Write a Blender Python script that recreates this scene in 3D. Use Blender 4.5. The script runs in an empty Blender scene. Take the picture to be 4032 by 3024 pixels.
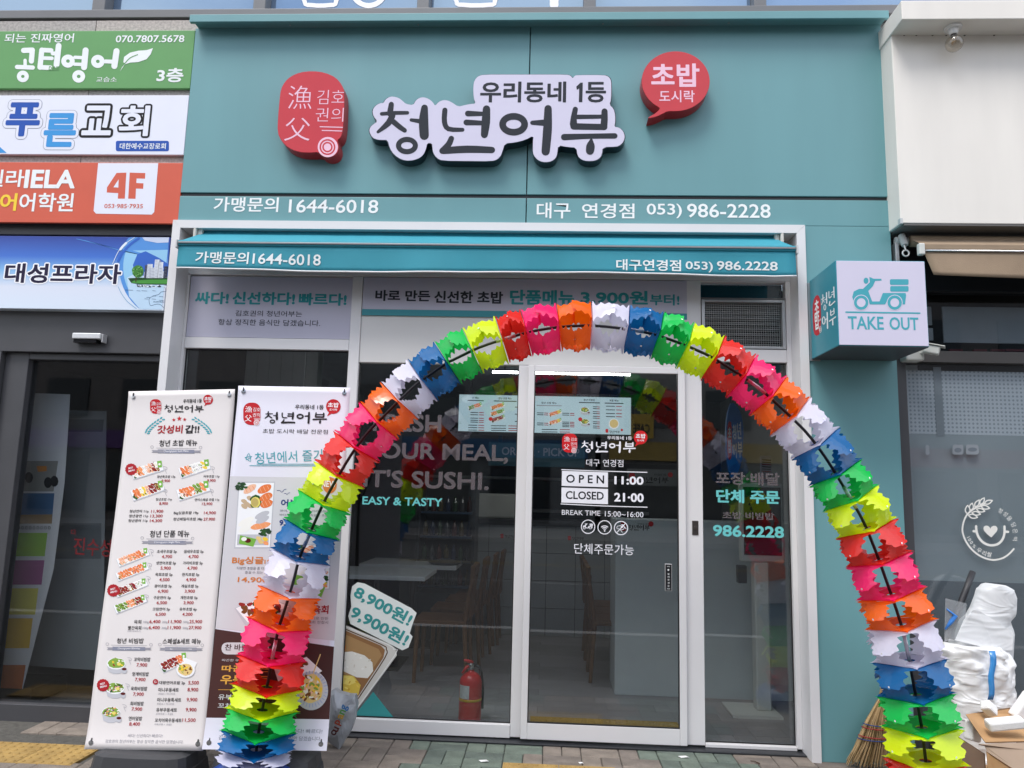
import bpy, math, random
from mathutils import Vector, Matrix
from mathutils.geometry import tessellate_polygon
rnd = random.Random(7)
R = math.radians
SC = bpy.context.scene
COL = SC.collection

# ---------------------------------------------------------------- camera
FPX, CX, CY = 2950.0, 2016.0, 1512.0
_up = Vector((534, -20442, FPX)).normalized()
_lf = Vector((-58300, -1295, FPX)).normalized()
_lf = (_lf - _up * _lf.dot(_up)).normalized()
_ax = -_lf; _ay = _up.cross(_ax)                     # world axes seen from the camera
RC = Vector((_ax.x, _ay.x, _up.x)); DC = Vector((_ax.y, _ay.y, _up.y)); FC = Vector((_ax.z, _ay.z, _up.z))
CAM = Vector((0, -4.5, 1.44))
cd = bpy.data.cameras.new('camera'); cam = bpy.data.objects.new('camera', cd); COL.objects.link(cam)
mw = Matrix.Identity(4)
for i, a in enumerate((RC, -DC, -FC)):
    mw[0][i], mw[1][i], mw[2][i] = a
mw.translation = CAM
cam.matrix_world = mw
cd.sensor_fit = 'HORIZONTAL'; cd.sensor_width = 36; cd.lens = FPX / 4032 * 36
cd.clip_start = .05; cd.clip_end = 500
SC.camera = cam

# ---------------------------------------------------------------- world and sun
SUN_EL, SUN_AZ = R(60), R(-30)                       # azimuth from the street side, towards the left
w = bpy.data.worlds.new('World'); SC.world = w; w.use_nodes = True
N, L = w.node_tree.nodes, w.node_tree.links
bg = N['Background']; bg.inputs[1].default_value = .14
sky = N.new('ShaderNodeTexSky'); sky.sky_type = 'NISHITA'; sky.sun_disc = False
sky.sun_elevation = SUN_EL; sky.sun_rotation = math.pi + SUN_AZ
tc = N.new('ShaderNodeTexCoord'); mp = N.new('ShaderNodeMapping'); mp.inputs['Scale'].default_value = (1, 1, 2.2)
nz = N.new('ShaderNodeTexNoise'); nz.inputs['Scale'].default_value = 2.6; nz.inputs['Detail'].default_value = 8
cr = N.new('ShaderNodeValToRGB'); cr.color_ramp.elements[0].position = .34; cr.color_ramp.elements[1].position = .6
mx = N.new('ShaderNodeMix'); mx.data_type = 'RGBA'; mx.inputs[7].default_value = (6.6, 6.7, 7.0, 1)
L.new(tc.outputs['Generated'], mp.inputs[0]); L.new(mp.outputs[0], nz.inputs['Vector'])
L.new(nz.outputs['Fac'], cr.inputs[0]); L.new(cr.outputs[0], mx.inputs[0])
L.new(sky.outputs[0], mx.inputs[6]); L.new(mx.outputs[2], bg.inputs[0])
sd = bpy.data.lights.new('sun', 'SUN'); sd.energy = 1.5; sd.angle = R(24); sd.color = (1, .965, .92)
so = bpy.data.objects.new('sun', sd); COL.objects.link(so)
sv = Vector((math.sin(SUN_AZ) * math.cos(SUN_EL), -math.cos(SUN_AZ) * math.cos(SUN_EL), math.sin(SUN_EL)))
so.rotation_euler = sv.to_track_quat('Z', 'Y').to_euler(); so.location = sv * 30
vs = SC.view_settings; vs.view_transform = 'Standard'; vs.look = 'None'; vs.gamma = 1; vs.use_curve_mapping = False
vs.exposure = 0.92
SC.render.engine = 'CYCLES'
SC.cycles.use_denoising = True
SC.cycles.max_bounces = 10; SC.cycles.transparent_max_bounces = 24

# ---------------------------------------------------------------- pixel -> place on a real plane
def ray(px, py):
    return RC * ((px - CX) / FPX) + DC * ((py - CY) / FPX) + FC
def F(px, py, y=0.0):
    d = ray(px, py); return CAM + d * ((y - CAM.y) / d.y)
def G(px, py, z=0.0):
    d = ray(px, py); return CAM + d * ((z - CAM.z) / d.z)
def X(px, py, y=0.0): return F(px, py, y).x
def Zp(px, py, y=0.0): return F(px, py, y).z

# ---------------------------------------------------------------- materials
MATS = {}
def mat(name, col, rough=.5, metal=0, noise=.08, nscale=6, bump=0, bscale=150, emis=0, spec=.5, coat=0, stretch=None):
    if name in MATS: return MATS[name]
    m = bpy.data.materials.new(name); m.use_nodes = True; MATS[name] = m
    n, l = m.node_tree.nodes, m.node_tree.links
    b = n['Principled BSDF']
    b.inputs['Roughness'].default_value = rough; b.inputs['Metallic'].default_value = metal
    b.inputs['Specular IOR Level'].default_value = spec; b.inputs['Coat Weight'].default_value = coat
    t = n.new('ShaderNodeTexCoord'); z = n.new('ShaderNodeTexNoise')
    z.inputs['Scale'].default_value = nscale; z.inputs['Detail'].default_value = 6
    if stretch:                                        # run-off streaks
        mq = n.new('ShaderNodeMapping'); mq.inputs['Scale'].default_value = stretch
        l.new(t.outputs['Object'], mq.inputs[0]); l.new(mq.outputs[0], z.inputs['Vector'])
    else: l.new(t.outputs['Object'], z.inputs['Vector'])
    mr = n.new('ShaderNodeMapRange'); mr.inputs['To Min'].default_value = 1 - noise; mr.inputs['To Max'].default_value = 1 + noise
    mr.inputs['From Min'].default_value = .25; mr.inputs['From Max'].default_value = .75
    l.new(z.outputs['Fac'], mr.inputs[0])
    mm = n.new('ShaderNodeMix'); mm.data_type = 'RGBA'; mm.blend_type = 'MULTIPLY'; mm.inputs[0].default_value = 1
    mm.inputs[6].default_value = (*col, 1)
    l.new(mr.outputs[0], mm.inputs[7]); l.new(mm.outputs[2], b.inputs['Base Color'])
    if emis:
        b.inputs['Emission Strength'].default_value = emis; l.new(mm.outputs[2], b.inputs['Emission Color'])
    if bump:
        z2 = n.new('ShaderNodeTexNoise'); z2.inputs['Scale'].default_value = bscale; z2.inputs['Detail'].default_value = 5
        l.new(t.outputs['Object'], z2.inputs['Vector'])
        bp = n.new('ShaderNodeBump'); bp.inputs['Strength'].default_value = bump; bp.inputs['Distance'].default_value = .01
        l.new(z2.outputs['Fac'], bp.inputs['Height']); l.new(bp.outputs[0], b.inputs['Normal'])
    return m
def srgb(r, g, b):
    f = lambda c: (c / 255 / 12.92) if c / 255 <= .04045 else ((c / 255 + .055) / 1.055) ** 2.4
    return (f(r), f(g), f(b))
def pr(name, r, g, b, k=1.0, rough=.6):              # printed ink
    return mat('ink_' + name, tuple(c * k for c in srgb(r, g, b)), rough, noise=.03, spec=.2)
def glass(name, tint=(.62, .66, .68), ior=1.5, boost=1.0, haze=0):
    m = bpy.data.materials.new(name); m.use_nodes = True; MATS[name] = m
    n, l = m.node_tree.nodes, m.node_tree.links
    n.remove(n['Principled BSDF']); out = n['Material Output']
    tr = n.new('ShaderNodeBsdfTransparent'); tr.inputs[0].default_value = (*tint, 1)
    gl = n.new('ShaderNodeBsdfGlossy'); gl.inputs['Roughness'].default_value = haze
    fr = n.new('ShaderNodeFresnel'); ge = n.new('ShaderNodeNewGeometry'); iv = n.new('ShaderNodeMapRange')
    iv.inputs['To Min'].default_value = ior; iv.inputs['To Max'].default_value = 1 / ior      # same reflectance from both sides of a pane
    l.new(ge.outputs['Backfacing'], iv.inputs[0]); l.new(iv.outputs[0], fr.inputs[0])
    mu = n.new('ShaderNodeMath'); mu.operation = 'MULTIPLY'; mu.inputs[1].default_value = boost; mu.use_clamp = True
    # faint waviness of float glass
    t = n.new('ShaderNodeTexCoord'); z = n.new('ShaderNodeTexNoise'); z.inputs['Scale'].default_value = 1.3
    bp = n.new('ShaderNodeBump'); bp.inputs['Strength'].default_value = .02; bp.inputs['Distance'].default_value = .02
    l.new(t.outputs['Object'], z.inputs['Vector']); l.new(z.outputs['Fac'], bp.inputs['Height']); l.new(bp.outputs[0], gl.inputs['Normal'])
    ms = n.new('ShaderNodeMixShader')
    l.new(fr.outputs[0], mu.inputs[0]); l.new(mu.outputs[0], ms.inputs[0]); l.new(tr.outputs[0], ms.inputs[1]); l.new(gl.outputs[0], ms.inputs[2])
    l.new(ms.outputs[0], out.inputs[0])
    return m
def film(name, col, trans=.5, rough=.35, gloss=.06, clear=0.0, noise=.05, crease=0.0):   # thin plastic sheet lit from both sides
    m = bpy.data.materials.new(name); m.use_nodes = True; MATS[name] = m
    n, l = m.node_tree.nodes, m.node_tree.links
    n.remove(n['Principled BSDF']); out = n['Material Output']
    t = n.new('ShaderNodeTexCoord'); z = n.new('ShaderNodeTexNoise'); z.inputs['Scale'].default_value = 9
    l.new(t.outputs['Object'], z.inputs['Vector'])
    mr = n.new('ShaderNodeMapRange'); mr.inputs['To Min'].default_value = 1 - noise; mr.inputs['To Max'].default_value = 1 + noise
    l.new(z.outputs['Fac'], mr.inputs[0])
    mm = n.new('ShaderNodeMix'); mm.data_type = 'RGBA'; mm.blend_type = 'MULTIPLY'; mm.inputs[0].default_value = 1
    mm.inputs[6].default_value = (*col, 1); l.new(mr.outputs[0], mm.inputs[7])
    d = n.new('ShaderNodeBsdfDiffuse'); tl = n.new('ShaderNodeBsdfTranslucent'); g = n.new('ShaderNodeBsdfGlossy'); g.inputs['Roughness'].default_value = rough
    l.new(mm.outputs[2], d.inputs[0]); l.new(mm.outputs[2], tl.inputs[0])
    if crease:
        zz_ = n.new('ShaderNodeTexNoise'); zz_.inputs['Scale'].default_value = 7; zz_.inputs['Detail'].default_value = 7; zz_.inputs['Distortion'].default_value = 2.2; zz_.noise_type = 'RIDGED_MULTIFRACTAL'
        mq = n.new('ShaderNodeMapping'); mq.inputs['Rotation'].default_value = (0, .5, 0); mq.inputs['Scale'].default_value = (.6, 1, 1.7)
        bp = n.new('ShaderNodeBump'); bp.inputs['Strength'].default_value = crease; bp.inputs['Distance'].default_value = .03
        l.new(t.outputs['Object'], mq.inputs[0]); l.new(mq.outputs[0], zz_.inputs['Vector']); l.new(zz_.outputs['Fac'], bp.inputs['Height'])
        for q in (d, tl, g): l.new(bp.outputs[0], q.inputs['Normal'])
    a = n.new('ShaderNodeMixShader'); a.inputs[0].default_value = trans
    l.new(d.outputs[0], a.inputs[1]); l.new(tl.outputs[0], a.inputs[2])
    b = n.new('ShaderNodeMixShader'); b.inputs[0].default_value = gloss
    l.new(a.outputs[0], b.inputs[1]); l.new(g.outputs[0], b.inputs[2])
    last = b
    if clear:
        tp = n.new('ShaderNodeBsdfTransparent'); c = n.new('ShaderNodeMixShader'); c.inputs[0].default_value = clear
        l.new(b.outputs[0], c.inputs[1]); l.new(tp.outputs[0], c.inputs[2]); last = c
    l.new(last.outputs[0], out.inputs[0])
    return m
def ramp_mat(name, axis, stops, rough=.5):           # printed gradient along an object axis (flat print)
    m = bpy.data.materials.new(name); m.use_nodes = True; MATS[name] = m
    n, l = m.node_tree.nodes, m.node_tree.links; b = n['Principled BSDF']; b.inputs['Roughness'].default_value = rough
    t = n.new('ShaderNodeTexCoord'); s = n.new('ShaderNodeSeparateXYZ'); c = n.new('ShaderNodeValToRGB')
    z = n.new('ShaderNodeTexNoise'); z.inputs['Scale'].default_value = 3
    l.new(t.outputs['Generated'], s.inputs[0]); l.new(s.outputs[axis], c.inputs[0])
    e = c.color_ramp.elements
    while len(e) < len(stops): e.new(.5)
    for k, (p, col) in enumerate(stops): e[k].position = p; e[k].color = (*srgb(*col), 1)
    l.new(c.outputs[0], b.inputs['Base Color'])
    return m

TEAL = mat('teal_coated_steel', srgb(104, 152, 157), .4, noise=.05, nscale=1, bump=.12, bscale=3.2, stretch=(3.2, 3.2, .45))
WHITE = mat('white_powder_coat', (.72, .71, .715), .4, noise=.03, nscale=3)
IVORY = mat('white_board_panel', (.70, .69, .67), .5, noise=.05, nscale=2)
BLACK = mat('black_strip', (.02, .022, .026), .4)
DKFRAME = mat('charcoal_aluminium', (.06, .06, .066), .42, noise=.1, nscale=4)
GREYFR = mat('grey_window_aluminium', (.16, .16, .165), .4, noise=.06)
CHROME = mat('brushed_metal', (.62, .62, .63), .25, metal=1)
DULLMETAL = mat('galvanised_metal', (.5, .5, .5), .42, metal=.9)
LAV = mat('lavender_acrylic', srgb(208, 204, 223), .25, noise=.015, spec=.35)
REDA = mat('red_acrylic', srgb(196, 48, 56), .25, noise=.04)
REDS = mat('red_side', srgb(176, 36, 42), .35, noise=.05)
DARKSIDE = mat('dark_teal_side', srgb(24, 46, 54), .35, noise=.05)
INKD = pr('charcoal', 52, 56, 64); INKW = pr('white', 236, 240, 240); INKP = pr('pale_pink', 236, 196, 214)
INKB = pr('black', 30, 28, 30); INKR = pr('red', 196, 36, 40); INKT = pr('teal', 64, 158, 170)
INKG = pr('grey', 112, 112, 122); INKDR = pr('dark_red', 158, 30, 38)
FROST = film('grey_frosted_vinyl', srgb(132, 124, 128), trans=.3, clear=.45)
PURE = pr('bright_white', 246, 246, 250)

# ---------------------------------------------------------------- object helpers
W = {}
def E(name, loc, label, cat, group=None, m=None):
    o = bpy.data.objects.new(name, None); COL.objects.link(o); o.empty_display_size = .05
    o.matrix_world = m if m is not None else Matrix.Translation(Vector(loc))
    W[o.name] = o.matrix_world.copy()
    o['label'] = label; o['category'] = cat
    if group: o['group'] = group
    return o
class M:
    def __init__(s): s.v = []; s.f = []; s.mi = []
    def add(s, vs, fs, m=0):
        k = len(s.v); s.v += [Vector(v) for v in vs]; s.f += [tuple(i + k for i in f) for f in fs]; s.mi += [m] * len(fs); return s
    def box(s, x0, x1, y0, y1, z0, z1, m=0):
        if x0 > x1: x0, x1 = x1, x0
        if z0 > z1: z0, z1 = z1, z0
        if y0 > y1: y0, y1 = y1, y0
        v = [(x, y, z) for z in (z0, z1) for y in (y0, y1) for x in (x0, x1)]
        return s.add(v, [(0, 2, 3, 1), (4, 5, 7, 6), (0, 1, 5, 4), (2, 6, 7, 3), (0, 4, 6, 2), (1, 3, 7, 5)], m)
    def obox(s, mtx, sx, sy, sz, m=0):               # box centred at a matrix
        v = [mtx @ Vector((x, y, z)) for z in (-sz / 2, sz / 2) for y in (-sy / 2, sy / 2) for x in (-sx / 2, sx / 2)]
        return s.add(v, [(0, 2, 3, 1), (4, 5, 7, 6), (0, 1, 5, 4), (2, 6, 7, 3), (0, 4, 6, 2), (1, 3, 7, 5)], m)
    def quad(s, a, b, c, d, m=0): return s.add([a, b, c, d], [(0, 1, 2, 3)], m)
    def prism(s, pts, y0, y1, m=0, mside=None, cap=True):     # pts (x,z), front y0
        n = len(pts); k = [(x, y0, z) for x, z in pts] + [(x, y1, z) for x, z in pts]
        if cap:
            tri = tessellate_polygon([[Vector((x, z, 0)) for x, z in pts]])
            s.add(k, [tuple(t) for t in tri] + [tuple(i + n for i in t) for t in tri], m)
        s.add(k, [(i, (i + 1) % n, (i + 1) % n + n, i + n) for i in range(n)], m if mside is None else mside); return s
    def tube(s, pts, r, n=8, m=0, cap=True):
        pts = [Vector(p) for p in pts]; rr = r if isinstance(r, (list, tuple)) else [r] * len(pts)
        ref = None; vs = []
        for i, p in enumerate(pts):
            t = (pts[min(i + 1, len(pts) - 1)] - pts[max(i - 1, 0)]).normalized()
            if ref is None: ref = t.orthogonal().normalized()
            ref = (ref - t * ref.dot(t)).normalized(); b = t.cross(ref)
            vs += [p + (ref * math.cos(2 * math.pi * k / n) + b * math.sin(2 * math.pi * k / n)) * rr[i] for k in range(n)]
        fs = [(i * n + k, i * n + (k + 1) % n, (i + 1) * n + (k + 1) % n, (i + 1) * n + k) for i in range(len(pts) - 1) for k in range(n)]
        if cap: fs += [tuple(range(n))[::-1], tuple(range((len(pts) - 1) * n, len(pts) * n))]
        return s.add(vs, fs, m)
    def lathe(s, c, prof, n=20, m=0, mtx=None):
        c = Vector(c); vs = []
        for r, z in prof:
            for k in range(n):
                p = Vector((r * math.cos(2 * math.pi * k / n), r * math.sin(2 * math.pi * k / n), z))
                vs.append((mtx @ p if mtx else p) + c)
        fs = [(i * n + k, i * n + (k + 1) % n, (i + 1) * n + (k + 1) % n, (i + 1) * n + k) for i in range(len(prof) - 1) for k in range(n)]
        fs += [tuple(range(n))[::-1], tuple(range((len(prof) - 1) * n, len(prof) * n))]
        return s.add(vs, fs, m)
    def out(s, name, mats, parent=None, bevel=0, smooth=False, local=False, label=None):
        if not isinstance(mats, (list, tuple)): mats = [mats]
        vs = s.v
        if parent is not None:
            pm = W[parent.name]
            if not local: i = pm.inverted(); vs = [i @ v for v in vs]
        me = bpy.data.meshes.new(name); me.from_pydata([tuple(v) for v in vs], [], s.f)
        for q in mats: me.materials.append(q)
        me.polygons.foreach_set('material_index', s.mi)
        me.update()
        if smooth: me.polygons.foreach_set('use_smooth', [True] * len(me.polygons))
        o = bpy.data.objects.new(name, me); COL.objects.link(o)
        if parent is not None: o.parent = parent; W[o.name] = pm
        else: W[o.name] = Matrix.Identity(4)
        if bevel:
            b = o.modifiers.new('edge', 'BEVEL'); b.width = bevel; b.segments = 2; b.limit_method = 'ANGLE'
        if label: o['label'] = label
        return o
def struct(o, kind='structure', label=None, cat=None):
    o['kind'] = kind
    if label: o['label'] = label
    if cat: o['category'] = cat
    return o

# text as flat meshes from the built-in font; strings are gathered and set in one go (see flush_prints)
_tc = {}; PENDING = []
def set_texts(keys):
    for off in sorted({k[1] for k in keys}):
        ss = sorted({k[0] for k in keys if k[1] == off}); PITCH = 4.0
        cu = bpy.data.curves.new('t', 'FONT'); cu.body = '\n'.join(ss); cu.size = 1; cu.offset = off; cu.resolution_u = 3; cu.space_line = PITCH
        o = bpy.data.objects.new('t', cu); me = bpy.data.meshes.new_from_object(o)
        V = [(v.co.x, v.co.y) for v in me.vertices]; line = [round((.35 - y) / PITCH) for x, y in V]
        per = {}
        for q in me.polygons:
            f = tuple(q.vertices); per.setdefault(line[f[0]], []).append(f)
        bpy.data.objects.remove(o); bpy.data.curves.remove(cu); bpy.data.meshes.remove(me)
        for i, t in enumerate(ss):
            if '1' in t and 'I' not in t and 'l' not in t:      # the plain bar of this face gets the flag a printed 1 has
                for f in list(per[i]):
                    if len(f) == 4:
                        fx0 = min(V[v][0] for v in f); fx1 = max(V[v][0] for v in f); fy0 = min(V[v][1] for v in f) + i * PITCH; fy1 = max(V[v][1] for v in f) + i * PITCH
                        if fx1 - fx0 < .16 and .62 < fy1 - fy0 < .74 and abs(fy0) < .04:
                            k = len(V); by = fy0 - i * PITCH; V += [(fx0, by + .682), (fx0, by + .545), (fx0 - .125, by + .47), (fx0 - .125, by + .585)]; per[i].append((k, k + 1, k + 2, k + 3))
            fs = per[i]; ids = sorted({v for f in fs for v in f}); mp_ = {v: k for k, v in enumerate(ids)}
            x0 = min(V[v][0] for v in ids); x1 = max(V[v][0] for v in ids); y0 = min(V[v][1] for v in ids); y1 = max(V[v][1] for v in ids)
            _tc[(t, off)] = ([((V[v][0] - x0) / (x1 - x0), (V[v][1] - y0) / (y1 - y0)) for v in ids], [tuple(mp_[v] for v in f) for f in fs], x1 - x0, y1 - y0)
def bold_key(t, bold): return (t, -.01 if bold < 0 else 0.0 if bold < .006 else .012)

class Sheet:                                          # flat print lying on one plane
    def __init__(s, conv, place, z=(0, 0, 1.0)):
        s.conv = conv; s.place = place; s.z = z; s.m = M(); s.mats = []; s.k = 0; s.jobs = []; s.glow = 0; s.bend = 0
    def c(s, x, y):
        return s.conv(s.z[0] + x / s.z[2], s.z[1] + y / s.z[2])
    def mi(s, m):
        if s.glow: m = glowing(m, s.glow)
        if m not in s.mats: s.mats.append(m)
        return s.mats.index(m)
    def n(s, layer):
        s.k += 1; return .0003 + layer * .00034 + (s.k % 26) * 1.2e-5
    def uv(s, pts, m, layer=0, fs=None):
        n = s.n(layer)
        if s.bend and fs is None and len(pts) == 4:          # follow the ripple of a hanging sheet
            a, b, c, d = pts; dist = lambda p, q: math.hypot(p[0] - q[0], p[1] - q[1])
            nu, nv = max(1, math.ceil(max(dist(a, b), dist(c, d)) / s.bend)), max(1, math.ceil(max(dist(a, d), dist(b, c)) / s.bend))
            lp = lambda p, q, t: (p[0] + (q[0] - p[0]) * t, p[1] + (q[1] - p[1]) * t)
            pts = [lp(lp(a, b, i / nu), lp(d, c, i / nu), j / nv) for j in range(nv + 1) for i in range(nu + 1)]
            fs = [(j * (nu + 1) + i, j * (nu + 1) + i + 1, (j + 1) * (nu + 1) + i + 1, (j + 1) * (nu + 1) + i) for j in range(nv) for i in range(nu)]
        if fs is None: fs = [tuple(t) for t in tessellate_polygon([[Vector((u, v, 0)) for u, v in pts]])]
        s.m.add([s.place(u, v, n) for u, v in pts], fs, s.mi(m))
    def poly(s, pts, m, layer=0): s.uv([s.c(*p) for p in pts], m, layer)
    def rect(s, x0, y0, x1, y1, m, layer=0):
        a = s.c(x0, y0); b = s.c(x1, y1); s.uv([(a[0], a[1]), (b[0], a[1]), (b[0], b[1]), (a[0], b[1])], m, layer)
    def rrect(s, x0, y0, x1, y1, r, m, layer=0):
        p = []
        for cx, cy, a0 in ((x1 - r, y0 + r, -90), (x1 - r, y1 - r, 0), (x0 + r, y1 - r, 90), (x0 + r, y0 + r, 180)):
            p += [(cx + r * math.cos(R(a0 + t)), cy + r * math.sin(R(a0 + t))) for t in (0, 30, 60, 90)]
        s.poly(p, m, layer)
    def disc(s, x, y, rx, m, layer=0, ry=None, n=20, ang=0, jit=0):
        ry = ry or rx; ca, sa = math.cos(R(ang)), math.sin(R(ang)); p = []
        for k in range(n):
            t = 2 * math.pi * k / n; q = 1 + rnd.uniform(-jit, jit)
            a, b = rx * q * math.cos(t), ry * q * math.sin(t); p.append((x + a * ca - b * sa, y + a * sa + b * ca))
        s.poly(p, m, layer)
    def ring(s, x, y, rx, ry, wd, m, layer=0, n=26, a0=0, a1=360):
        k = [R(a0 + (a1 - a0) * i / n) for i in range(n + 1)]
        o = [s.c(x + (rx + wd / 2) * math.cos(t), y + (ry + wd / 2) * math.sin(t)) for t in k]
        i_ = [s.c(x + (rx - wd / 2) * math.cos(t), y + (ry - wd / 2) * math.sin(t)) for t in k]
        s.uv(o + i_, m, layer, [(j, j + 1, n + 2 + j, n + 1 + j) for j in range(n)])
    def stroke(s, pts, m, layer=0, wd=None):           # brush stroke: (x, y, width)
        P = [(p[0], p[1], (p[2] if len(p) > 2 else wd) / 2) for p in pts]
        if len(P) > 2:                                 # smooth the path
            q = []
            for i in range(len(P) - 1):
                a = P[max(i - 1, 0)]; b = P[i]; c = P[i + 1]; d = P[min(i + 2, len(P) - 1)]
                for t in (0, .34, .67):
                    q.append(tuple(.5 * (2 * b[k] + (c[k] - a[k]) * t + (2 * a[k] - 5 * b[k] + 4 * c[k] - d[k]) * t * t + (3 * b[k] - a[k] - 3 * c[k] + d[k]) * t ** 3) for k in range(3)))
            P = q + [P[-1]]
        l, r = [], []
        for i, (x, y, h) in enumerate(P):
            x0, y0 = P[max(i - 1, 0)][:2]; x1, y1 = P[min(i + 1, len(P) - 1)][:2]
            d = math.hypot(x1 - x0, y1 - y0) or 1; tx, ty = (x1 - x0) / d, (y1 - y0) / d
            if i == 0: a0 = math.atan2(ty, tx)
            if i == len(P) - 1: a1 = math.atan2(ty, tx)
            l.append((x - ty * h, y + tx * h)); r.append((x + ty * h, y - tx * h))
        n = len(P); vs = l + r; fs = [(i, i + 1, n + i + 1, n + i) for i in range(n - 1)]
        for (x, y, h), a, e in ((P[0], a0 + math.pi / 2, 0), (P[-1], a1 - math.pi / 2, n - 1)):
            k = len(vs); vs += [(x + h * math.cos(a + math.pi * t / 6), y + h * math.sin(a + math.pi * t / 6)) for t in range(7)]
            fs.append(tuple(range(k, k + 7)))
        s.uv([s.c(*v) for v in vs], m, layer, fs)
    def text(s, t, x0, y0, x1, y1, m, bold=0.0, layer=4, halo=0.0):
        a = s.c(x0, y0); b = s.c(x1, y1); mi = s.mi(m); key = bold_key(t, bold)
        def job():
            vs, fs, wd, ht = _tc[key]; em = (a[1] - b[1]) / ht; d = max(0, bold - .014) * em; r = d + halo * em
            u0, u1, v0, v1 = a[0] + d, b[0] - d, b[1] + d, a[1] - d
            k = 1 if r == 0 else (7 if halo == 0 else 21)
            for i in range(k):
                an = 2 * math.pi * i / max(1, k - 1); rr = 0 if i == k - 1 else r
                n = s.n(layer); s.m.add([s.place(u0 + (u1 - u0) * u + rr * math.cos(an), v0 + (v1 - v0) * v + rr * math.sin(an), n) for u, v in vs], fs, mi)
        s.jobs.append((key, job))
    def trot(s, t, cx, cy, h, ang, m, bold=0.0, layer=4, w=None):   # text turned in the print
        ca, sa = math.cos(R(ang)), math.sin(R(ang)); mi = s.mi(m); key = bold_key(t, bold); cv = s.z
        def job():
            vs, fs, wd, ht = _tc[key]; w_ = w or h * wd / ht; d = max(0, bold - .014) * h / ht; k = 7 if d else 1
            for i in range(k):
                an = 2 * math.pi * i / 6; rr = 0 if i == k - 1 else d; P = []
                for u, v in vs:
                    a, b = (u - .5) * w_ + rr * math.cos(an), (.5 - v) * h + rr * math.sin(an)
                    P.append(s.conv(cv[0] + (cx + a * ca - b * sa) / cv[2], cv[1] + (cy + a * sa + b * ca) / cv[2]))
                n = s.n(layer); s.m.add([s.place(u, v, n) for u, v in P], fs, mi)
        s.jobs.append((key, job))
    def out(s, name, parent, label=None):
        me = bpy.data.meshes.new(name); o = bpy.data.objects.new(name, me); COL.objects.link(o); o.parent = parent; W[o.name] = W[parent.name]
        if label: o['label'] = label
        PENDING.append((s, s.m, s.mats, s.jobs, me, W[parent.name].inverted()))
        s.m = M(); s.mats = []; s.jobs = []; return o
def flush_prints():
    set_texts({k for q in PENDING for k, _ in q[3]})
    for s, m, mats, jobs, me, inv in PENDING:
        s.m = m
        for _, j in jobs: j()
        me.from_pydata([tuple(inv @ v) for v in m.v], [], m.f)
        for q in mats: me.materials.append(q)
        me.polygons.foreach_set('material_index', m.mi); me.update()
def glowing(m, k):
    n_ = m.name + '_lit'
    if n_ not in MATS:
        c = m.copy(); c.name = n_; b = c.node_tree.nodes['Principled BSDF']; l = b.inputs['Base Color'].links
        b.inputs['Emission Strength'].default_value = k
        if l: c.node_tree.links.new(l[0].from_socket, b.inputs['Emission Color'])
        MATS[n_] = c
    return MATS[n_]
def facade(y, z=(0, 0, 1.0)):                          # a print on the plane y
    return Sheet(lambda px, py: (lambda p: (p.x, p.z))(F(px, py, y)), lambda u, v, n: Vector((u, y - n, v)), z)

# the calligraphy of the shop name, in the coordinates of the main sign
A_ = (700, 0, 1.659); B0 = 1990.8                      # B0: shift of the right half
STROKES = [
 [(1395, 682, 34), (1386, 742, 40)], [(1332, 744, 24), (1420, 738, 26), (1500, 737, 24)],
 [(1402, 755, 40), (1375, 805, 40), (1308, 862, 20)], [(1408, 795, 36), (1450, 830, 34), (1482, 852, 30)],
 [(1525, 784, 22), (1600, 795, 32)], [(1612, 705, 44), (1606, 790, 62), (1610, 885, 60)],
 [(1745, 720, 34), (1742, 795, 34), (1768, 842, 32), (1860, 848, 26)],
 [(1895, 742, 38), (1990, 744, 28)], [(1885, 800, 38), (1990, 804, 30)], [(2017, 712, 48), (2012, 800, 56), (2003, 880, 46)],
 [(1787, 905, 36), (1768, 945, 40), (1728, 986, 40)], [(1735, 985, 44), (1890, 975, 48), (2052, 980, 42)],
 [(B0 + 325, 802, 28), (B0 + 405, 802, 42)], [(B0 + 428, 710, 48), (B0 + 424, 850, 58), (B0 + 412, 990, 54)],
 [(B0 + 606, 714, 34), (B0 + 596, 765, 38), (B0 + 594, 812, 48)], [(B0 + 797, 728, 40), (B0 + 796, 780, 44), (B0 + 792, 828, 46)],
 [(B0 + 600, 764, 30), (B0 + 790, 762, 26)], [(B0 + 594, 826, 42), (B0 + 796, 830, 40)],
 [(B0 + 533, 896, 42), (B0 + 700, 890, 34), (B0 + 864, 888, 36)], [(B0 + 710, 915, 20), (B0 + 706, 950, 54), (B0 + 702, 985, 54)]]
RINGS = [(1497, 951, 55, 40, 34), (B0 + 203, 812, 72, 52, 44)]
def brush_name(sh, x0, y0, x1, y1, m, layer=4):         # fits the lettering into a box of the print
    sx, sy = (x1 - x0) / (2860 - 1290), (y1 - y0) / (1015 - 668); f = lambda x, y: (x0 + (x - 1290) * sx, y0 + (y - 668) * sy)
    q = (sx + sy) / 2
    for st in STROKES: sh.stroke([(*f(x, y), wd * q) for x, y, wd in st], m, layer)
    for x, y, rx, ry, wd in RINGS: sh.ring(*f(x, y), rx * sx, ry * sy, wd * q, m, layer)
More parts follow.
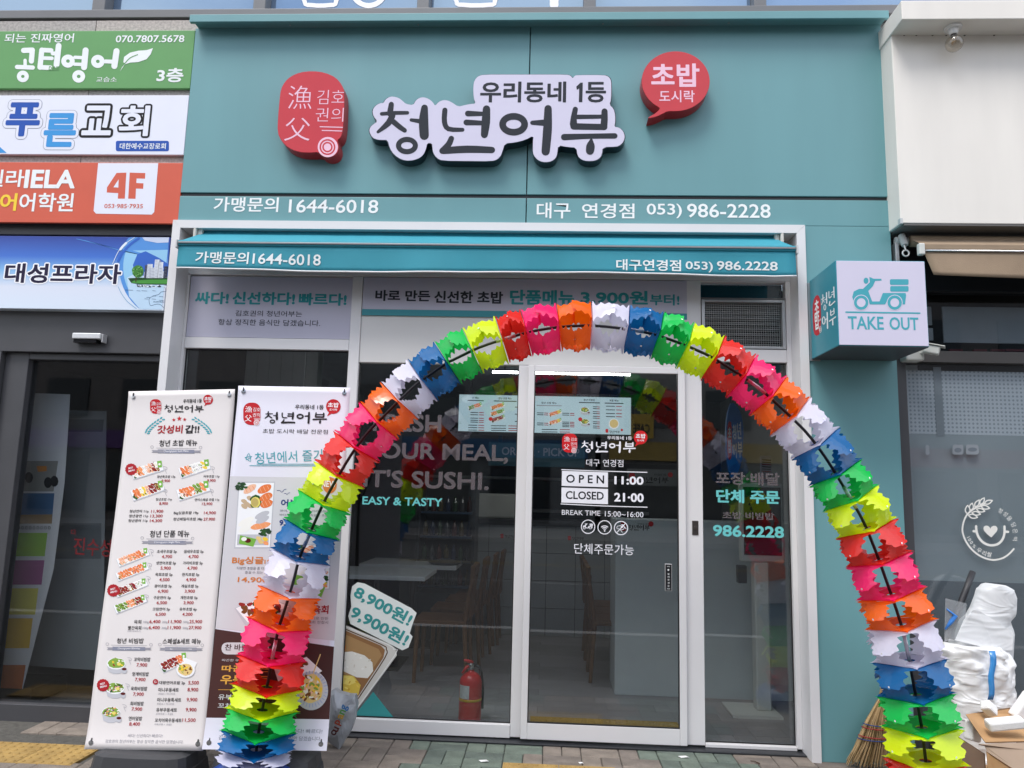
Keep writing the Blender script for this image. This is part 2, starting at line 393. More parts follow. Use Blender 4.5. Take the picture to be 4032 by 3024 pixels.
def seal(sh, x0, y0, x1, y1, ink, inkw, layer=3):        # the red rounded seal
    wx, hy = x1 - x0, y1 - y0; r = min(wx, hy) * .42; rr = r
    p = []
    for cx, cy, a0 in ((x1 - rr, y0 + rr, -90), (x1 - rr, y1 - rr, 0), (x0 + rr, y1 - rr, 90), (x0 + rr, y0 + rr, 180)):
        p += [(cx + rr * math.cos(R(a0 + t)), cy + rr * math.sin(R(a0 + t))) for t in range(0, 91, 18)]
    sh.poly(p, ink, layer)
    g = lambda a, b: (x0 + a * wx, y0 + b * hy)
    sh.text('漁', *g(.13, .16), *g(.5, .44), inkw, 0, layer + 1); sh.text('父', *g(.1, .55), *g(.48, .85), inkw, 0, layer + 1)
    sh.text('김호', *g(.58, .22), *g(.98, .4), inkw, 0, layer + 1); sh.text('권의', *g(.56, .46), *g(.96, .64), inkw, 0, layer + 1)
    sh.stroke([g(.62, .7), g(1, .7)], inkw, layer + 1, wx * .02); sh.stroke([g(.64, .76), g(1, .76)], inkw, layer + 1, wx * .02)
    cx, cy = g(.78, .9)
    sh.disc(cx, cy, wx * .17, inkw, layer + 1); sh.ring(cx, cy, wx * .12, wx * .12, wx * .03, ink, layer + 2); sh.ring(cx, cy, wx * .06, wx * .06, wx * .03, ink, layer + 2)
def bubble(sh, cx, cy, r, ink, inkw, layer=3):
    sh.disc(cx, cy, r, ink, layer); sh.poly([(cx - r * .55, cy + r * .7), (cx - r * .85, cy + r * 1.32), (cx - r * .1, cy + r * .9)], ink, layer)
    sh.text('초밥', cx - r * .72, cy - r * .55, cx + r * .72, cy + r * .14, inkw, .03, layer + 1)
    sh.text('도시락', cx - r * .52, cy + r * .26, cx + r * .52, cy + r * .6, inkw, .01, layer + 1)

# food pictures
FOODS = dict(salmon=pr('salmon', 226, 120, 66), salmon2=pr('salmon_pale', 240, 156, 104), shrimp=pr('shrimp', 238, 186, 156), rice=pr('rice', 240, 238, 232),
             egg=pr('egg', 240, 200, 60), leaf=pr('leaf', 46, 86, 40), leaf2=pr('lettuce', 130, 164, 70), lemon=pr('lemon', 228, 214, 110), beef=pr('beef', 150, 44, 38),
             brown=pr('soy_brown', 120, 70, 34), tray=pr('tray_white', 238, 238, 240), rim=pr('tray_shade', 190, 190, 196), cup=pr('sauce', 92, 26, 22), pink=pr('ginger', 236, 170, 176),
             sachet=pr('sachet', 120, 176, 70), noodle=pr('noodle', 226, 196, 130), bowlb=pr('bowl_blue', 150, 164, 200), purple=pr('cabbage', 120, 60, 110))
def tray(sh, cx, cy, wd, h, ang, kinds, layer=2):
    ca, sa = math.cos(R(ang)), math.sin(R(ang)); g = lambda a, b: (cx + a * wd * ca - b * h * sa, cy + a * wd * sa + b * h * ca)
    D = FOODS
    sh.poly([g(-.51, -.5), g(.51, -.5), g(.53, .56), g(-.5, .62)], D['rim'], layer); sh.poly([g(-.5, -.5), g(.5, -.5), g(.51, .44), g(-.49, .5)], D['tray'], layer)
    nx = max(5, int(wd / h * 2.6)); tones = D
    for i in range(nx):
        kd = kinds[(i * len(kinds)) // nx]
        for j in (0, 1):
            x, y = g(-.42 + .8 * (i + .5) / nx + rnd.uniform(-.015, .015), -.2 + .4 * j + rnd.uniform(-.03, .03)); a_ = ang + rnd.uniform(38, 66)
            sh.disc(x, y, h * .34, D['rice'], layer + 1, h * .2, 10, a_, .06); sh.disc(x - h * .03, y - h * .04, h * .32, D[kd], layer + 1, h * .17, 10, a_, .1)
            for q in (-.12, .06): sh.stroke([(x + q * h - h * .06, y - h * .1), (x + q * h + h * .06, y + h * .1)], D[{'salmon': 'salmon2', 'salmon2': 'salmon', 'beef': 'cup', 'rice': 'rim', 'shrimp': 'salmon2', 'leaf2': 'leaf', 'egg': 'lemon', 'brown': 'noodle'}.get(kd, 'rice')], layer + 2, h * .045)
    for _ in range(int(nx * 2.4)):
        x, y = g(rnd.uniform(-.44, .36), rnd.uniform(-.36, .36)); sh.disc(x, y, h * rnd.uniform(.05, .11), D[rnd.choice(['leaf', 'leaf2', 'cup', 'brown', 'rice', 'purple', 'salmon'])], layer + 2, h * rnd.uniform(.03, .07), 6, rnd.uniform(0, 180), .25)
    x, y = g(-.4, .25); sh.disc(x, y, h * .24, D['leaf'], layer + 1, n=10, jit=.3)
    x, y = g(-.02, .18); sh.disc(x, y, h * .19, D['lemon'], layer + 1, n=12)
    sh.disc(x, y, h * .13, D['rice'], layer + 2, n=12)
    x, y = g(.42, -.2); sh.poly([(x - h * .2, y - h * .3), (x + h * .25, y - h * .36), (x + h * .3, y + h * .3), (x - h * .1, y + h * .34)], D['sachet'], layer + 2)
    sh.disc(x + h * .05, y, h * .12, D['rice'], layer + 3, n=8)
def bowl(sh, cx, cy, r, kinds, layer=2):
    D = FOODS
    sh.poly([(cx - r, cy - r * .1), (cx + r, cy - r * .1), (cx + r * .8, cy + r * .75), (cx + r * .3, cy + r * .98), (cx - r * .3, cy + r * .98), (cx - r * .8, cy + r * .75)], D['rim'], layer)
    sh.disc(cx, cy - r * .1, r, D['tray'], layer, r * .62); sh.disc(cx, cy - r * .14, r * .88, D['leaf2'], layer + 1, r * .52, jit=.08)
    for _ in range(52):
        a, q = rnd.uniform(0, 6.28), math.sqrt(rnd.random()) * .8
        sh.disc(cx + r * q * math.cos(a), cy - r * .16 + r * .6 * q * math.sin(a), r * rnd.uniform(.08, .17), D[rnd.choice(kinds + ['leaf', 'brown', 'rice'])], layer + 1, r * rnd.uniform(.04, .09), 7, rnd.uniform(0, 180), .2)
    sh.disc(cx + r * .3, cy - r * .05, r * .22, D['lemon'], layer + 2, r * .18, 10)
    sh.disc(cx + r * .85, cy + r * .62, r * .3, D['rim'], layer + 2, r * .34); sh.disc(cx + r * .85, cy + r * .48, r * .26, D['cup'], layer + 3, r * .14)
# ================================================================ GROUND
PAVE = [mat('paver_beige', srgb(130, 120, 110), .88, noise=.3, nscale=9, bump=.7, bscale=90), mat('paver_green', srgb(105, 116, 105), .88, noise=.3, nscale=9, bump=.7, bscale=90)]
PAVE2 = [mat('paver_beige_worn', srgb(119, 110, 102), .9, noise=.34, nscale=7, bump=.7, bscale=70), mat('paver_green_worn', srgb(94, 104, 96), .9, noise=.34, nscale=7, bump=.7, bscale=70)]
JOINT = mat('sandy_joint', (.09, .085, .075), .95, noise=.3, nscale=40, bump=.6)
TACT = mat('tactile_yellow', srgb(164, 134, 78), .85, noise=.3, nscale=7, bump=.4)
ASPH = mat('asphalt', (.05, .05, .052), .9, noise=.25, nscale=20, bump=.6, bscale=60)
pv = struct(M().box(-30, 30, -3.4, .4, -.3, -.012).out('pavement', JOINT))
U = .215
zb = [X(1645, 2945), X(2073, 2960), X(2515, 2975), X(2955, 3000)]
def zone(x): return sum(x > b for b in zb) % 2
tx1 = G(330, 2985).x; ty0, ty1 = G(100, 3012).y, G(100, 2920).y
tri_me = {}
def paver(x, y, wx, wy):
    zc = zone(x); ma = (PAVE if rnd.random() < .6 else PAVE2)[zc]
    k = (round(wx, 3), ma.name)
    if k not in tri_me:
        g = .002; m = M(); a, b = wx / 2 - g, wy / 2 - g; c = .004
        vs = [(-a, -b, -.04), (a, -b, -.04), (a, b, -.04), (-a, b, -.04), (-a, -b, -c), (a, -b, -c), (a, b, -c), (-a, b, -c),
              (-a + c, -b + c, 0), (a - c, -b + c, 0), (a - c, b - c, 0), (-a + c, b - c, 0)]
        fs = [(8, 9, 10, 11)] + [(i, (i + 1) % 4, (i + 1) % 4 + 4, i + 4) for i in range(4)] + [(i + 4, (i + 1) % 4 + 4, (i + 1) % 4 + 8, i + 8) for i in range(4)]
        m.add(vs, fs); o = m.out('paver', ma, pv); tri_me[k] = o
    else:
        o = tri_me[k].copy(); COL.objects.link(o); o.parent = pv
    o.location = (x, y, rnd.uniform(-.002, .0015)); o.rotation_euler = (rnd.uniform(-.006, .006), rnd.uniform(-.006, .006), rnd.uniform(-.008, .008))
for i in range(-14, 14):
    for j in range(5):
        x, y = (i + .5) * U, .14 - (j + .5) * U
        if x - U / 2 < tx1 and ty0 - .05 < y < ty1 + .05: continue
        if (i + j) % 2:
            paver(x, y + U / 4, U, U / 2); paver(x, y - U / 4, U, U / 2)
        else:
            paver(x - U / 4, y, U / 2, U); paver(x + U / 4, y, U / 2, U)
# tactile blocks with their raised bumps
def tactile(x, y, s=.3):
    m = M().box(x - s / 2 + .002, x + s / 2 - .002, y - s / 2 + .002, y + s / 2 - .002, -.04, .0015)
    for a in range(6):
        for b in range(6):
            m.lathe((x - s / 2 + s * (a + .5) / 6, y - s / 2 + s * (b + .5) / 6, 0), [(.017, .0015), (.015, .005), (.009, .0062)], 8)
    o = m.out('tactile_block', TACT, pv); return o
for k in range(4): tactile(tx1 - .15 - .3 * k, (ty0 + ty1) / 2)
xt = G(2200, 3020).x
tactile(xt - .15, G(2200, 3012).y - .15); tactile(xt + .15, G(2200, 3012).y - .15)
struct(M().box(-60, 60, -3.55, -3.4, -.3, .0).out('kerb', mat('kerb_granite', (.35, .34, .33), .8, bump=.3), bevel=.01))
struct(M().box(-200, 200, -200, -3.55, -.4, -.14).out('road', ASPH))
LINE = mat('road_paint', (.15, .15, .15), .85, noise=.5)
LINEY = mat('road_paint_yellow', (.13, .1, .04), .85, noise=.5)
struct(M().box(-60, 60, -9.0, -8.85, -.139, -.135).out('lane_marking', LINE))
struct(M().box(-60, 60, -12.2, -12.05, -.139, -.135).box(-60, 60, -12.5, -12.35, -.139, -.135).out('centre_marking', LINEY))
struct(M().box(-60, 60, -24, -19.5, -.3, .0).out('far_pavement', mat('far_paving', (.22, .2, .19), .9, noise=.2)))

# buildings across the street: only the shop windows show them
def far_block(x0, x1, h, col, name_l, gc):
    t = E('street_building', ((x0 + x1) / 2, -24, 0), name_l, 'building', 'buildings across the street seen in the glass')
    fm = mat('far_render_%d' % int(x0 * 10), col, .8, noise=.12)
    M().box(x0, x1, -36, -24.05, -.1, h).out('wall', fm, t)
    gm = mat('far_dark_glass', (.03, .035, .04), .08)
    x = x0 + .6
    while x < x1 - 2.6:
        M().box(x, x + 2.3, -24.06, -23.98, .3, 2.6).out('shop_window', gm, t)
        for z in (4.0, 6.9, 9.0):
            if z + 1.6 < h: M().box(x + .3, x + 2.0, -24.06, -23.98, z, z + 1.5).out('window', gm, t)
        x += 3.1
    M().box(x0 + .3, x1 - .3, -24.0, -23.8, 2.75, 3.45).out('signboard', mat('far_sign_%d' % gc[0], srgb(*gc), .5), t)
    M().box(x0 - .1, x1 + .1, -36.1, -23.9, h, h + .25).out('parapet', fm, t)
far_block(-21, -9.2, 10.6, (.2, .18, .17), 'brown three storey building across the road with purple shop sign', (104, 70, 130))
far_block(-9, 1.8, 9.8, (.16, .165, .17), 'grey building across the road with blue shop sign', (40, 90, 130))
far_block(2, 12.8, 11.2, (.24, .23, .22), 'pale building across the road with mustard cafe sign', (168, 140, 66))
far_block(13, 26, 10.2, (.15, .14, .14), 'dark building across the road with red shop sign', (140, 40, 46))

# ================================================================ HOST BUILDING (upper floor, stone wall, entrance)
xl = X(735, 490); xr = X(3520, 1200)
hb = E('commercial_building', (-2.6, .06, 0), 'grey stone commercial building with reflecting upper windows above the teal shop', 'building')
GRAN = [mat('granite_%d' % i, c, .7, noise=.32, nscale=60, bump=.25, bscale=120) for i, c in enumerate([srgb(176, 168, 162), srgb(166, 160, 156)])]
z0g, z1g = Zp(300, 878, .06), Zp(300, 93, .06)
xj = X(360, 380, .06)
rows = [z0g, Zp(300, 760, .06), Zp(300, 490, .06), Zp(300, 230, .06), z1g]
xs = [-5.2, -4.3, xj - .9, xj, xl + .04]
for a in range(4):
    for b in range(4):
        M().box(xs[b] + .0025, xs[b + 1] - .0025, .026, .1, rows[a] + .0025, rows[a + 1] - .0025).out('stone_tile', GRAN[(a + b) % 2], hb)
M().box(-5.2, 5.4, .101, .3, z0g, z1g).out('wall_core', mat('wall_core', (.2, .2, .2), .9), hb)
M().box(-5.2, -2.52, .3, .5, z0g - .6, z0g).out('wall_core', mat('wall_core', (.2, .2, .2), .9), hb)
# upper windows: grey frames, tinted panes that mirror the sky
SKYGL = bpy.data.materials.new('coated_window_glass'); SKYGL.use_nodes = True
_n, _l = SKYGL.node_tree.nodes, SKYGL.node_tree.links; _b = _n['Principled BSDF']
_b.inputs['Base Color'].default_value = (.10, .15, .24, 1); _b.inputs['Roughness'].default_value = .03; _b.inputs['IOR'].default_value = 3.3
_b.inputs['Specular Tint'].default_value = (.62, .82, 1, 1)
_t = _n.new('ShaderNodeTexCoord'); _z = _n.new('ShaderNodeTexNoise'); _z.inputs['Scale'].default_value = .9; _p = _n.new('ShaderNodeBump'); _p.inputs['Strength'].default_value = .05
_l.new(_t.outputs['Object'], _z.inputs[0]); _l.new(_z.outputs[0], _p.inputs['Height']); _l.new(_p.outputs[0], _b.inputs['Normal'])
zs = Zp(300, 92, .08); zsill = Zp(300, 60, .08)
M().box(-5.2, 5.4, .02, .2, zs, zsill).out('window_sill_frame', GREYFR, hb, bevel=.004)
mull = [(368, 418), (1000, 1048), (1643, 1690), (2298, 2345), (2967, 3015)]
px_edges = [-3.9]
for k, (a, b) in enumerate(mull):
    x0, x1 = X(a, 40, .05), X(b, 40, .05)
    M().box(x0, x1, .03, .2, zsill, zsill + 1.5).out('mullion', GREYFR, hb, bevel=.004)
    px_edges += [x0, x1]
px_edges.append(5.4)
for k in range(0, len(px_edges), 2):
    M().box(px_edges[k] + .002, px_edges[k + 1] - .002, .12, .135, zsill, zsill + 1.5).out('window_pane', SKYGL, hb)
CURT = film('white_curtain', (.7, .7, .72), .4)
M().box(-5.2, 5.4, .2, .5, zsill + 1.5, zsill + 2.4).out('wall', mat('upper_spandrel', (.16, .16, .17), .4), hb)
# white letters stuck on the upper panes, cut by the top of the picture
sh = facade(.118)
for (a, b, yb, rr) in ((1190, 1333, 27, 30), (1788, 1958, 26, 30)):
    sh.stroke([(a + 8, -140), (a + 8, yb - 26), (a + 34, yb - 7), (b - 34, yb - 7), (b - 8, yb - 26), (b - 8, -140)], PURE, 1, 17)
sh.ring(1452, -44, 66, 66, 20, PURE, 1, 40)
sh.stroke([(2182, -140), (2182, 21)], PURE, 1, 34)
sh.out('window_lettering', hb)

# dark beam under the wall signs, lintel, entrance
M().box(-5.2, X(676, 905, .06), .06, .3, Zp(300, 926, .06), Zp(300, 880, .06) - .002).out('beam', DKFRAME, hb, bevel=.004)
zl0, zl1 = Zp(300, 1388, .1), Zp(300, 1212, .1)
M().box(-5.2, -2.43, .1, .3, zl0, zl1).out('lintel', DKFRAME, hb, bevel=.004)
M().box(-5.2, -2.43, .13, .3, zl1, Zp(300, 926, .06)).out('sign_backing', DKFRAME, hb)
xe0 = X(60, 1700, .16); zt = Zp(300, 1420, .16)
zbot = Zp(300, 2862, .16)
M().box(xe0 - .11, X(88, 1700, .16), .14, .24, 0, zl0).out('door_jamb', DKFRAME, hb, bevel=.004)
M().box(-5.2, xe0 - .112, .1, .3, 0, zl0).out('side_pier', mat('dark_grey_pier', (.06, .06, .065), .5), hb)
M().box(X(88, 1700, .16), -2.43, .14, .24, zt, zl0 - .002).out('door_head', DKFRAME, hb, bevel=.004)
M().box(X(88, 1700, .16), -2.43, .14, .24, zbot - .01, Zp(300, 2778, .16)).out('door_bottom_rail', DKFRAME, hb, bevel=.004)
M().box(-5.2, -2.43, .08, .3, -.2, zbot - .012).out('door_sill', mat('grey_stone_sill', (.2, .2, .2), .6, bump=.2), hb)
DG = glass('entrance_glass', (.82, .84, .85), 1.52, 1.2)
eg = M().box(X(88, 1700, .16), -2.43, .185, .197, Zp(300, 2778, .16), zt).out('entrance_glass', DG, hb)
# lobby behind the entrance glass
LOB = mat('lobby_wall', (.16, .16, .165), .7)
struct(M().box(-5.2, -2.47, .3, 3.6, -.2, .0).out('lobby_floor', mat('lobby_tile', (.2, .19, .185), .35, noise=.1)))
struct(M().box(-5.2, -2.47, 3.6, 3.7, 0, 2.6).box(-5.3, -5.2, .3, 3.6, 0, 2.6).box(-2.47, -2.44, .3, 3.6, 0, 2.6).box(-5.2, -2.47, .3, 3.6, 2.6, 2.7).out('lobby_wall', LOB))
# automatic door sensor
ds = E('door_sensor', F(352, 1330, .1), 'silver automatic door sensor on the dark lintel beneath the blue sign', 'sensor')
p = F(292, 1312, .06); q = F(400, 1349, .06)
M().box(p.x, q.x, .04, .098, q.z + .02, p.z).out('housing', mat('silver_plastic', (.68, .69, .7), .3, metal=.4), ds, bevel=.006)
M().box(p.x + .006, q.x - .03, .047, .098, q.z - .004, q.z + .0195).out('lens_window', mat('black_lens', (.01, .01, .012), .1), ds, bevel=.003)
M().box(q.x + .001, q.x + .012, .05, .098, q.z, p.z - .004).out('end_cap', mat('sensor_grey', (.35, .35, .36), .4), ds, bevel=.003)

# ---------------------------------------------------------------- signs on the stone wall
def wall_sign(name, label, tr, br, tl_y, mats_col, y=.0, group='tenant signs on the stone wall'):
    xa = (X(*tr, y) + X(*br, y)) / 2; za = Zp(*tr, y); zb_ = Zp(*br, y)
    t = E(name, (xa - 1, .02, zb_), label, 'sign', group)
    b = M().box(-4.6, xa, y, .0235, zb_, za).out('panel', mats_col, t, bevel=.003)
    return t
SG = mat('sign_green', srgb(92, 152, 86), .4, noise=.04); SWH = mat('sign_white', srgb(226, 228, 240), .35, noise=.02); SO = mat('sign_orange', srgb(206, 88, 62), .4, noise=.04)
Z1 = (0, 0, 1.659)
t = wall_sign('tenant_sign', 'green sign with white lettering and a leaf, topmost on the stone wall', (768, 119), (748, 348), 114, SG)
s = facade(0, Z1)
s.text('말이 되는 진짜영어', -130, 222, 480, 278, INKW, .012); s.text('070.7807.5678', 760, 232, 1203, 277, INKW, .02)
s.out('phone_lettering', t)
s.text('교습소', 632, 503, 762, 536, INKW, .0); s.text('3층', 1030, 445, 1195, 538, INKW, .03); 
# blocky syllables of the name
ws = 40
s.stroke([(155, 330), (212, 328)], INKW, 3, 34); s.stroke([(212, 328), (206, 400)], INKW, 3, 34); s.stroke([(165, 395), (165, 430)], INKW, 3, 22); s.stroke([(112, 438), (215, 442)], INKW, 3, 28)
s.ring(150, 500, 25, 24, 28, INKW, 3)
s.stroke([(272, 328), (335, 330)], INKW, 3, 30); s.stroke([(274, 328), (262, 440)], INKW, 3, 34); s.stroke([(275, 380), (340, 382)], INKW, 3, 24); s.stroke([(262, 440), (330, 443)], INKW, 3, 30); s.stroke([(384, 300), (370, 425)], INKW, 3, 38); s.stroke([(345, 350), (375, 350)], INKW, 3, 26)
s.text('DEUS', 322, 434, 384, 460, SG, .03, 5)
s.ring(445, 400, 28, 27, 32, INKW, 3); s.stroke([(560, 330), (550, 440)], INKW, 3, 40); s.stroke([(490, 375), (550, 378)], INKW, 3, 22); s.stroke([(488, 420), (550, 422)], INKW, 3, 22); s.ring(515, 500, 27, 26, 30, INKW, 3)
s.ring(640, 402, 28, 27, 32, INKW, 3); s.stroke([(762, 335), (748, 432)], INKW, 3, 40); s.stroke([(690, 402), (750, 404)], INKW, 3, 26)
s.poly([(786, 466), (798, 440), (820, 415), (806, 408), (812, 372), (850, 345), (905, 332), (960, 328), (1000, 315), (985, 355), (958, 388), (905, 406), (850, 410), (815, 422), (800, 445)], INKW, 3)
s.stroke([(815, 418), (850, 380), (900, 358)], SG, 5, 6)
s.out('lettering', t)
t = wall_sign('tenant_sign', 'white sign with blue and outlined lettering between the green and orange signs', (744, 375), (723, 610), 372, SWH)
s = facade(0, Z1); BL1 = pr('cobalt', 44, 86, 172); BL2 = pr('sky_blue', 66, 150, 214)
def halo(sh, ch, x0, y0, x1, y1, inner, mid, edge, b, e1=.05, e2=.075):   # glyph with a border round it
    if e2 > e1: sh.text(ch, x0, y0, x1, y1, edge, b, 1, e2)
    sh.text(ch, x0, y0, x1, y1, mid, b, 2, e1); sh.text(ch, x0, y0, x1, y1, inner, b, 4)
GREYL = pr('thin_grey', 120, 124, 136)
halo(s, '푸', 55, 668, 250, 893, BL1, SWH, GREYL, .04, .065, .075); halo(s, '른', 302, 738, 486, 962, BL2, SWH, GREYL, .04, .065, .075)
halo(s, '교', 553, 690, 722, 885, SWH, INKB, INKB, .03, .055, .055); halo(s, '회', 792, 690, 965, 890, SWH, INKB, INKB, .03, .055, .055)
s.rrect(757, 920, 1104, 988, 12, BL1, 2); s.text('대한예수교장로회', 785, 935, 1082, 975, INKW, .01)
s.poly([(-40, 960), (0, 960), (44, 999), (-40, 998)], BL2, 2)
s.out('lettering', t)
t = wall_sign('tenant_sign', 'orange sign with white 4F panel, lowest above the dark beam', (719, 641), (702, 881), 634, SO)
s = facade(0, Z1); INKY = pr('yellow', 244, 208, 70)
s.text('벨라', -80, 1108, 152, 1222, INKW, .02); s.text('IELA', 170, 1108, 488, 1232, INKW, .035)
s.text('어', 8, 1262, 104, 1378, INKY, .03); s.text('어학원', 135, 1260, 474, 1384, INKW, .02); s.text('영', -110, 1262, -14, 1378, INKY, .03)
s.poly([(642, 1066), (1034, 1066), (1008, 1385), (992, 1402), (628, 1396), (612, 1378)], SWH, 2)
s.poly([(762, 1130), (826, 1128), (816, 1298), (770, 1298), (773, 1262), (698, 1258), (700, 1224)], SO, 3); s.poly([(776, 1172), (774, 1226), (742, 1224)], SWH, 4); s.poly([(848, 1128), (950, 1131), (948, 1168), (893, 1166), (891, 1196), (938, 1198), (936, 1234), (889, 1232), (886, 1299), (838, 1298)], SO, 3); s.text('053·985·7935', 684, 1332, 933, 1362, SO, .015)
s.out('lettering', t)

# the blue sign of the building with its globe picture
yb = .03
bx1 = X(655, 1100, yb); bz1 = Zp(300, 931, yb); bz0 = Zp(300, 1218, yb)
t = E('building_name_sign', (bx1 - 1, .1, bz0), 'blue sky sign picturing a glass globe, trees and towers above the entrance', 'sign')
M().box(-4.6, bx1, yb, .128, bz0, bz1).out('panel', ramp_mat('sky_print', 2, [(0, (214, 226, 240)), (.3, (216, 222, 236)), (.52, (130, 182, 226)), (.72, (58, 110, 200)), (1, (36, 62, 150))], .3), t, bevel=.002)
s = facade(yb, (300, 920, 5.185))
clip = lambda pts: [(min(max(x, -200), 1885 - (y - 200) * .1), min(max(y, 76), 1545)) for x, y in pts]
gx, gy, gr = 1960, 690, 1080
def arcpts(r, a0, a1, n=30): return [(gx + r * math.cos(R(a0 + (a1 - a0) * k / n)), gy + r * math.sin(R(a0 + (a1 - a0) * k / n))) for k in range(n + 1)]
GB = [pr('globe_%d' % i, *c, rough=.3) for i, c in enumerate([(90, 148, 216), (150, 200, 232), (190, 216, 238), (60, 104, 192), (226, 236, 246), (200, 210, 232)])]
ring_ = arcpts(1080, 95, 265)
s.poly(clip(ring_ + [(1960, 76), (1960, 1545)]), GB[0], 0)
s.poly(clip(arcpts(1000, 95, 200, 20) + [(1960, 330), (1960, 1545)]), GB[1], 1)
s.poly(clip([(1040, 900), (1200, 820), (1880, 850), (1860, 1540), (1300, 1540), (1080, 1280)]), GB[2], 2)
s.poly([(1250, 420), (1420, 360), (1700, 500), (1880, 620), (1870, 860), (1200, 860), (1160, 640)], GB[3], 2)
s.poly(clip([(1350, 76), (1930, 76), (1925, 180), (1660, 190), (1400, 140)]), GB[5], 2)
s.stroke([(745, 620), (860, 370), (1000, 210), (1190, 80)], GB[4], 3, 12); s.stroke([(905, 320), (960, 255), (1020, 195)], GB[4], 3, 46)
s.stroke([(860, 560), (960, 380), (1120, 210), (1280, 100)], GB[3], 3, 50)
s.stroke([(860, 1085), (930, 1230), (1050, 1390), (1230, 1530)], pr('globe_edge', 120, 170, 205), 3, 12)
GR = pr('lawn', 74, 148, 66); GR2 = pr('lawn_dark', 34, 74, 38); TW = [pr('tower_%d' % i, *c) for i, c in enumerate([(220, 226, 234), (60, 64, 88), (130, 138, 160), (176, 186, 204), (36, 38, 60)])]
s.poly([(1060, 912), (1300, 900), (1866, 905), (1862, 1045), (1300, 1040), (1130, 1010)], GR2, 3); s.poly([(1180, 960), (1500, 940), (1864, 938), (1862, 1025), (1300, 1020), (1120, 1000)], GR, 4)
for x0, x1, yt, m_ in ((1412, 1475, 640, 1), (1460, 1540, 622, 0), (1490, 1590, 700, 4), (1556, 1622, 695, 0), (1612, 1668, 530, 0), (1660, 1700, 545, 2), (1690, 1752, 580, 0), (1700, 1765, 695, 3), (1760, 1812, 770, 0), (1800, 1856, 668, 4), (1390, 1412, 785, 0), (1620, 1700, 690, 2)):
    s.rect(x0, yt, x1, 908, TW[m_], 3)
    for yy in range(yt + 16, 900, 30): s.stroke([(x0 + 6, yy), (x1 - 6, yy)], TW[2 if m_ != 2 else 0], 5, 5)
TRE = [pr('tree_%d' % i, *c) for i, c in enumerate([(70, 130, 60), (120, 180, 96), (44, 96, 44)])]
s.stroke([(1222, 985), (1226, 890)], pr('trunk', 70, 56, 40), 4, 22)
s.disc(1262, 770, 120, TRE[0], 4, 125, 26, jit=.06)
for _ in range(60):
    a, q = rnd.uniform(0, 6.28), math.sqrt(rnd.random()) * 105; s.disc(1262 + q * math.cos(a), 770 + q * math.sin(a), 18, rnd.choice(TRE), 5, 14, 7, jit=.3)
MAPK = pr('map_coast', 60, 90, 124)
for _ in range(26):
    x = rnd.uniform(1180, 1850); s.disc(x, 1065 + rnd.uniform(-18, 22) + max(0, (x - 1380)) * .04, rnd.uniform(16, 40), pr('coast', 34, 44, 60) if _ % 2 else GB[4], 5, rnd.uniform(8, 20), 8, jit=.35)
s.stroke([(1840, 1180), (1740, 1190), (1690, 1240), (1620, 1260), (1510, 1310), (1490, 1370), (1520, 1470), (1600, 1450), (1700, 1440), (1800, 1520)], MAPK, 5, 7)
for x, y, ww in ((1000, 1150, 160), (1240, 1165, 70), (1340, 1165, 110), (1560, 1165, 60), (1570, 1268, 60), (1700, 1285, 80), (1550, 1335, 80), (1440, 1300, 60), (1700, 1360, 90), (1400, 1330, 70)):
    s.stroke([(x, y), (x + ww, y + 6)], MAPK, 5, 7)
s.text('AUSTRAL', 1575, 1380, 1800, 1408, MAPK, .02)
s.poly(clip([(0, 100), (200, 140), (900, 350), (1100, 330), (1600, 470), (1700, 520), (900, 330), (0, 110)]), GB[0], 1)
s.out('globe_picture', t)
s = facade(yb, (0, 1000, 1.659)); PUR = pr('aubergine', 40, 34, 62)
halo(s, '대성프라자', 42, 60, 785, 198, PUR, PURE, PURE, .03, .06, .06)
s.out('lettering', t)

# litter on the paving
for k, (x, y, lab, sz) in enumerate(((2692, 2982, 'white paper scrap on the green pavers before the door', .03), (1905, 2998, 'thin white scrap lying on the green pavers', .028), (2288, 3006, 'tiny white scrap on the beige pavers', .014))):
    g_ = G(x, y, .003); m = M(); q = [Vector((g_.x + sz * math.cos(a), g_.y + sz * .45 * math.sin(a), .003 + .004 * (i % 2))) for i, a in enumerate((0, 1.1, 2.0, 3.1, 4.2, 5.3))]
    m.add(q + [v + Vector((0, 0, .002)) for v in q], [tuple(range(6))[::-1], tuple(range(6, 12))] + [(i, (i + 1) % 6, (i + 1) % 6 + 6, i + 6) for i in range(6)])
    o = m.out('paper_scrap', mat('scrap_white', (.75, .75, .74), .7)); o['label'] = lab; o['category'] = 'litter'
tw = E('twig', G(2985, 3003, .004), 'small dark twig lying on the pavers under the narrow window', 'twig')
a = G(2955, 2996, .006); b = G(2992, 3006, .006)
M().tube([a, a.lerp(b, .5) + Vector((0, .008, .002)), b], .0025, 5).tube([a.lerp(b, .4) + Vector((0, .006, .002)), a.lerp(b, .6) + Vector((.01, -.03, .001))], .0018, 5).out('stem', mat('twig_brown', (.06, .035, .02), .9), tw)

# cafe plate on the pale building across the street
cp = Sheet(lambda px, py: (lambda q: (-q.x, q.z))(F(px, py, 24.0)), lambda u, v, n: Vector((-u, -23.64 + n, v)))
cf = E('cafe_sign', (X(2525, 1680, 24.0), -23.7, Zp(2525, 1730, 24.0)), 'mustard cafe plate on the pale building across the road, mirrored in the door glass', 'sign')
q0, q1 = F(2480, 1630, 24.0), F(2572, 1728, 24.0)
M().box(q0.x, q1.x, -23.79, -23.65, q1.z, q0.z).out('plate', mat('mustard_plate', srgb(196, 160, 60), .5), cf)
cp.text('CAFE', 2556, 1672, 2492, 1706, INKD, .02); cp.out('lettering', cf)
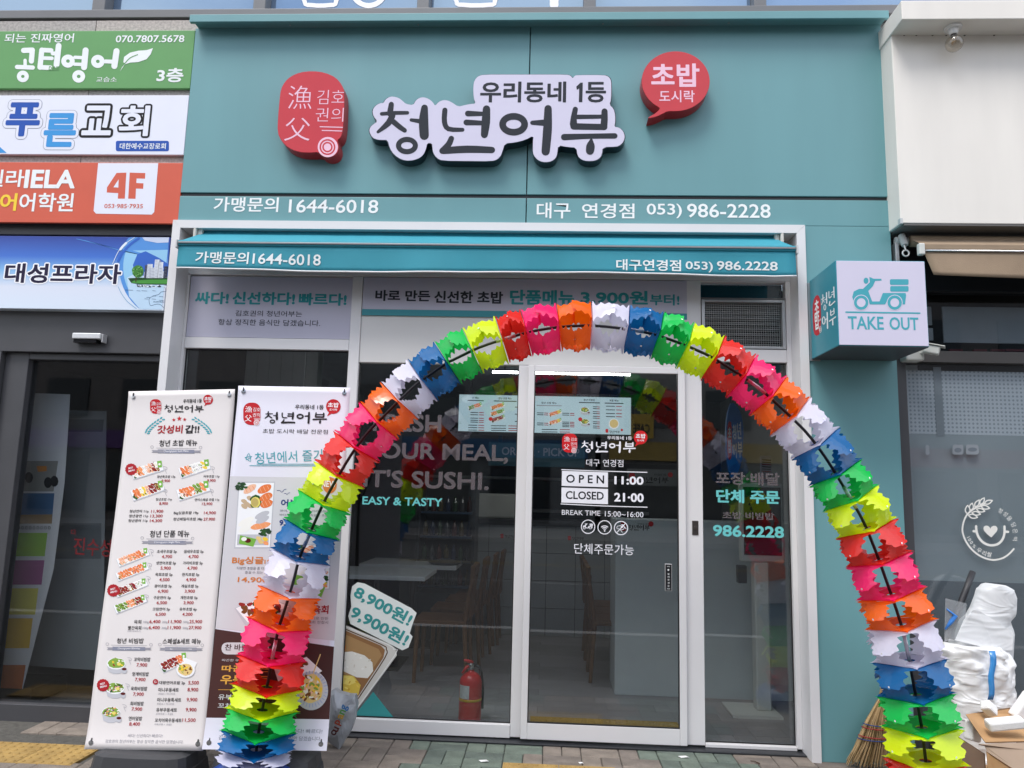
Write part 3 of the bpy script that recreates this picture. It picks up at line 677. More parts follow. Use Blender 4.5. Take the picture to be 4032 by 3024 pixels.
# ================================================================ SUSHI SHOP FRONT
sf = E('shop_front', (.4, .05, 0), 'teal clad sushi shop front with white framed windows under a retracted awning', 'shop front')
zs0, zs1 = Zp(2080, 780), Zp(2080, 766)                     # dark strip
yF = -.02
fxl = (X(682, 859, yF) + X(618, 1536, yF)) / 2; fxr = (X(3171, 892, yF) + X(3202, 2000, yF) + X(3238, 3010, yF)) / 3
fzt = (Zp(682, 859, yF) + Zp(3171, 892, yF)) / 2
BW = .052
ztop = Zp(2016, 66, -.1); xs_ = X(2081, 450)
M().box(xl, xs_ - .003, 0, .045, zs1, ztop - .002).out('cladding_panel', TEAL, sf, bevel=.003)
M().box(xs_ + .003, xr, 0, .045, zs1, ztop - .002).out('cladding_panel', TEAL, sf, bevel=.003)
M().box(xl, xs_ - .003, 0, .045, fzt + .001, zs0).out('cladding_panel', TEAL, sf, bevel=.003)
M().box(xs_ + .003, xr, 0, .045, fzt + .001, zs0).out('cladding_panel', TEAL, sf, bevel=.003)
M().box(fxr + .001, xr, .0, .045, .0, fzt).out('cladding_panel', TEAL, sf, bevel=.002)
M().box(xl + .003, xr - .003, .012, .055, zs0 - .03, zs1 + .03).out('shadow_gap_strip', BLACK, sf)
M().box(xr - .04, xr - .001, .0455, .3, 0, ztop).out('side_return', TEAL, sf)
# cornice: folded fascia with a stepped soffit
cx0, cx1 = X(747, 65, -.1), X(3501, 62, -.1); cz0, cz1 = Zp(2016, 79, -.1), Zp(2016, 49, -.1)
M().box(cx0, cx1, -.1, -.075, cz0, cz1).out('cornice', TEAL, sf, bevel=.003)
M().box(cx0 + .012, cx1 - .004, -.0745, .09, cz0 + .02, cz1 - .002).out('cornice_soffit', TEAL, sf, bevel=.002)
for x in (-1.75, -.9, .3, 1.1):
    M().lathe((x, -.03, cz0 + .0185), [(.005, -.003), (.006, 0.001)], 8).out('rivet', DULLMETAL, sf)
# phone numbers stuck on the lower panels
s = facade(0, (700, 0, 1.659))
s.text('가맹문의', 240, 1288, 655, 1386, INKW, .018); s.out('phone_lettering', sf); s.text('1644-6018', 730, 1302, 1308, 1394, INKW, .006)
s.out('phone_lettering', sf)
s.z = (1900, 0, 1.659)
s.text('대구', 355, 1322, 573, 1428, INKW, .012); s.text('연경점', 650, 1328, 992, 1428, INKW, .012)
s.out('branch_lettering', sf)
s.text('053)', 1072, 1330, 1302, 1426, INKW, .012); s.text('986-2228', 1335, 1330, 1882, 1426, INKW, .012)
s.out('lettering', sf)

# white outer frame: mitred border with a deep reveal
def frame_piece(pts, name):  # pts (x,z) front polygon
    M().prism(pts, yF, .2).out(name, WHITE, sf, bevel=.0025)
a, b, t_ = fxl, fxr, fzt
e = .0008
frame_piece([(a, .0), (a + BW, .0), (a + BW, t_ - BW - e), (a, t_ - e)], 'frame_jamb')
frame_piece([(b - BW, .0), (b, .0), (b, t_ - e), (b - BW, t_ - BW - e)], 'frame_jamb')
frame_piece([(a + e, t_), (b - e, t_), (b - BW, t_ - BW), (a + BW, t_ - BW)], 'frame_head')
ia, ib, it = a + BW, b - BW, t_ - BW
# inner window frame
yW = .13
def bar(x0, x1, z0, z1, name, y0=yW, y1=.198, m=WHITE, bev=.003, par=None):
    return M().box(x0, x1, y0, y1, z0, z1).out(name, m, par or sf, bevel=bev)
xA = X(748, 1100, yW); xB0, xB1 = X(1390, 1085, yW), X(1430, 1090, yW)
xC0, xC1 = X(2044, 1430, yW), X(2106, 1465, yW); xD0, xD1 = X(2666, 1465, yW), X(2762, 1430, yW); xE = X(3100, 1430, yW)
zT = Zp(1430, 1088, yW); zl1_, zl0_ = Zp(1380, 1337, yW), Zp(1380, 1380, yW)
zm = Zp(1700, 1398, yW); zdt = Zp(2380, 1470, yW); zr1, zr0 = Zp(2930, 1375, yW), Zp(2930, 1425, yW)
zmb = Zp(1800, 2846, yW); zdb = Zp(2380, 2857, .11); zrb = Zp(2960, 2936, yW)
bar(ia, ib, zT, it, 'head_panel', m=WHITE)
bar(ia, xA, .02, zT - .001, 'window_stile'); bar(xE, ib, .02, zT - .001, 'window_stile')
bar(xB0, xB1, .02, zT - .001, 'mullion'); bar(xD0 + .045, xD1, .02, zT - .001, 'mullion')
xdl, xdr = X(2045, 2926, .11) + .004, xD0 + .043
bar(xC0, xdl + .002, .02, zdt + .042, 'mullion', y0=.135)
bar(xA + .001, xB0 - .001, zl0_, zl1_, 'transom'); bar(xD1 + .001, xE - .001, zr0, zr1, 'transom')
bar(xB1 + .001, xD0 + .044, zdt + .045, zT - .001, 'white_board', y0=.14, m=IVORY)
bar(xB1 + .001, xC0 - .001, zm, zdt + .044, 'white_board', y0=.145, m=IVORY)
bar(xA + .001, xB0 - .001, zl1_ + .001, zT - .001, 'white_board', y0=.15, m=IVORY)
bar(xA + .001, xB0 - .001, .02, .09, 'bottom_rail'); bar(xB1 + .001, xC0 - .001, .015, zmb, 'bottom_rail'); bar(xD1 + .001, xE - .001, .01, zrb, 'bottom_rail')
bar(xA - .02, ib, .0, .0095, 'threshold', y0=.06, y1=.26, m=BLACK, bev=.002)
GL = glass('shop_glass', (.83, .86, .87), 1.52, 1.8)
def pane(x0, x1, z0, z1, y=.172, par=None, m=None):
    return M().box(x0 + .001, x1 - .001, y, y + .008, z0 + .001, z1 - .001).out('glass_pane', m or GL, par or sf)
pane(xA, xB0, .09, zl0_); pane(xB1, xC0, zmb, zm); pane(xD1, xE, zrb, zr0)
GASK = mat('black_gasket', (.012, .012, .013), .5)
for x0, x1, z0, z1 in ((xB1, xC0, zmb, zm), (xD1, xE, zrb, zr0), (xA, xB0, .09, zl0_)):
    g = .006
    M().box(x0 + .0005, x0 + g, .16, .171, z0 + .0005, z1 - .0005).box(x1 - g, x1 - .0005, .16, .171, z0 + .0005, z1 - .0005).box(x0 + g + .0002, x1 - g - .0002, .16, .171, z0 + .0005, z0 + g).box(x0 + g + .0002, x1 - g - .0002, .16, .171, z1 - g, z1 - .0005).out('gasket', GASK, sf)
# right bay: glass strip above a mesh vent window
zv1, zv0 = Zp(2930, 1180, yW), Zp(2930, 1373, yW)
bar(xD1 + .001, xE - .001, zv1, zv1 + .012, 'transom', m=GREYFR)
pane(xD1, xE, zv1 + .013, Zp(2930, 1113, yW), m=SKYGL if False else GL)
M().box(xD1 + .003, xE - .003, .19, .2, zv1 + .014, Zp(2930, 1112, yW)).out('film_strip', mat('dark_teal_film', srgb(24, 78, 92), .4), sf)
bar(xD1 + .001, xE - .001, Zp(2930, 1111, yW), zT - .002, 'transom')
vx0, vx1 = xD1 + .004, xE - .004
M().box(vx0, vx0 + .02, .125, .165, zv0, zv1 - .002).box(vx1 - .02, vx1, .125, .165, zv0, zv1 - .002).box(vx0 + .0205, vx1 - .0205, .125, .165, zv0, zv0 + .016).box(vx0 + .0205, vx1 - .0205, .125, .165, zv1 - .018, zv1 - .002).out('vent_frame', DULLMETAL, sf, bevel=.002)
MESH = mat('steel_mesh', (.5, .5, .48), .3, metal=.9)
m = M(); a0, a1, c0, c1 = vx0 + .022, vx1 - .022, zv0 + .018, zv1 - .02
nx, nz_ = 34, 20
for i in range(nx + 1):
    x = a0 + (a1 - a0) * i / nx; m.box(x - .0007, x + .0007, .141, .143, c0, c1)
for i in range(nz_ + 1):
    z = c0 + (c1 - c0) * i / nz_; m.box(a0, a1, .1432, .1452, z - .0007, z + .0007)
m.out('wire_mesh', MESH, sf)['kind'] = 'stuff'
# round ventilation slots behind the mesh
m = M()
for i in range(8):
    z = c0 + (c1 - c0) * (i + .5) / 8; m.box(a0, a1, .185, .197, z - .006, z + .006)
m.out('louvre', mat('louvre_grey', (.12, .12, .12), .3, metal=.6), sf)['kind'] = 'stuff'
M().box(a0 - .01, a1 + .01, .215, .225, c0 - .01, c1 + .01).out('vent_backing', mat('vent_dark', (.02, .02, .022), .6), sf)

# sliding door leaf
dr = M()
zdb0 = .022
dr.box(xdl, xC1, .1, .13, zdb0, zdt + .04).box(xD0, xdr, .1, .13, zdb0, zdt + .04).box(xC1 + .0003, xD0 - .0003, .1, .13, zdt, zdt + .04).box(xC1 + .0003, xD0 - .0003, .1, .13, zdb0, zdb)
dr = dr.out('door', WHITE, sf, bevel=.003)
M().box(xC1 + .0005, xD0 - .0005, .112, .12, zdb + .0005, zdt - .0005).out('glass_pane', GL, dr)
g = .006
M().box(xC1 + .0005, xC1 + g, .101, .1115, zdb + .0005, zdt - .0005).box(xD0 - g, xD0 - .0005, .101, .1115, zdb + .0005, zdt - .0005).box(xC1 + g, xD0 - g, .101, .1115, zdb + .0005, zdb + g).out('gasket', GASK, dr)
# door lock plate and touch switch
p, q = F(2725, 2050, yW), F(2750, 2107, yW)
lk = M().box(p.x, q.x, yW - .004, yW - .0005, q.z, p.z).lathe(((p.x + q.x) / 2, yW - .006, (p.z + q.z) / 2), [(.011, -.004), (.011, .003)], 14, 0, Matrix.Rotation(R(90), 3, 'X')).out('lock_plate', mat('bronze_lock', (.12, .105, .1), .35, metal=.8), sf, bevel=.001)
p, q = F(2617, 2219, .11), F(2645, 2327, .11)
sw = M().box(p.x, q.x, .098, .1112, q.z, p.z).out('touch_switch', mat('switch_rim', (.6, .6, .6), .35, metal=.6), dr, bevel=.002)
M().box(p.x + .004, q.x - .004, .096, .0978, q.z + .004, p.z - .004).out('switch_face', mat('switch_black', (.012, .012, .014), .3), dr)
s = facade(.0955, (1700, 2000, 1.62))
s.text('AUTO', 1500, 370, 1519, 378, INKW, .01); s.disc(1509, 395, 6, INKW, 3)
for k, ch in enumerate('눌러주세요'): s.text(ch, 1504, 415 + k * 19, 1516, 427 + k * 19, INKW, .01)
s.text('PUSH', 1501, 512, 1520, 520, INKW, .01)
s.out('switch_lettering', dr)

# vinyl on the door glass
yG = .1115
s = facade(yG, (2180, 1660, 2.9615))
RV = pr('vinyl_red', 206, 34, 40); WV = pr('vinyl_white', 238, 238, 244)
seal(s, 98, 138, 276, 362, RV, WV); brush_name(s, 318, 222, 952, 365, WV); s.text('우리동네 1등', 625, 166, 912, 216, WV, .012); bubble(s, 1014, 185, 80, RV, WV)
s.out('vinyl_logo', dr)
s.text('대구 연경점', 380, 436, 812, 530, WV, .0)
s.stroke([(93, 560), (590, 578), (1088, 592)], WV, 3, 10); s.stroke([(86, 960), (590, 984), (1090, 998)], WV, 3, 10)
s.poly([(97, 574), (633, 592), (633, 766), (93, 749)], WV, 3); s.poly([(92, 768), (633, 786), (633, 964), (90, 944)], WV, 3)
DKI = pr('vinyl_dark', 28, 30, 36)
s.text('O P E N', 147, 616, 588, 724, DKI, .02); s.text('CLOSED', 142, 808, 584, 914, DKI, .02)
s.text('11:00', 708, 634, 1048, 740, WV, .035); s.text('21·00', 706, 828, 1050, 942, WV, .035)
s.text('BREAK TIME', 96, 1028, 543, 1098, WV, .004); s.text('15:00~16:00', 598, 1042, 1046, 1118, WV, .004)
s.out('opening_hours', dr)
# scooter, wireless and no-dogs pictograms
def scooter(sh, x, y, k, m, inner, layer=3):
    g = lambda a, b: (x + a * k, y + b * k)
    sh.poly([g(0, 130), g(10, 95), g(45, 78), g(70, 78), g(115, 35), g(112, 0), g(140, 12), g(190, 12), g(192, 24), g(150, 26), g(135, 60), g(105, 92), g(130, 160), g(178, 160), g(200, 105), g(348, 105), g(352, 120), g(345, 180), g(325, 180), g(318, 150), g(290, 125), g(260, 128), g(230, 150), g(215, 180), g(115, 180), g(105, 150), g(80, 128), g(50, 125), g(15, 150), g(10, 165)], m, layer)
    sh.disc(*g(90, 25), 16 * k, m, layer, 20 * k)
    for cx in (58, 277):
        sh.disc(*g(cx, 168), 52 * k, inner, layer + 1, n=20); sh.ring(*g(cx, 168), 38 * k, 38 * k, 18 * k, m, layer + 2, 20)
    sh.rrect(*g(246, 15), *g(368, 52), 8 * k, m, layer); sh.rrect(*g(248, 60), *g(368, 96), 8 * k, m, layer)
for cx, cy in ((402, 1226), (594, 1233), (785, 1241)): s.ring(cx, cy, 78, 78, 10, WV, 3, 30)
scooter(s, 340, 1186, .32, WV, DKI)
for r_ in (20, 38, 56): s.ring(594, 1272, r_, r_, 10, WV, 3, 10, 225, 315)
s.disc(594, 1274, 9, WV, 3, n=10)
s.stroke([(735, 1240), (745, 1220), (780, 1212), (800, 1200), (822, 1220), (818, 1250), (790, 1262), (760, 1250), (738, 1250)], WV, 3, 6); s.stroke([(800, 1205), (845, 1250)], WV, 3, 7); s.stroke([(778, 1262), (800, 1292)], WV, 3, 6); s.disc(795, 1228, 14, WV, 3)
s.stroke([(732, 1298), (838, 1186)], WV, 4, 9)
s.out('pictogram_row', dr)
s.text('단체주문가능', 240, 1418, 934, 1560, WV, .0)
s.out('vinyl_lettering', dr)
# vinyl on the fixed pane
s = facade(.1715, (1380, 1600, 3.16))
s.text('FRESH', 290, 88, 1128, 328, FROST, .03); s.out('slogan_lettering', sf); s.text('YOUR MEAL,', 180, 440, 1960, 720, FROST, .03); s.out('slogan_lettering', sf); s.text("IT'S SUSHI.", 170, 780, 1720, 1045, FROST, .03); s.out('slogan_lettering', sf)
TV = pr('vinyl_teal', 108, 196, 196); s.text('EASY & TASTY', 152, 1118, 1142, 1248, TV, .025)
s.out('slogan_lettering', sf)
s.z = (800, 2000, 1.62)
OUT_ = pr('sticker_edge', 226, 232, 230); OT = pr('sticker_teal', 62, 150, 150)
s.poly([(940, 560), (950, 500), (985, 474), (1030, 482), (1330, 640), (1362, 670), (1335, 742), (1318, 800), (1336, 820), (1310, 890), (1270, 908), (1235, 890), (940, 740), (925, 690), (945, 630)], OUT_, 2)
s.trot('8,900원!', 1148, 625, 92, 28.5, OT, .035, 4, 400); s.trot('9,900원!', 1125, 752, 92, 28.5, OT, .035, 4, 400)
s.out('price_sticker', sf)
BX = [pr('bento_%d' % i, *c) for i, c in enumerate([(214, 212, 206), (150, 110, 74), (176, 140, 96), (238, 236, 228), (226, 196, 84), (240, 220, 120), (224, 130, 60), (206, 204, 200)])]
cl = lambda x: max(x, 893)
s.poly([(893, 740), (1190, 868), (1225, 895), (1236, 940), (948, 1332), (893, 1300)], BX[0], 2)
s.poly([(893, 775), (1135, 878), (1160, 905), (1150, 955), (980, 1215), (893, 1190)], BX[1], 3); s.poly([(893, 800), (1120, 900), (1140, 940), (1040, 1090), (893, 1060)], BX[2], 4)
s.poly([(893, 920), (950, 915), (1030, 940), (1080, 985), (1085, 1040), (1050, 1085), (980, 1080), (893, 1040)], BX[3], 5); s.poly([(893, 1065), (960, 1070), (1005, 1130), (990, 1190), (940, 1212), (893, 1180)], BX[4], 5); s.poly([(893, 1070), (950, 1072), (985, 1110), (930, 1130), (893, 1120)], BX[5], 5); s.poly([(893, 860), (912, 880), (905, 915), (893, 915)], BX[6], 5)
s.stroke([(896, 768), (1140, 872), (1168, 902), (1158, 958), (985, 1222)], pr('bento_edge', 96, 66, 42), 4, 7); s.stroke([(896, 752), (1180, 872), (1214, 902), (1222, 940), (960, 1306)], pr('bento_glint', 240, 240, 238), 4, 6)
for _ in range(46):
    x, y = rnd.uniform(900, 1085), rnd.uniform(925, 1200)
    if y < 1060 and (x - 960) ** 2 / 14000 + (y - 1000) ** 2 / 5600 < 1: s.disc(x, y, rnd.uniform(6, 13), pr(('rice_a', 'rice_b', 'rice_c')[_ % 3], *((248, 246, 240), (222, 216, 204), (236, 232, 222))[_ % 3]), 6, rnd.uniform(4, 7), 7, rnd.uniform(0, 180), .15)
    elif y > 1075 and (x - 925) ** 2 / 4600 + (y - 1130) ** 2 / 3600 < 1: s.disc(x, y, rnd.uniform(7, 15), pr(('egg_a', 'egg_b', 'egg_c')[_ % 3], *((248, 226, 120), (214, 172, 62), (238, 206, 96))[_ % 3]), 6, rnd.uniform(4, 8), 7, rnd.uniform(0, 180), .15)
s.poly([(955, 1335), (1085, 1172), (1222, 1345)], OT, 3)
s.out('food_sticker', sf)
# vinyl on the right pane
s = facade(.1715, (2650, 1500, 3.318))
s.text('포장·배달', 555, 1182, 1395, 1372, FROST, .035); s.out('vinyl_lettering', sf); s.text('단체 주문', 562, 1412, 1396, 1612, TV, .04)
s.out('vinyl_lettering', sf)
s.z = (2600, 2000, 1.62); s.text('초밥·비빔밥', 395, 22, 727, 78, FROST, .03); s.out('vinyl_lettering', sf); s.text('986.2228', 335, 106, 790, 194, TV, .035)
s.out('vinyl_lettering', sf)
# backed print panels in the upper bays (separate boards screwed to the frame)
LAVP = mat('lavender_print', srgb(188, 186, 202), .45, noise=.02, spec=.3)
t = E('window_sign_panel', F(1060, 1337, .14), 'grey slogan board in the upper left window bay above the banner stands', 'sign', 'printed boards under the awning')
M().box(X(744, 1200, .14), X(1388, 1200, .14), .138, .1495, zl1_ + .004, zT - .012).out('board', LAVP, t)
s = facade(.1378, (600, 1000, 1.659)); TT = pr('slogan_teal', 54, 146, 152)
s.z = (0, 1000, 1.659); s.text('싸다!', 1278, 246, 1492, 330, TT, .04); s.z = (800, 1000, 1.659)
s.text('신선하다!', 195, 246, 598, 336, TT, .04); s.text('빠르다!', 628, 254, 936, 340, TT, .04)
s.text('김호권의 청년어부는', 213, 368, 645, 412, INKD, .0); s.text('항상 정직한 음식만 담겠습니다.', 102, 424, 764, 474, INKD, .0)
s.out('lettering', t)
t = E('window_sign_panel', F(2060, 1240, .13), 'long grey price board under the awning behind the top of the arch', 'sign', 'printed boards under the awning')
px0, px1 = X(1433, 1100, .13), X(2704, 1150, .13); pz0, pz1 = Zp(1440, 1241, .13), Zp(1440, 1092, .13)
pzm = Zp(1440, 1217, .13)
M().box(px0, px1, .128, .1395, pzm, pz1).out('board', LAVP, t); M().box(px0, px1, .1275, .139, pz0, pzm - .0003).out('lower_band', mat('print_teal', srgb(52, 140, 150), .4, noise=.02), t)
s = facade(.1278); s.z = (800, 1000, 1.659); s.text('바로 만든', 1127, 234, 1482, 312, INKD, .035)
s.z = (1700, 1000, 1.659); s.text('신선한 초밥', 18, 240, 465, 326, INKD, .035); s.text('단품메뉴', 512, 232, 930, 338, TT, .04); s.text('3,900원', 972, 236, 1412, 338, TT, .04); s.text('부터!', 1425, 262, 1618, 338, TT, .03)
s.out('lettering', t)

# ---------------------------------------------------------------- awning
aw = E('awning', (.2, .0, fzt - .1), 'retracted teal awning with white phone lettering beneath the shop sign', 'awning')
AWN = mat('awning_fabric', srgb(46, 140, 158), .7, noise=.05, nscale=5, bump=.12, bscale=300)
AWD = mat('valance_fabric', srgb(46, 140, 158), .7, noise=.05, nscale=5, bump=.12, bscale=300)  # valance cloth, same colour as the canopy
yA = -.12
ax0, ax1 = X(703, 945, yA), X(3134, 985, yA)
zbar1, zbar0 = Zp(1400, 959, yA), Zp(1400, 966, yA); zvb = Zp(1400, 1071, yA)
zroll = Zp(1400, 915, .0)
# sloped cover from the roller down to the front bar
m = M(); nseg = 30
for i in range(nseg + 1):
    x = ax0 + .01 + (ax1 - ax0 - .02) * i / nseg; tape = .06 * (1 if i in (0, nseg) else 0)
    xx = x + (.07 if i == 0 else -.07 if i == nseg else 0)
    for j, (f, dy) in enumerate(((0, .03), (.5, -.045), (1, -.112))):
        sag = -.004 * math.sin(math.pi * f) * (1 + .4 * math.sin(i * 1.7))
        m.v.append(Vector((xx + (x - xx) * f, dy, zroll + (zbar1 + .012 - zroll) * f + sag)))
for i in range(nseg):
    for j in range(2): m.f.append((i * 3 + j, i * 3 + j + 1, i * 3 + j + 4, i * 3 + j + 3)); m.mi.append(0)
m.out('canopy', AWN, aw, smooth=True)
m = M().tube([(ax0 + .08, .055, zroll - .005), (ax1 - .08, .055, zroll - .005)], .03, 14).out('roller', AWN, aw, smooth=True)
M().box(ax0, ax1, -.128, -.1, zbar0 - .012, zbar1 + .012).out('front_bar', AWN, aw, bevel=.008)
M().box(ax0 + .004, ax1 - .004, -.134, -.1285, zbar0, zbar1).out('bar_trim', mat('grey_trim', (.25, .25, .26), .35, metal=.5), aw, bevel=.0015)
for x, d in ((ax0, -1), (ax1, 1)):
    M().box(x, x + d * .012, -.136, -.09, zbar0 - .03, zbar1 + .016).out('end_cap', mat('cap_grey', (.55, .55, .55), .4), aw, bevel=.006)
    M().box(x - d * .055, x - d * .035, -.02, .1, zroll - .05, zroll + .02).box(x - d * .085, x - d * .0555, .0, .09, zroll - .035, zroll + .03).out('roller_bracket', mat('ivory_plastic', (.6, .57, .52), .45), aw, bevel=.008)
# hanging valance with a slight ripple and a white hem
nv, nh = 60, 6; m = M(); hem = M()
def vpt(i, j):
    f = i / nv; x = ax0 + .002 + (ax1 - ax0 - .004) * f; g = j / nh
    z = (zbar0 - .013) + (zvb + .012 - (zbar0 - .013)) * g
    k = g * (.006 * math.sin(f * 19) + .004 * math.sin(f * 47 + 1))
    edge = max(0, (f - .93) / .07) * g; 
    return Vector((x, -.118 - k - .012 * edge * math.sin(f * 90), z + .006 * g * math.sin(f * 9 + 2) - .0 + .012 * g * max(0, f - .8)))
for i in range(nv + 1):
    for j in range(nh + 1): m.v.append(vpt(i, j))
for i in range(nv):
    for j in range(nh): k = i * (nh + 1) + j; m.f.append((k, k + 1, k + nh + 2, k + nh + 1)); m.mi.append(0)
va = m.out('valance', AWD, aw, smooth=True)
va.modifiers.new('cloth', 'SOLIDIFY').thickness = .002
hem.tube([vpt(i, nh) + Vector((0, -.001, -.004)) for i in range(nv + 1)], .0055, 6).out('hem', WHITE, aw, smooth=True)
def on_valance(u, v, n):
    f = (u - ax0) / (ax1 - ax0); g = (zbar0 - .013 - v) / (zbar0 - .013 - zvb - .012)
    p = vpt(f * nv, g * nh); return Vector((u, p.y - .0015 - n, v + p.z - ((zbar0 - .013) + (zvb + .012 - (zbar0 - .013)) * g)))
s = Sheet(lambda px, py: (lambda p: (p.x, p.z))(F(px, py, -.12)), on_valance, (600, 840, 2.765))
AWW = pr('awning_white', 226, 232, 232)
s.text('가맹문의', 478, 418, 1046, 556, AWW, .02); s.text('1644-6018', 1100, 436, 1828, 560, AWW, .012)
s.out('lettering', va)
s.z = (1700, 1000, 1.659); s.text('대구연경점', 1205, 36, 1628, 116, AWW, .02); s.z = (2600, 1000, 1.659); s.text('053)', 164, 48, 345, 118, AWW, .02); s.text('986.2228', 370, 44, 768, 106, AWW, .02)
s.out('lettering', va)
W_va = va

# ---------------------------------------------------------------- the three projecting signs above
SA = (700, 0, 1.659)
def front_poly(pts, y): return [(lambda p: (p.x, p.z))(F(SA[0] + x / SA[2], SA[1] + y_ / SA[2], y)) for x, y_ in pts]
def smooth_closed(pts, it=2):
    for _ in range(it):
        q = []
        for i in range(len(pts)):
            a, b = pts[i], pts[(i + 1) % len(pts)]
            q += [(a[0] * .75 + b[0] * .25, a[1] * .75 + b[1] * .25), (a[0] * .25 + b[0] * .75, a[1] * .25 + b[1] * .75)]
        pts = q
    return pts
def box_sign(name, label, pts, y, face, side, trim=None, k=1):
    P = front_poly(smooth_closed(pts, k), y)
    zc = sum(p[1] for p in P) / len(P); xc = sum(p[0] for p in P) / len(P)
    t = E(name, (xc, -.001, min(p[1] for p in P)), label, 'sign')
    M().prism(P, y + .003, -.0015, 0).out('sign_box', side, t)
    ins = [((x - xc) * .993 + xc, (z - zc) * .99 + zc) for x, z in P]
    M().prism(ins, y, y + .0025, 0).out('acrylic_face', face, t)
    return t
yN = -.085
MAIN = [(1245, 860), (1250, 832), (1275, 810), (1300, 793), (1272, 758), (1266, 720), (1285, 690), (1315, 672), (1340, 672), (1350, 650), (1375, 632), (1400, 628), (1440, 638), (1465, 658), (1485, 678), (1535, 686), (1550, 655), (1575, 637), (1605, 633), (1640, 646), (1665, 668), (1678, 692), (1700, 665), (1730, 652), (1760, 654), (1790, 668), (1830, 696), (1870, 686), (1910, 678), (1946, 676), (1932, 640), (1929, 560), (1938, 520), (1960, 495), (1995, 484)]
MAIN += [(B0 + x, y) for x, y in [(200, 484), (400, 484), (555, 484), (580, 492), (593, 510), (605, 492), (625, 487), (800, 487), (827, 497), (842, 515), (847, 550), (845, 650), (834, 682), (862, 710), (872, 750), (872, 800), (866, 829), (900, 834), (925, 858), (936, 890), (928, 925), (905, 950), (880, 960), (790, 962), (785, 1010), (770, 1035), (740, 1052), (690, 1055), (650, 1045), (625, 1020), (617, 965), (560, 962), (497, 950), (490, 1010), (480, 1035), (455, 1055), (415, 1063), (375, 1055), (345, 1030), (330, 1000), (331, 930), (335, 885), (280, 915), (210, 932), (146, 938), (130, 990)]]
MAIN += [(2110, 1020), (2085, 1045), (2050, 1055), (1900, 1054), (1725, 1052), (1690, 1035), (1665, 1000), (1660, 960), (1658, 937), (1626, 935), (1618, 975), (1600, 1015), (1565, 1040), (1510, 1053), (1460, 1046), (1410, 1015), (1380, 970), (1366, 915), (1335, 915), (1300, 914), (1265, 900)]
t = box_sign('name_sign', 'lavender lightbox sign cut round black brush lettering in the middle of the fascia', MAIN, yN, LAV, DARKSIDE)
s = facade(yN, SA); SGI = pr('sign_ink', 44, 48, 56)
for st in STROKES: s.stroke(st, SGI, 1)
for x, y, rx, ry, wd in RINGS: s.ring(x, y, rx, ry, wd, SGI, 1, 34)
s.text('우리동네', 1978, 533, B0 + 545, 670, SGI, .03, 1); s.text('등', B0 + 674, 535, B0 + 806, 670, SGI, .03, 1)
s.poly([(B0 + 612, 566), (B0 + 640, 540), (B0 + 655, 540), (B0 + 652, 668), (B0 + 629, 668), (B0 + 631, 578), (B0 + 616, 588)], SGI, 1)
s.out('lettering', t)
yN2 = -.1
SEAL = [(664, 650), (672, 580), (700, 530), (740, 495), (800, 470), (880, 462), (960, 472), (1030, 503), (1072, 552), (1090, 605), (1086, 760), (1078, 860), (1064, 900), (1040, 918), (1052, 950), (1048, 990), (1025, 1018), (985, 1029), (948, 1020), (922, 994), (860, 999), (790, 995), (720, 967), (675, 920), (650, 865), (654, 760)]
t = box_sign('seal_sign', 'red rounded box sign with thin pink characters at the fascia\'s window end', SEAL, yN2, REDA, REDS)
t['label'] = 'red rounded box sign with thin pink characters and a white ringed dot'
s = facade(yN2, SA)
s.text('漁', 728, 560, 872, 712, INKP, -.008, 1); s.text('父', 705, 770, 860, 920, INKP, -.008, 1); s.text('김호', 915, 588, 1086, 680, INKP, -.012, 1); s.text('권의', 904, 705, 1080, 795, INKP, -.012, 1)
s.stroke([(930, 828), (1076, 832)], INKP, 1, 6); s.stroke([(943, 852), (1072, 856)], INKP, 1, 6)
s.disc(980, 961, 66, INKP, 1, n=32)
for r_ in (47, 29): s.ring(978, 961, r_, r_, 10, REDA, 2, 30)
s.out('lettering', t)
BUB = [(B0 + 1262 + 223 * math.cos(R(a_)), 530 + 197 * math.sin(R(a_))) for a_ in range(120, -231, -10)][::-1]
BUB = [(B0 + 1262 + 223 * math.cos(R(a_)), 530 + 197 * math.sin(R(a_))) for a_ in range(117, 465, 9) if not 105 <= (a_ % 360) < 117][:0]
a_l = [a for a in range(120, 120 + 340, 10)]
BUB = [(B0 + 1262 + 223 * math.cos(R(a_)), 530 + 197 * math.sin(R(a_))) for a_ in a_l]      # 120 deg clockwise on the picture to 100 deg
BUB += [(B0 + 1206, 727), (B0 + 1180, 742), (B0 + 1130, 765), (B0 + 1080, 774), (B0 + 1086, 766), (B0 + 1130, 742), (B0 + 1160, 712)]
t = box_sign('speech_bubble_sign', 'round red speech bubble sign with pink lettering beside the lavender name sign', BUB, yN2, REDA, REDS, k=1)
s = facade(yN2, (1900 + (B0 - 1990.8) / 1.659, 0, 1.659))
s.text('초밥', 1102, 415, 1418, 568, INKP, .03, 1); s.text('도시락', 1154, 590, 1386, 668, INKP, .01, 1)
s.out('lettering', t)

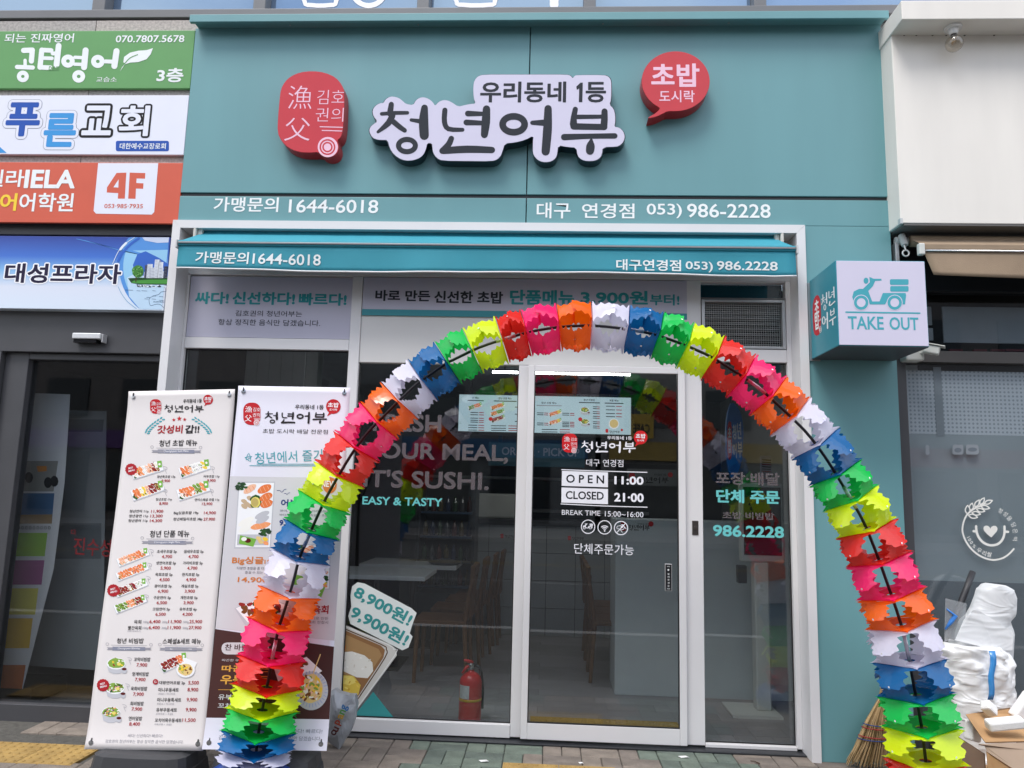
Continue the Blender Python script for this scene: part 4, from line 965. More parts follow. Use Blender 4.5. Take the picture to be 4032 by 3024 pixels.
# ---------------------------------------------------------------- take-out box sign
yT = -.43
p0, p1 = F(3294, 1024, yT), F(3658, 1366, yT)
bxl, bxr = (F(3291, 1024, yT).x + F(3302, 1360, yT).x) / 2, (F(3644, 1027, yT).x + F(3659, 1366, yT).x) / 2
bzt, bzb = (F(3291, 1024, yT).z + F(3644, 1027, yT).z) / 2, (F(3302, 1360, yT).z + F(3659, 1366, yT).z) / 2
t = E('takeout_sign', ((bxl + bxr) / 2, -.001, bzb), 'white and teal box sign with a scooter pictogram, projecting from the teal wall', 'sign')
SIDET = mat('sign_side_teal', srgb(50, 140, 156), .35, noise=.03)
M().box(bxl, bxr, yT + .004, -.012, bzb, bzt).out('sign_box', SIDET, t, bevel=.003)
M().box(bxl + .004, bxr - .004, yT, yT + .0035, bzb + .004, bzt - .004).out('acrylic_face', LAV, t, bevel=.0015)
M().box(bxl + .004, bxr - .004, yT + .006, -.014, bzb - .0035, bzb - .0005).out('base_plate', mat('dark_base_plate', (.06, .065, .075), .5), t)
M().box(bxl - .012, bxl + .05, -.011, -.0005, bzb - .01, bzt - .01).out('wall_bracket', DULLMETAL, t)
s = facade(yT, (3232, 1000, 1.659)); TKT = pr('sign_teal', 74, 164, 178)
scooter(s, 205, 150, 1.0, TKT, LAV, 1); s.stroke([(164, 380), (646, 387)], TKT, 1, 10)
s.text('TAKE', 175, 406, 412, 495, TKT, .02, 1); s.text('OUT', 446, 412, 640, 498, TKT, .02, 1)
s.out('lettering', t)
# side face: print on the plane x = bxl
def side_conv(px, py):
    d = ray(px, py); q = CAM + d * ((bxl - CAM.x) / d.x); return (-q.y, q.z)
s = Sheet(side_conv, lambda u, v, n: Vector((bxl - n, -u, v)), (3100, 1000, 3.686)); SRED = pr('side_red', 196, 50, 60)
g = lambda a, b: (364 + a * 126, 596 + a * 0 + b * 590)
s.poly([(370, 820), (372, 740), (384, 665), (410, 615), (432, 596), (455, 605), (475, 650), (484, 720), (490, 900), (490, 1010), (482, 1120), (460, 1170), (428, 1188), (395, 1165), (380, 1100), (372, 960)], SRED, 1)
s.text('초', 394, 690, 465, 850, INKW, .03, 2); s.text('밥', 398, 870, 468, 1075, INKW, .03, 2)
s.ring(482, 1095, 15, 46, 6, INKW, 2, 20); s.ring(482, 1095, 7, 24, 5, INKW, 2, 16)
s.stroke([(458, 968), (494, 934)], INKW, 2, 5); s.stroke([(462, 978), (494, 950)], INKW, 2, 5)
s.stroke([(518, 590), (520, 640)], INKW, 2, 12); s.stroke([(500, 660), (540, 632)], INKW, 2, 12); s.stroke([(520, 655), (515, 690), (500, 735)], INKW, 2, 11); s.stroke([(522, 670), (540, 700)], INKW, 2, 11)
s.stroke([(548, 665), (566, 652)], INKW, 2, 12); s.stroke([(572, 562), (575, 712)], INKW, 2, 17); s.ring(548, 776, 14, 38, 11, INKW, 2)
s.stroke([(607, 548), (610, 640), (642, 615)], INKW, 2, 13); s.stroke([(645, 560), (672, 545)], INKW, 2, 12); s.stroke([(645, 595), (672, 580)], INKW, 2, 12); s.stroke([(678, 480), (683, 635)], INKW, 2, 16)
s.stroke([(622, 690), (612, 745), (640, 738), (694, 686)], INKW, 2, 16)
s.ring(532, 965, 20, 52, 15, INKW, 2); s.stroke([(556, 955), (580, 938)], INKW, 2, 12); s.stroke([(582, 850), (588, 1080)], INKW, 2, 18)
s.stroke([(632, 815), (634, 890)], INKW, 2, 13); s.stroke([(680, 790), (682, 860)], INKW, 2, 13); s.stroke([(634, 850), (680, 822)], INKW, 2, 11); s.stroke([(636, 895), (680, 866)], INKW, 2, 13)
s.stroke([(615, 975), (704, 914)], INKW, 2, 16); s.stroke([(660, 950), (663, 1028)], INKW, 2, 18)
s.out('side_lettering', t)
# ================================================================ BANNER STANDS
def rotv(w_):
    w_ = Vector(w_); return Matrix.Rotation(w_.length, 4, w_.normalized())
def banner(c, rv, label, paper, z_ground=0.0):
    m4 = Matrix.Translation(Vector(c) + Vector((0, -4.5, 1.44))) @ rotv(rv)
    t = E('banner_stand', None, label, 'banner stand', 'menu banner stands in front of the window', m=m4)
    n = 60; nxs = 20; m = M()
    rip = lambda u, v: .004 * math.sin(v * 4.2 + c[0] * 3) * (.4 + .6 * abs(u) / .3) + .001 * math.cos(u * 8 + v * 2) - .016 * max(0, (-v - .72) / .18) ** 2 - .008 * max(0, (v - .78) / .12) ** 2
    for i in range(n + 1):
        z = -.9 + 1.8 * i / n
        for j in range(nxs + 1): x = -.3 + .6 * j / nxs; m.v.append(Vector((x, rip(x, z), z)))
    for i in range(n):
        for j in range(nxs): k = i * (nxs + 1) + j; m.f.append((k, k + 1, k + nxs + 2, k + nxs + 1)); m.mi.append(0)
    o = m.out('banner_sheet', paper, t, local=True, smooth=True); sd_ = o.modifiers.new('t', 'SOLIDIFY'); sd_.thickness = .0015; sd_.offset = 1
    dk = mat('stand_black', (.03, .03, .032), .5)
    for x in (-.27, .27):
        for z in (-.87, .87):
            gr = M().lathe((x, -.0035 + rip(x, z), z), [(.007, 0), (.012, -.002), (.012, .002), (.007, .0025)], 14, 0, Matrix.Rotation(R(90), 3, 'X')).out('grommet', CHROME, t, local=True)
            M().tube([(x, .01, z + .002), (x, -.012, z + .004), (x + .001, -.016, z + .014), (x, -.012, z + .02)], .0035, 6).out('hook', mat('hook_black', (.03, .03, .03), .4), gr, local=True)
    M().tube([(0, .06, -.98), (0, .05, .1), (0, .03, .5)], .012, 8).tube([(0, .045, .25), (-.27, .012, .87)], .006, 6).tube([(0, .045, .25), (.27, .012, .87)], .006, 6).tube([(0, .055, -.3), (-.27, .012, -.87)], .006, 6).tube([(0, .055, -.3), (.27, .012, -.87)], .006, 6).out('support_rods', dk, t, local=True)
    # low moulded base on the ground
    base = m4 @ Vector((0, .06, -.98)); bm_ = M(); hgt = .15
    for k, (sx, sy, z) in enumerate(((.25, .17, 0.0), (.26, .18, .02), (.25, .17, .075), (.245, .165, .08), (.235, .155, .14), (.2, .13, hgt))):
        for q in range(16):
            a = 2 * math.pi * q / 16; ca, sa = math.cos(a), math.sin(a); pw = lambda v: math.copysign(abs(v) ** .45, v)
            zz = z + (.02 * (1 - abs(ca)) if 0 < k < 3 and sa < 0 else 0)
            bm_.v.append(Vector((base.x + sx * pw(ca), base.y + sy * pw(sa), max(zz - .0, .0))))
    for k in range(5):
        for q in range(16): bm_.f.append((k * 16 + q, k * 16 + (q + 1) % 16, (k + 1) * 16 + (q + 1) % 16, (k + 1) * 16 + q)); bm_.mi.append(0)
    bm_.f.append(tuple(range(80, 96))); bm_.mi.append(0)
    bm_.out('base', mat('stand_base', (.035, .036, .04), .55, noise=.1, bump=.1), t)
    pn = (m4.to_3x3() @ Vector((0, 1, 0))); o4 = m4.translation; inv = m4.inverted()
    def conv(px, py):
        d = ray(px, py); k = (o4 - CAM).dot(pn) / d.dot(pn); q = inv @ (CAM + d * k); return (q.x, q.z)
    sh = Sheet(conv, lambda u, v, n: m4 @ Vector((u, rip(u, v) - n - .0016, v))); sh.bend = .03
    return t, sh
PAPER = mat('cream_print', srgb(222, 216, 214), .5, noise=.02); PAPW = mat('white_print', srgb(224, 222, 234), .5, noise=.015)
t, s = banner((-1.97, 3.878, -.394), (-.097, -.035, -.027), 'cream menu banner with long sushi price list, next to the dark entrance', PAPER)
BN = pr('menu_black', 40, 36, 38); BR_ = pr('menu_red', 168, 36, 44); BG = pr('menu_grey', 150, 148, 156); RB = pr('ribbon', 132, 134, 150); TL_ = pr('laurel', 70, 160, 172); RED = pr('seal_red', 186, 34, 42); WH = pr('menu_white', 240, 238, 240)
s.z = (0, 1000, 1.659)
seal(s, 983, 950, 1057, 1044, RED, WH); s.text('우리동네 1등', 1202, 950, 1322, 974, BN, .02); brush_name(s, 1074, 985, 1332, 1037, BN); bubble(s, 1364, 954, 32, RED, WH)
def star(sh, x, y, r, m, layer=3): sh.poly([(x + r * (1 if k % 2 == 0 else .42) * math.sin(math.pi * k / 5), y - r * (1 if k % 2 == 0 else .42) * math.cos(math.pi * k / 5)) for k in range(10)], m, layer)
star(s, 1137, 1084, 13, RED); star(s, 1173, 1076, 18, RED); star(s, 1208, 1082, 13, RED)
for sx, ox in ((1, 950), (-1, 1384)):
    for k in range(8):
        a = k / 7; x = ox + sx * (8 + 100 * a ** 1.5); y = 1170 - 90 * a
        s.disc(x - sx * 4, y - 8, 11, TL_, 3, 5, 8, -60 * sx + 20 * sx * a); s.disc(x + sx * 12, y + 2, 11, TL_, 3, 5, 8, -10 * sx)
s.text('갓성비', 1032, 1120, 1192, 1172, BR_, .03); s.text('갑!!', 1214, 1118, 1302, 1172, BN, .03)
def heading(t_, x0, y0, x1, y1, sub, cx, cy, wd):
    s.text(t_, x0, y0, x1, y1, BN, .014)
    s.stroke([(cx - wd * .8, cy - 22), (cx + wd * .8, cy - 18)], BG, 3, 2); s.ring(cx - wd * .97, cy - 28, 9, 9, 2, BG, 3, 12); s.ring(cx + wd * .97, cy - 24, 9, 9, 2, BG, 3, 12)
    s.poly([(cx - wd, cy - 8), (cx + wd, cy - 5), (cx + wd * .92, cy + 2), (cx + wd, cy + 10), (cx - wd, cy + 8), (cx - wd * .92, cy)], BG, 3); s.poly([(cx - wd * .74, cy - 12), (cx + wd * .72, cy - 9), (cx + wd * .72, cy + 14), (cx - wd * .74, cy + 12)], RB, 3)
    s.text(sub, cx - wd * .5, cy - 7, cx + wd * .48, cy + 8, WH, .0)
heading('청년 초밥 메뉴', 1043, 1216, 1288, 1254, 'Cheongnyeon Sushi Menu', 1153, 1289, 164)
K1 = ['salmon', 'shrimp', 'rice', 'beef', 'egg']
def curl(x, y): s.stroke([(x, y), (x + 22, y + 6), (x + 20, y + 22), (x + 8, y + 14), (x + 20, y + 44)], BG, 3, 2)
def badge(x, y, r): 
    s.poly([(x + r * (1 + .07 * (k % 2)) * math.cos(math.pi * k / 14), y + r * (1 + .07 * (k % 2)) * math.sin(math.pi * k / 14)) for k in range(28)], BR_, 5)
    s.trot('BEST', x - 2, y - r * .25, r * .3, -14, WH, .02, 6); s.trot('MENU', x + 3, y + r * .22, r * .3, -14, WH, .02, 6)
tray(s, 960, 1410, 205, 66, -16, ['salmon', 'salmon2', 'rice', 'shrimp', 'beef', 'brown']); badge(857, 1407, 37); tray(s, 1270, 1402, 200, 66, -17, ['salmon', 'shrimp', 'rice', 'rice', 'egg'])
tray(s, 962, 1545, 215, 68, -18, ['salmon', 'egg', 'shrimp', 'beef', 'brown']); tray(s, 1262, 1545, 210, 70, -17, ['salmon', 'salmon', 'leaf2', 'salmon2'])
for x, y in ((1068, 1388), (1378, 1388), (1068, 1536), (1370, 1536)): curl(x, y)
for t_, p_, x0, y0, x1, q0, q1 in (('청년특초밥 13p', '9,900', 1027, 1446, 1145, 1056, 1110), ('어부초밥 11p', '9,900', 1331, 1444, 1434, 1355, 1408), ('청년초밥 11p', '8,900', 1018, 1594, 1122, 1041, 1096), ('연어스페샬 초밥 11p', '12,900', 1273, 1596, 1432, 1321, 1386)):
    s.text(t_, x0, y0, x1, y0 + 20, BN, .012); s.text(p_, q0, y0 + 27, q1, y0 + 47, BR_, .012)
s.z = (0, 2000, 1.62)
for t_, p_, x0, y0, x1, q0, q1 in (('청년연어 11p', '11,900', 827, 11, 946, 965, 1040), ('청년광연 11p', '13,300', 823, 41, 944, 960, 1036), ('청년광어 11p', '14,300', 819, 71, 940, 957, 1033), ('Big싱글초밥 19p', '14,900', 1110, 21, 1265, 1302, 1376), ('청년패밀리초밥 38p', '27,900', 1106, 61, 1290, 1299, 1371)):
    s.text(t_, x0, y0, x1, y0 + 22, BN, .01); s.text(p_, q0, y0 + 1, q1, y0 + 22, BR_, .01)
heading('청년 단품 메뉴', 958, 144, 1206, 186, 'Cheongnyeon Single Menu', 1068, 219, 166)
for y, kk in ((314, ['shrimp', 'salmon2', 'salmon']), (405, ['salmon', 'salmon']), (508, ['beef', 'beef', 'rice']), (612, ['leaf2', 'salmon2', 'beef'])): tray(s, 848 - (y - 314) * .05, y, 205, 52, -21, kk)
badge(727, 526, 38)
for x, y in ((955, 264), (945, 352), (936, 436), (925, 552)): curl(x, y)
for k, (a_, pa, b_, pb) in enumerate((('초새우초밥 5p', '4,700', '생새우초밥 5p', '4,700'), ('생연어초밥 5p', '5,900', '가리비초밥 5p', '4,700'), ('육회초밥 5p', '4,500', '한치초밥 5p', '4,900'), ('광어초밥 5p', '6,900', '게살초밥 5p', '3,900'), ('구운연어 5p', '6,500', '계란초밥 5p', '3,900'), ('크림연어 5p', '6,500', '유부초밥 6p', '4,200'))):
    y = 267 + k * 73.5; d = k * 5.2
    w1 = 124 if k < 2 else 108
    s.text(a_, 1003 - d, y, 1003 - d + w1, y + 24, BN, .01); s.text(pa, 1034 - d * 1.5, y + 33, 1097 - d * 1.5, y + 56, BR_, .012)
    s.text(b_, 1174 - d, y, 1174 - d + w1, y + 24, BN, .01); s.text(pb, 1203 - d * 1.4, y + 33, 1266 - d * 1.4, y + 56, BR_, .012)
for y, nm, x0, pr3 in ((714, '육회', 860, ('6,400', '11,900', '25,900')), (752, '빨간육회', 822, ('6,400', '11,900', '27,900'))):
    s.text(nm, x0, y, 903, y + 25, BN, .01)
    for k, (g_, p_) in enumerate(zip(('100g', '200g', '500g'), pr3)):
        x = (918, 1038, 1173)[k] - (y > 740) * 4; s.text(g_, x, y + 6, x + 33, y + 24, BG, .0); s.text(p_, x + 39, y, x + (106, 121, 118)[k], y + 24, BR_, .012)
s.text('(육회+양념소스)', 818, 778, 900, 792, BG, .0)
heading('청년 비빔밥', 752, 830, 918, 864, 'Cheongnyeon Bibimbap', 828, 896, 142); heading('스페셜&세트 메뉴', 1042, 832, 1284, 868, 'Special & Set Menu', 1158, 899, 140)
for x, y, kk in ((746, 998, ['leaf2', 'beef', 'purple', 'egg']), (738, 1155, ['beef', 'leaf2', 'pink']), (712, 1310, ['salmon', 'salmon2', 'leaf2', 'purple'])): bowl(s, x, y, 60, kk)
badge(663, 1129, 38)
for k, (a_, p_, x0, y0, x1, q0, q1) in enumerate((('꼬막비빔밥', '7,900', 860, 952, 960, 876, 940), ('멍게비빔밥', '7,900', 850, 1045, 950, 866, 930), ('육회비빔밥', '7,900', 840, 1138, 940, 854, 918), ('회비빔밥', '7,900', 836, 1233, 918, 844, 908), ('연어덮밥', '8,400', 826, 1328, 908, 830, 896))):
    s.text(a_, x0, y0, x1, y0 + 27, BN, .012); s.text(p_, q0, y0 + 37, q1, y0 + 63, BR_, .012)
for x, y in ((818, 952), (805, 1120), (785, 1252)): curl(x, y)
tray(s, 1110, 985, 175, 62, -24, ['beef', 'beef', 'salmon']); s.poly([(1170, 950), (1262, 985), (1240, 1030), (1165, 1000)], FOODS['tray'], 4); s.disc(1187, 1035, 62, FOODS['rim'], 4, 50); s.disc(1187, 1032, 60, FOODS['tray'], 5, 48); s.disc(1187, 1030, 48, FOODS['noodle'], 6, 38, jit=.05)
for _ in range(22): s.disc(1187 + rnd.uniform(-36, 36), 1030 + rnd.uniform(-26, 26), 12, FOODS[rnd.choice(['leaf2', 'egg', 'noodle', 'brown'])], 7, 6, 6, rnd.uniform(0, 180))
badge(995, 1108, 17)
for k, (a_, p_, sub, x0, y0, x1, q0, q1) in enumerate((('대왕연어초밥 2p', '5,500', None, 1020, 1102, 1182, 1205, 1270), ('미니우동세트', '8,900', '초밥8 + 미니우동', 1015, 1146, 1142, 1200, 1266), ('미니우동특세트', '9,900', '초밥10 + 미니우동', 1007, 1210, 1157, 1194, 1260), ('유부우동세트', '9,900', '유부우동 + 초밥5', 1000, 1274, 1130, 1188, 1254), ('꼬치어묵우동세트', '11,500', '어묵우동 + 초밥5', 992, 1340, 1160, 1167, 1249))):
    s.text(a_, x0, y0, x1, y0 + 27, BN, .012); s.text(p_, q0, y0, q1, y0 + 27, BR_, .01)
    if sub: s.text(sub, x0 - 3, y0 + 32, x0 + 105, y0 + 46, BG, .0)
s.text('싸다! 신선하다! 빠르다!', 824, 1438, 1042, 1462, BG, .0); s.text('김호권의 청년어부는 항상 정직한 음식만 담겠습니다.', 684, 1472, 1176, 1500, BG, .0)
s.out('menu_print', t)

t, s = banner((-1.356, 3.865, -.368), (-.078, -.012, .057), 'white and brown menu banner with salmon box and udon bowl, behind the rainbow arch', PAPW)
BRW = pr('udon_brown', 74, 46, 44); GOLD = pr('gold', 220, 164, 74); ORG = pr('orange_ink', 208, 124, 62); NAVY = pr('navy', 34, 56, 120); GREYP = pr('banner_grey', 206, 204, 208)
s.z = (800, 1000, 1.659)
seal(s, 264, 972, 376, 1118, RED, WH); s.text('우리동네 1등', 603, 984, 788, 1018, BN, .015); brush_name(s, 400, 1028, 808, 1110, BN); bubble(s, 852, 998, 48, RED, WH)
s.text('초밥 도시락 배달 전문점', 392, 1142, 815, 1178, BN, .004)
s.trot('청년에서 즐기자', 600, 1322, 74, -3, TL_, .0, 4, 520); s.stroke([(352, 1373), (780, 1373)], TL_, 3, 4); s.stroke([(306, 1383), (760, 1384)], TL_, 3, 4)
s.stroke([(275, 1330), (320, 1322), (282, 1345), (300, 1302), (312, 1355), (275, 1330)], TL_, 3, 4)
a = s.c(168, 1452)[1]; b_ = -.2625
s.uv([(-.2995, a), (.2995, a), (.2995, -.395), (-.2995, -.345)], GREYP, 0)
s.z = (900, 1700, 3.318)
def big_tray(x0, y0, x1, y1, dx=0):
    D = FOODS; W_, H_ = x1 - x0, y1 - y0; g = lambda a, b: (x0 + a * W_ - b * dx, y0 + b * H_)
    s.poly([g(0, 0), g(1, 0), g(1, 1), g(0, 1)], D['rim'], 1); s.poly([g(.03, .02), g(.97, .02), g(.97, .98), g(.03, .98)], D['tray'], 2); s.poly([g(.07, .79), g(.93, .79), g(.93, .95), g(.07, .95)], D['rim'], 3)
    for cx, cy, rx, ry, a_, k_ in ((.72, .11, .21, .06, -25, 'salmon'), (.78, .23, .19, .055, -25, 'salmon'), (.8, .33, .18, .06, -20, 'salmon'), (.32, .11, .2, .05, -35, 'shrimp'), (.28, .6, .24, .05, -28, 'rice'), (.3, .69, .24, .05, -28, 'rice'), (.68, .66, .28, .05, -12, 'salmon2'), (.7, .5, .22, .045, -25, 'rim'), (.72, .57, .2, .045, -25, 'rim')):
        x, y = g(cx, cy); s.disc(x, y, rx * W_, D[k_], 3, ry * H_, 14, a_, .04)
        if k_ in ('salmon', 'shrimp', 'salmon2'):
            for q in (-.5, 0, .5): s.stroke([(x + q * rx * W_ - 14, y - ry * H_ * .55 - q * 25), (x + q * rx * W_ + 14, y + ry * H_ * .55 - q * 35)], D['shrimp' if k_ != 'shrimp' else 'salmon'], 4, 5)
    for cx, cy in ((.2, .3), (.34, .25), (.2, .37), (.34, .36), (.26, .33)): x, y = g(cx, cy); s.disc(x, y, .1 * W_, pr('scallop', 196, 170, 140), 3, .033 * H_, 10, 30, .1)
    x, y = g(.5, .31); s.disc(x, y, .16 * W_, D['leaf'], 3, .09 * H_, 12, 30, .3); s.disc(x, y, .13 * W_, D['lemon'], 4, .08 * H_, 16); s.disc(x - 8, y, .1 * W_, pr('lemon_flesh', 190, 170, 100), 5, .065 * H_, 14)
    for cx, cy in ((.1, .07), (.82, .75)):
        for _ in range(14): x, y = g(cx + rnd.uniform(-.12, .12), cy + rnd.uniform(-.05, .05)); s.disc(x, y, .06 * W_, pr('parsley', 40, 66, 44) if _ % 2 else D['leaf'], 5, .02 * H_, 8, jit=.3)
    x, y = g(.32, .87); s.poly([(x - 80, y - 60), (x + 130, y - 10), (x + 90, y + 90), (x - 100, y + 50)], D['sachet'], 4); s.disc(x + 20, y + 10, 40, D['cup'], 5, 30); s.disc(x - 30, y - 10, 36, D['rice'], 5, 26)
    for cx, cy, k_ in ((.66, .85, 'noodle'), (.72, .9, 'noodle'), (.84, .86, 'egg'), (.86, .92, 'salmon2')): x, y = g(cx, cy); s.disc(x, y, .08 * W_, D[k_], 4, .03 * H_, 10, 20, .1)
big_tray(135, 652, 612, 1525, 62)
s.stroke([(635, 770), (670, 768), (700, 790), (725, 760), (755, 750)], NAVY, 3, 6); s.stroke([(730, 805), (750, 806), (766, 822), (782, 802), (804, 796)], NAVY, 3, 5)
s.text('어부초밥', 690, 880, 1130, 985, NAVY, .03); s.text('연어, 생새우, 한치, 가리비까지', 675, 1016, 1316, 1056, pr('text_grey', 100, 100, 110), 0); s.text('바다의 맛을 담은 실속있는 초밥', 670, 1068, 1302, 1108, MATS['ink_text_grey'], 0); s.text('9,900', 668, 1150, 900, 1240, NAVY, .03)
s.disc(1325, 700, 92, pr('copper', 206, 122, 66), 2, 108); s.text('NEW', 1215, 640, 1410, 725, WH, .02)
s.z = (800, 2000, 1.62)
big_tray(600, 232, 815, 520, 8)
s.text('Big싱글', 187, 308, 384, 366, ORG, .03); s.text('19p', 392, 330, 452, 364, ORG, .02); s.text('다양한 초밥을 좀 더 푸짐하게', 217, 374, 470, 396, MATS['ink_text_grey'], 0); s.text('즐길 수 있는 모듬초밥', 268, 402, 470, 422, MATS['ink_text_grey'], 0); s.text('14,900', 222, 440, 410, 480, ORG, .02)
D = FOODS
s.poly([(200, 640), (390, 560), (560, 625), (545, 665), (290, 770), (262, 740)], D['rim'], 2); s.poly([(208, 640), (388, 568), (548, 628), (285, 730)], D['tray'], 3)
for _ in range(44): s.disc(270 + rnd.uniform(-30, 220), 640 + rnd.uniform(-46, 40), 22, D[rnd.choice(['beef', 'cup', 'brown', 'leaf', 'beef'])], 4, 12, 8, rnd.uniform(0, 180), .2)
s.text('빨간육회', 592, 618, 798, 676, INKDR, .03); s.text('신선한 소고기로 만든', 560, 692, 798, 714, MATS['ink_text_grey'], 0); s.text('빨간육회 한접시', 622, 718, 796, 740, MATS['ink_text_grey'], 0)
yb1, yb2 = s.c(80, 772)[1], s.c(828, 885)[1]; yb3 = s.c(22, 1336)[1]
s.uv([(-.2998, yb1), (.2998, yb2), (.2998, yb3), (-.2998, yb3)], BRW, 1); s.uv([(-.2998, yb3), (.2998, yb3), (.2998, -.8995), (-.2998, -.8995)], PAPW, 1)
s.rrect(118, 858, 420, 934, 34, GREYP, 2); s.text('찬 바람 불 때', 142, 868, 400, 912, BRW, .02)
s.text('따끈한 우동과 초밥 세트', 123, 962, 400, 982, GREYP, 0); s.text('따끈 따끈', 122, 1002, 420, 1048, GOLD, .03); s.text('우동세트', 116, 1062, 420, 1128, GOLD, .03); s.stroke([(100, 1158), (430, 1160)], GOLD, 3, 3)
s.text('유부우동세트', 102, 1186, 360, 1226, GREYP, .01); s.text('꼬치어묵우동', 98, 1242, 360, 1280, GREYP, .01)
s.poly([(452, 1020), (560, 985), (660, 950), (760, 1040), (640, 1110), (480, 1110)], D['tray'], 3); 
for x, y in ((610, 1000), (640, 985), (570, 1030), (600, 1035)): s.disc(x, y, 36, D['brown'], 4, 16, 9, 20, .1)
s.disc(690, 1165, 108, D['rim'], 4, 124, 30); s.disc(690, 1155, 106, D['tray'], 4, 118, 30)
for k in range(30): a_ = 2 * math.pi * k / 30; s.stroke([(690 + 84 * math.cos(a_), 1155 + 94 * math.sin(a_)), (690 + 104 * math.cos(a_), 1155 + 115 * math.sin(a_))], D['bowlb'], 5, 5)
s.disc(685, 1150, 82, D['noodle'], 6, 92, 22, jit=.05)
for _ in range(60): a_, q = rnd.uniform(0, 6.28), math.sqrt(rnd.random()) * 74; s.disc(685 + q * math.cos(a_), 1150 + 1.1 * q * math.sin(a_), 17, D[rnd.choice(['noodle', 'egg', 'shrimp', 'brown', 'rice', 'leaf2'])], 7, 8, 7, rnd.uniform(0, 180), .2)
s.stroke([(700, 1060), (748, 935)], D['noodle'], 5, 7)
s.text('싸다! 신선하다! 빠르다!', 420, 1404, 762, 1436, pr('foot_grey', 120, 122, 136), 0); s.text('김호권의 청년어부는 항상 정직한 음식만 담겠습니다.', 108, 1446, 756, 1482, MATS['ink_foot_grey'], 0)
s.out('menu_print', t)

# ================================================================ RAINBOW ARCH
YA = -.80
RODPX = [(1004, 2992), (1007, 2975), (1016, 2898), (1038, 2765), (1053, 2697), (1072, 2593), (1096, 2478), (1121, 2401), (1155, 2290), (1177, 2204), (1210, 2123), (1244, 2046), (1282, 1964), (1336, 1868), (1391, 1778), (1451, 1699), (1535, 1615), (1608, 1542), (1662, 1497), (1758, 1431), (1787, 1416), (1887, 1368), (1977, 1338), (2086, 1307), (2200, 1288), (2327, 1282), (2453, 1294), (2562, 1313), (2668, 1348), (2793, 1401), (2895, 1464), (2992, 1530), (3076, 1606), (3124, 1651), (3185, 1714), (3257, 1811), (3341, 1949), (3399, 2052), (3448, 2170), (3497, 2306), (3541, 2435), (3568, 2537), (3602, 2719), (3627, 2849), (3642, 2969), (3652, 3080), (3658, 3180), (3662, 3290)]
path = []
for i in range(len(RODPX) - 1):
    a = RODPX[max(i - 1, 0)]; b = RODPX[i]; c = RODPX[i + 1]; d = RODPX[min(i + 2, len(RODPX) - 1)]
    for k in range(8):
        t_ = k / 8; path.append(tuple(.5 * (2 * b[q] + (c[q] - a[q]) * t_ + (2 * a[q] - 5 * b[q] + 4 * c[q] - d[q]) * t_ * t_ + (3 * b[q] - a[q] - 3 * c[q] + d[q]) * t_ ** 3) for q in (0, 1)))
path.append(RODPX[-1])
for _ in range(3):                                      # even out tracing jitter
    path = [path[0]] + [((path[i - 1][0] + 2 * path[i][0] + path[i + 1][0]) / 4, (path[i - 1][1] + 2 * path[i][1] + path[i + 1][1]) / 4) for i in range(1, len(path) - 1)] + [path[-1]]
WP = [F(x, y, YA) for x, y in path]
def at_y(v, side):
    best = min((abs(p[1] - v), i) for i, p in enumerate(path) if (i < len(path) / 2) == (side < 0)); return best[1]
def at_x(v): return min((abs(p[0] - v), i) for i, p in enumerate(path))[1]
bounds = [at_y(v, -1) for v in (2985, 2954, 2883, 2796, 2710, 2596, 2454, 2338, 2194, 2086, 1970, 1868, 1762, 1657, 1579, 1497)] + [at_x(v) for v in (1763, 1863, 1972, 2074, 2203, 2330, 2464, 2585, 2693, 2805, 2915, 3025, 3112, 3209, 3290)] + [at_y(v, 1) for v in (1958, 2085, 2205, 2336, 2460, 2608, 2741, 2870, 2994, 3100, 3180, 3240, 3275)]
arch = E('festoon_arch', (0, YA, 0), 'rainbow arch of jagged plastic petals on a black rod in front of the door', 'balloon arch')
arch['category'] = 'arch'
PC = [film('plastic_' + n_, c, tr, .22, .07, noise=.04) for n_, c, tr in (('white', (.78, .76, .88), .42), ('blue', (.005, .145, .40), .4), ('green', (.008, .60, .10), .42), ('yellow', (.78, .95, .008), .45), ('red', (.82, .028, .018), .42), ('pink', (.98, .022, .19), .45), ('orange', (.98, .165, .003), .45))]
STAP = mat('clear_rivet', (.85, .85, .85), .25)
PROF = [(.52, 0), (.505, .05), (.41, .10), (.29, .16), (.275, .23), (.355, .33), (.385, .40), (.31, .48), (.25, .56), (.27, .64), (.325, .73), (.335, .79), (.26, .85), (.225, .90), (.23, .98), (.20, 1.05), (.145, 1.02), (.10, .93), (.06, 1.0), (.03, 1.08), (0, 1.09)]
_p = []
for i in range(len(PROF) - 1):                          # round the teeth off
    a, b = PROF[i], PROF[i + 1]
    _p += [(a[0] * .75 + b[0] * .25, a[1] * .75 + b[1] * .25), (a[0] * .25 + b[0] * .75, a[1] * .25 + b[1] * .75)]
PROF = [PROF[0]] + _p + [PROF[-1]]
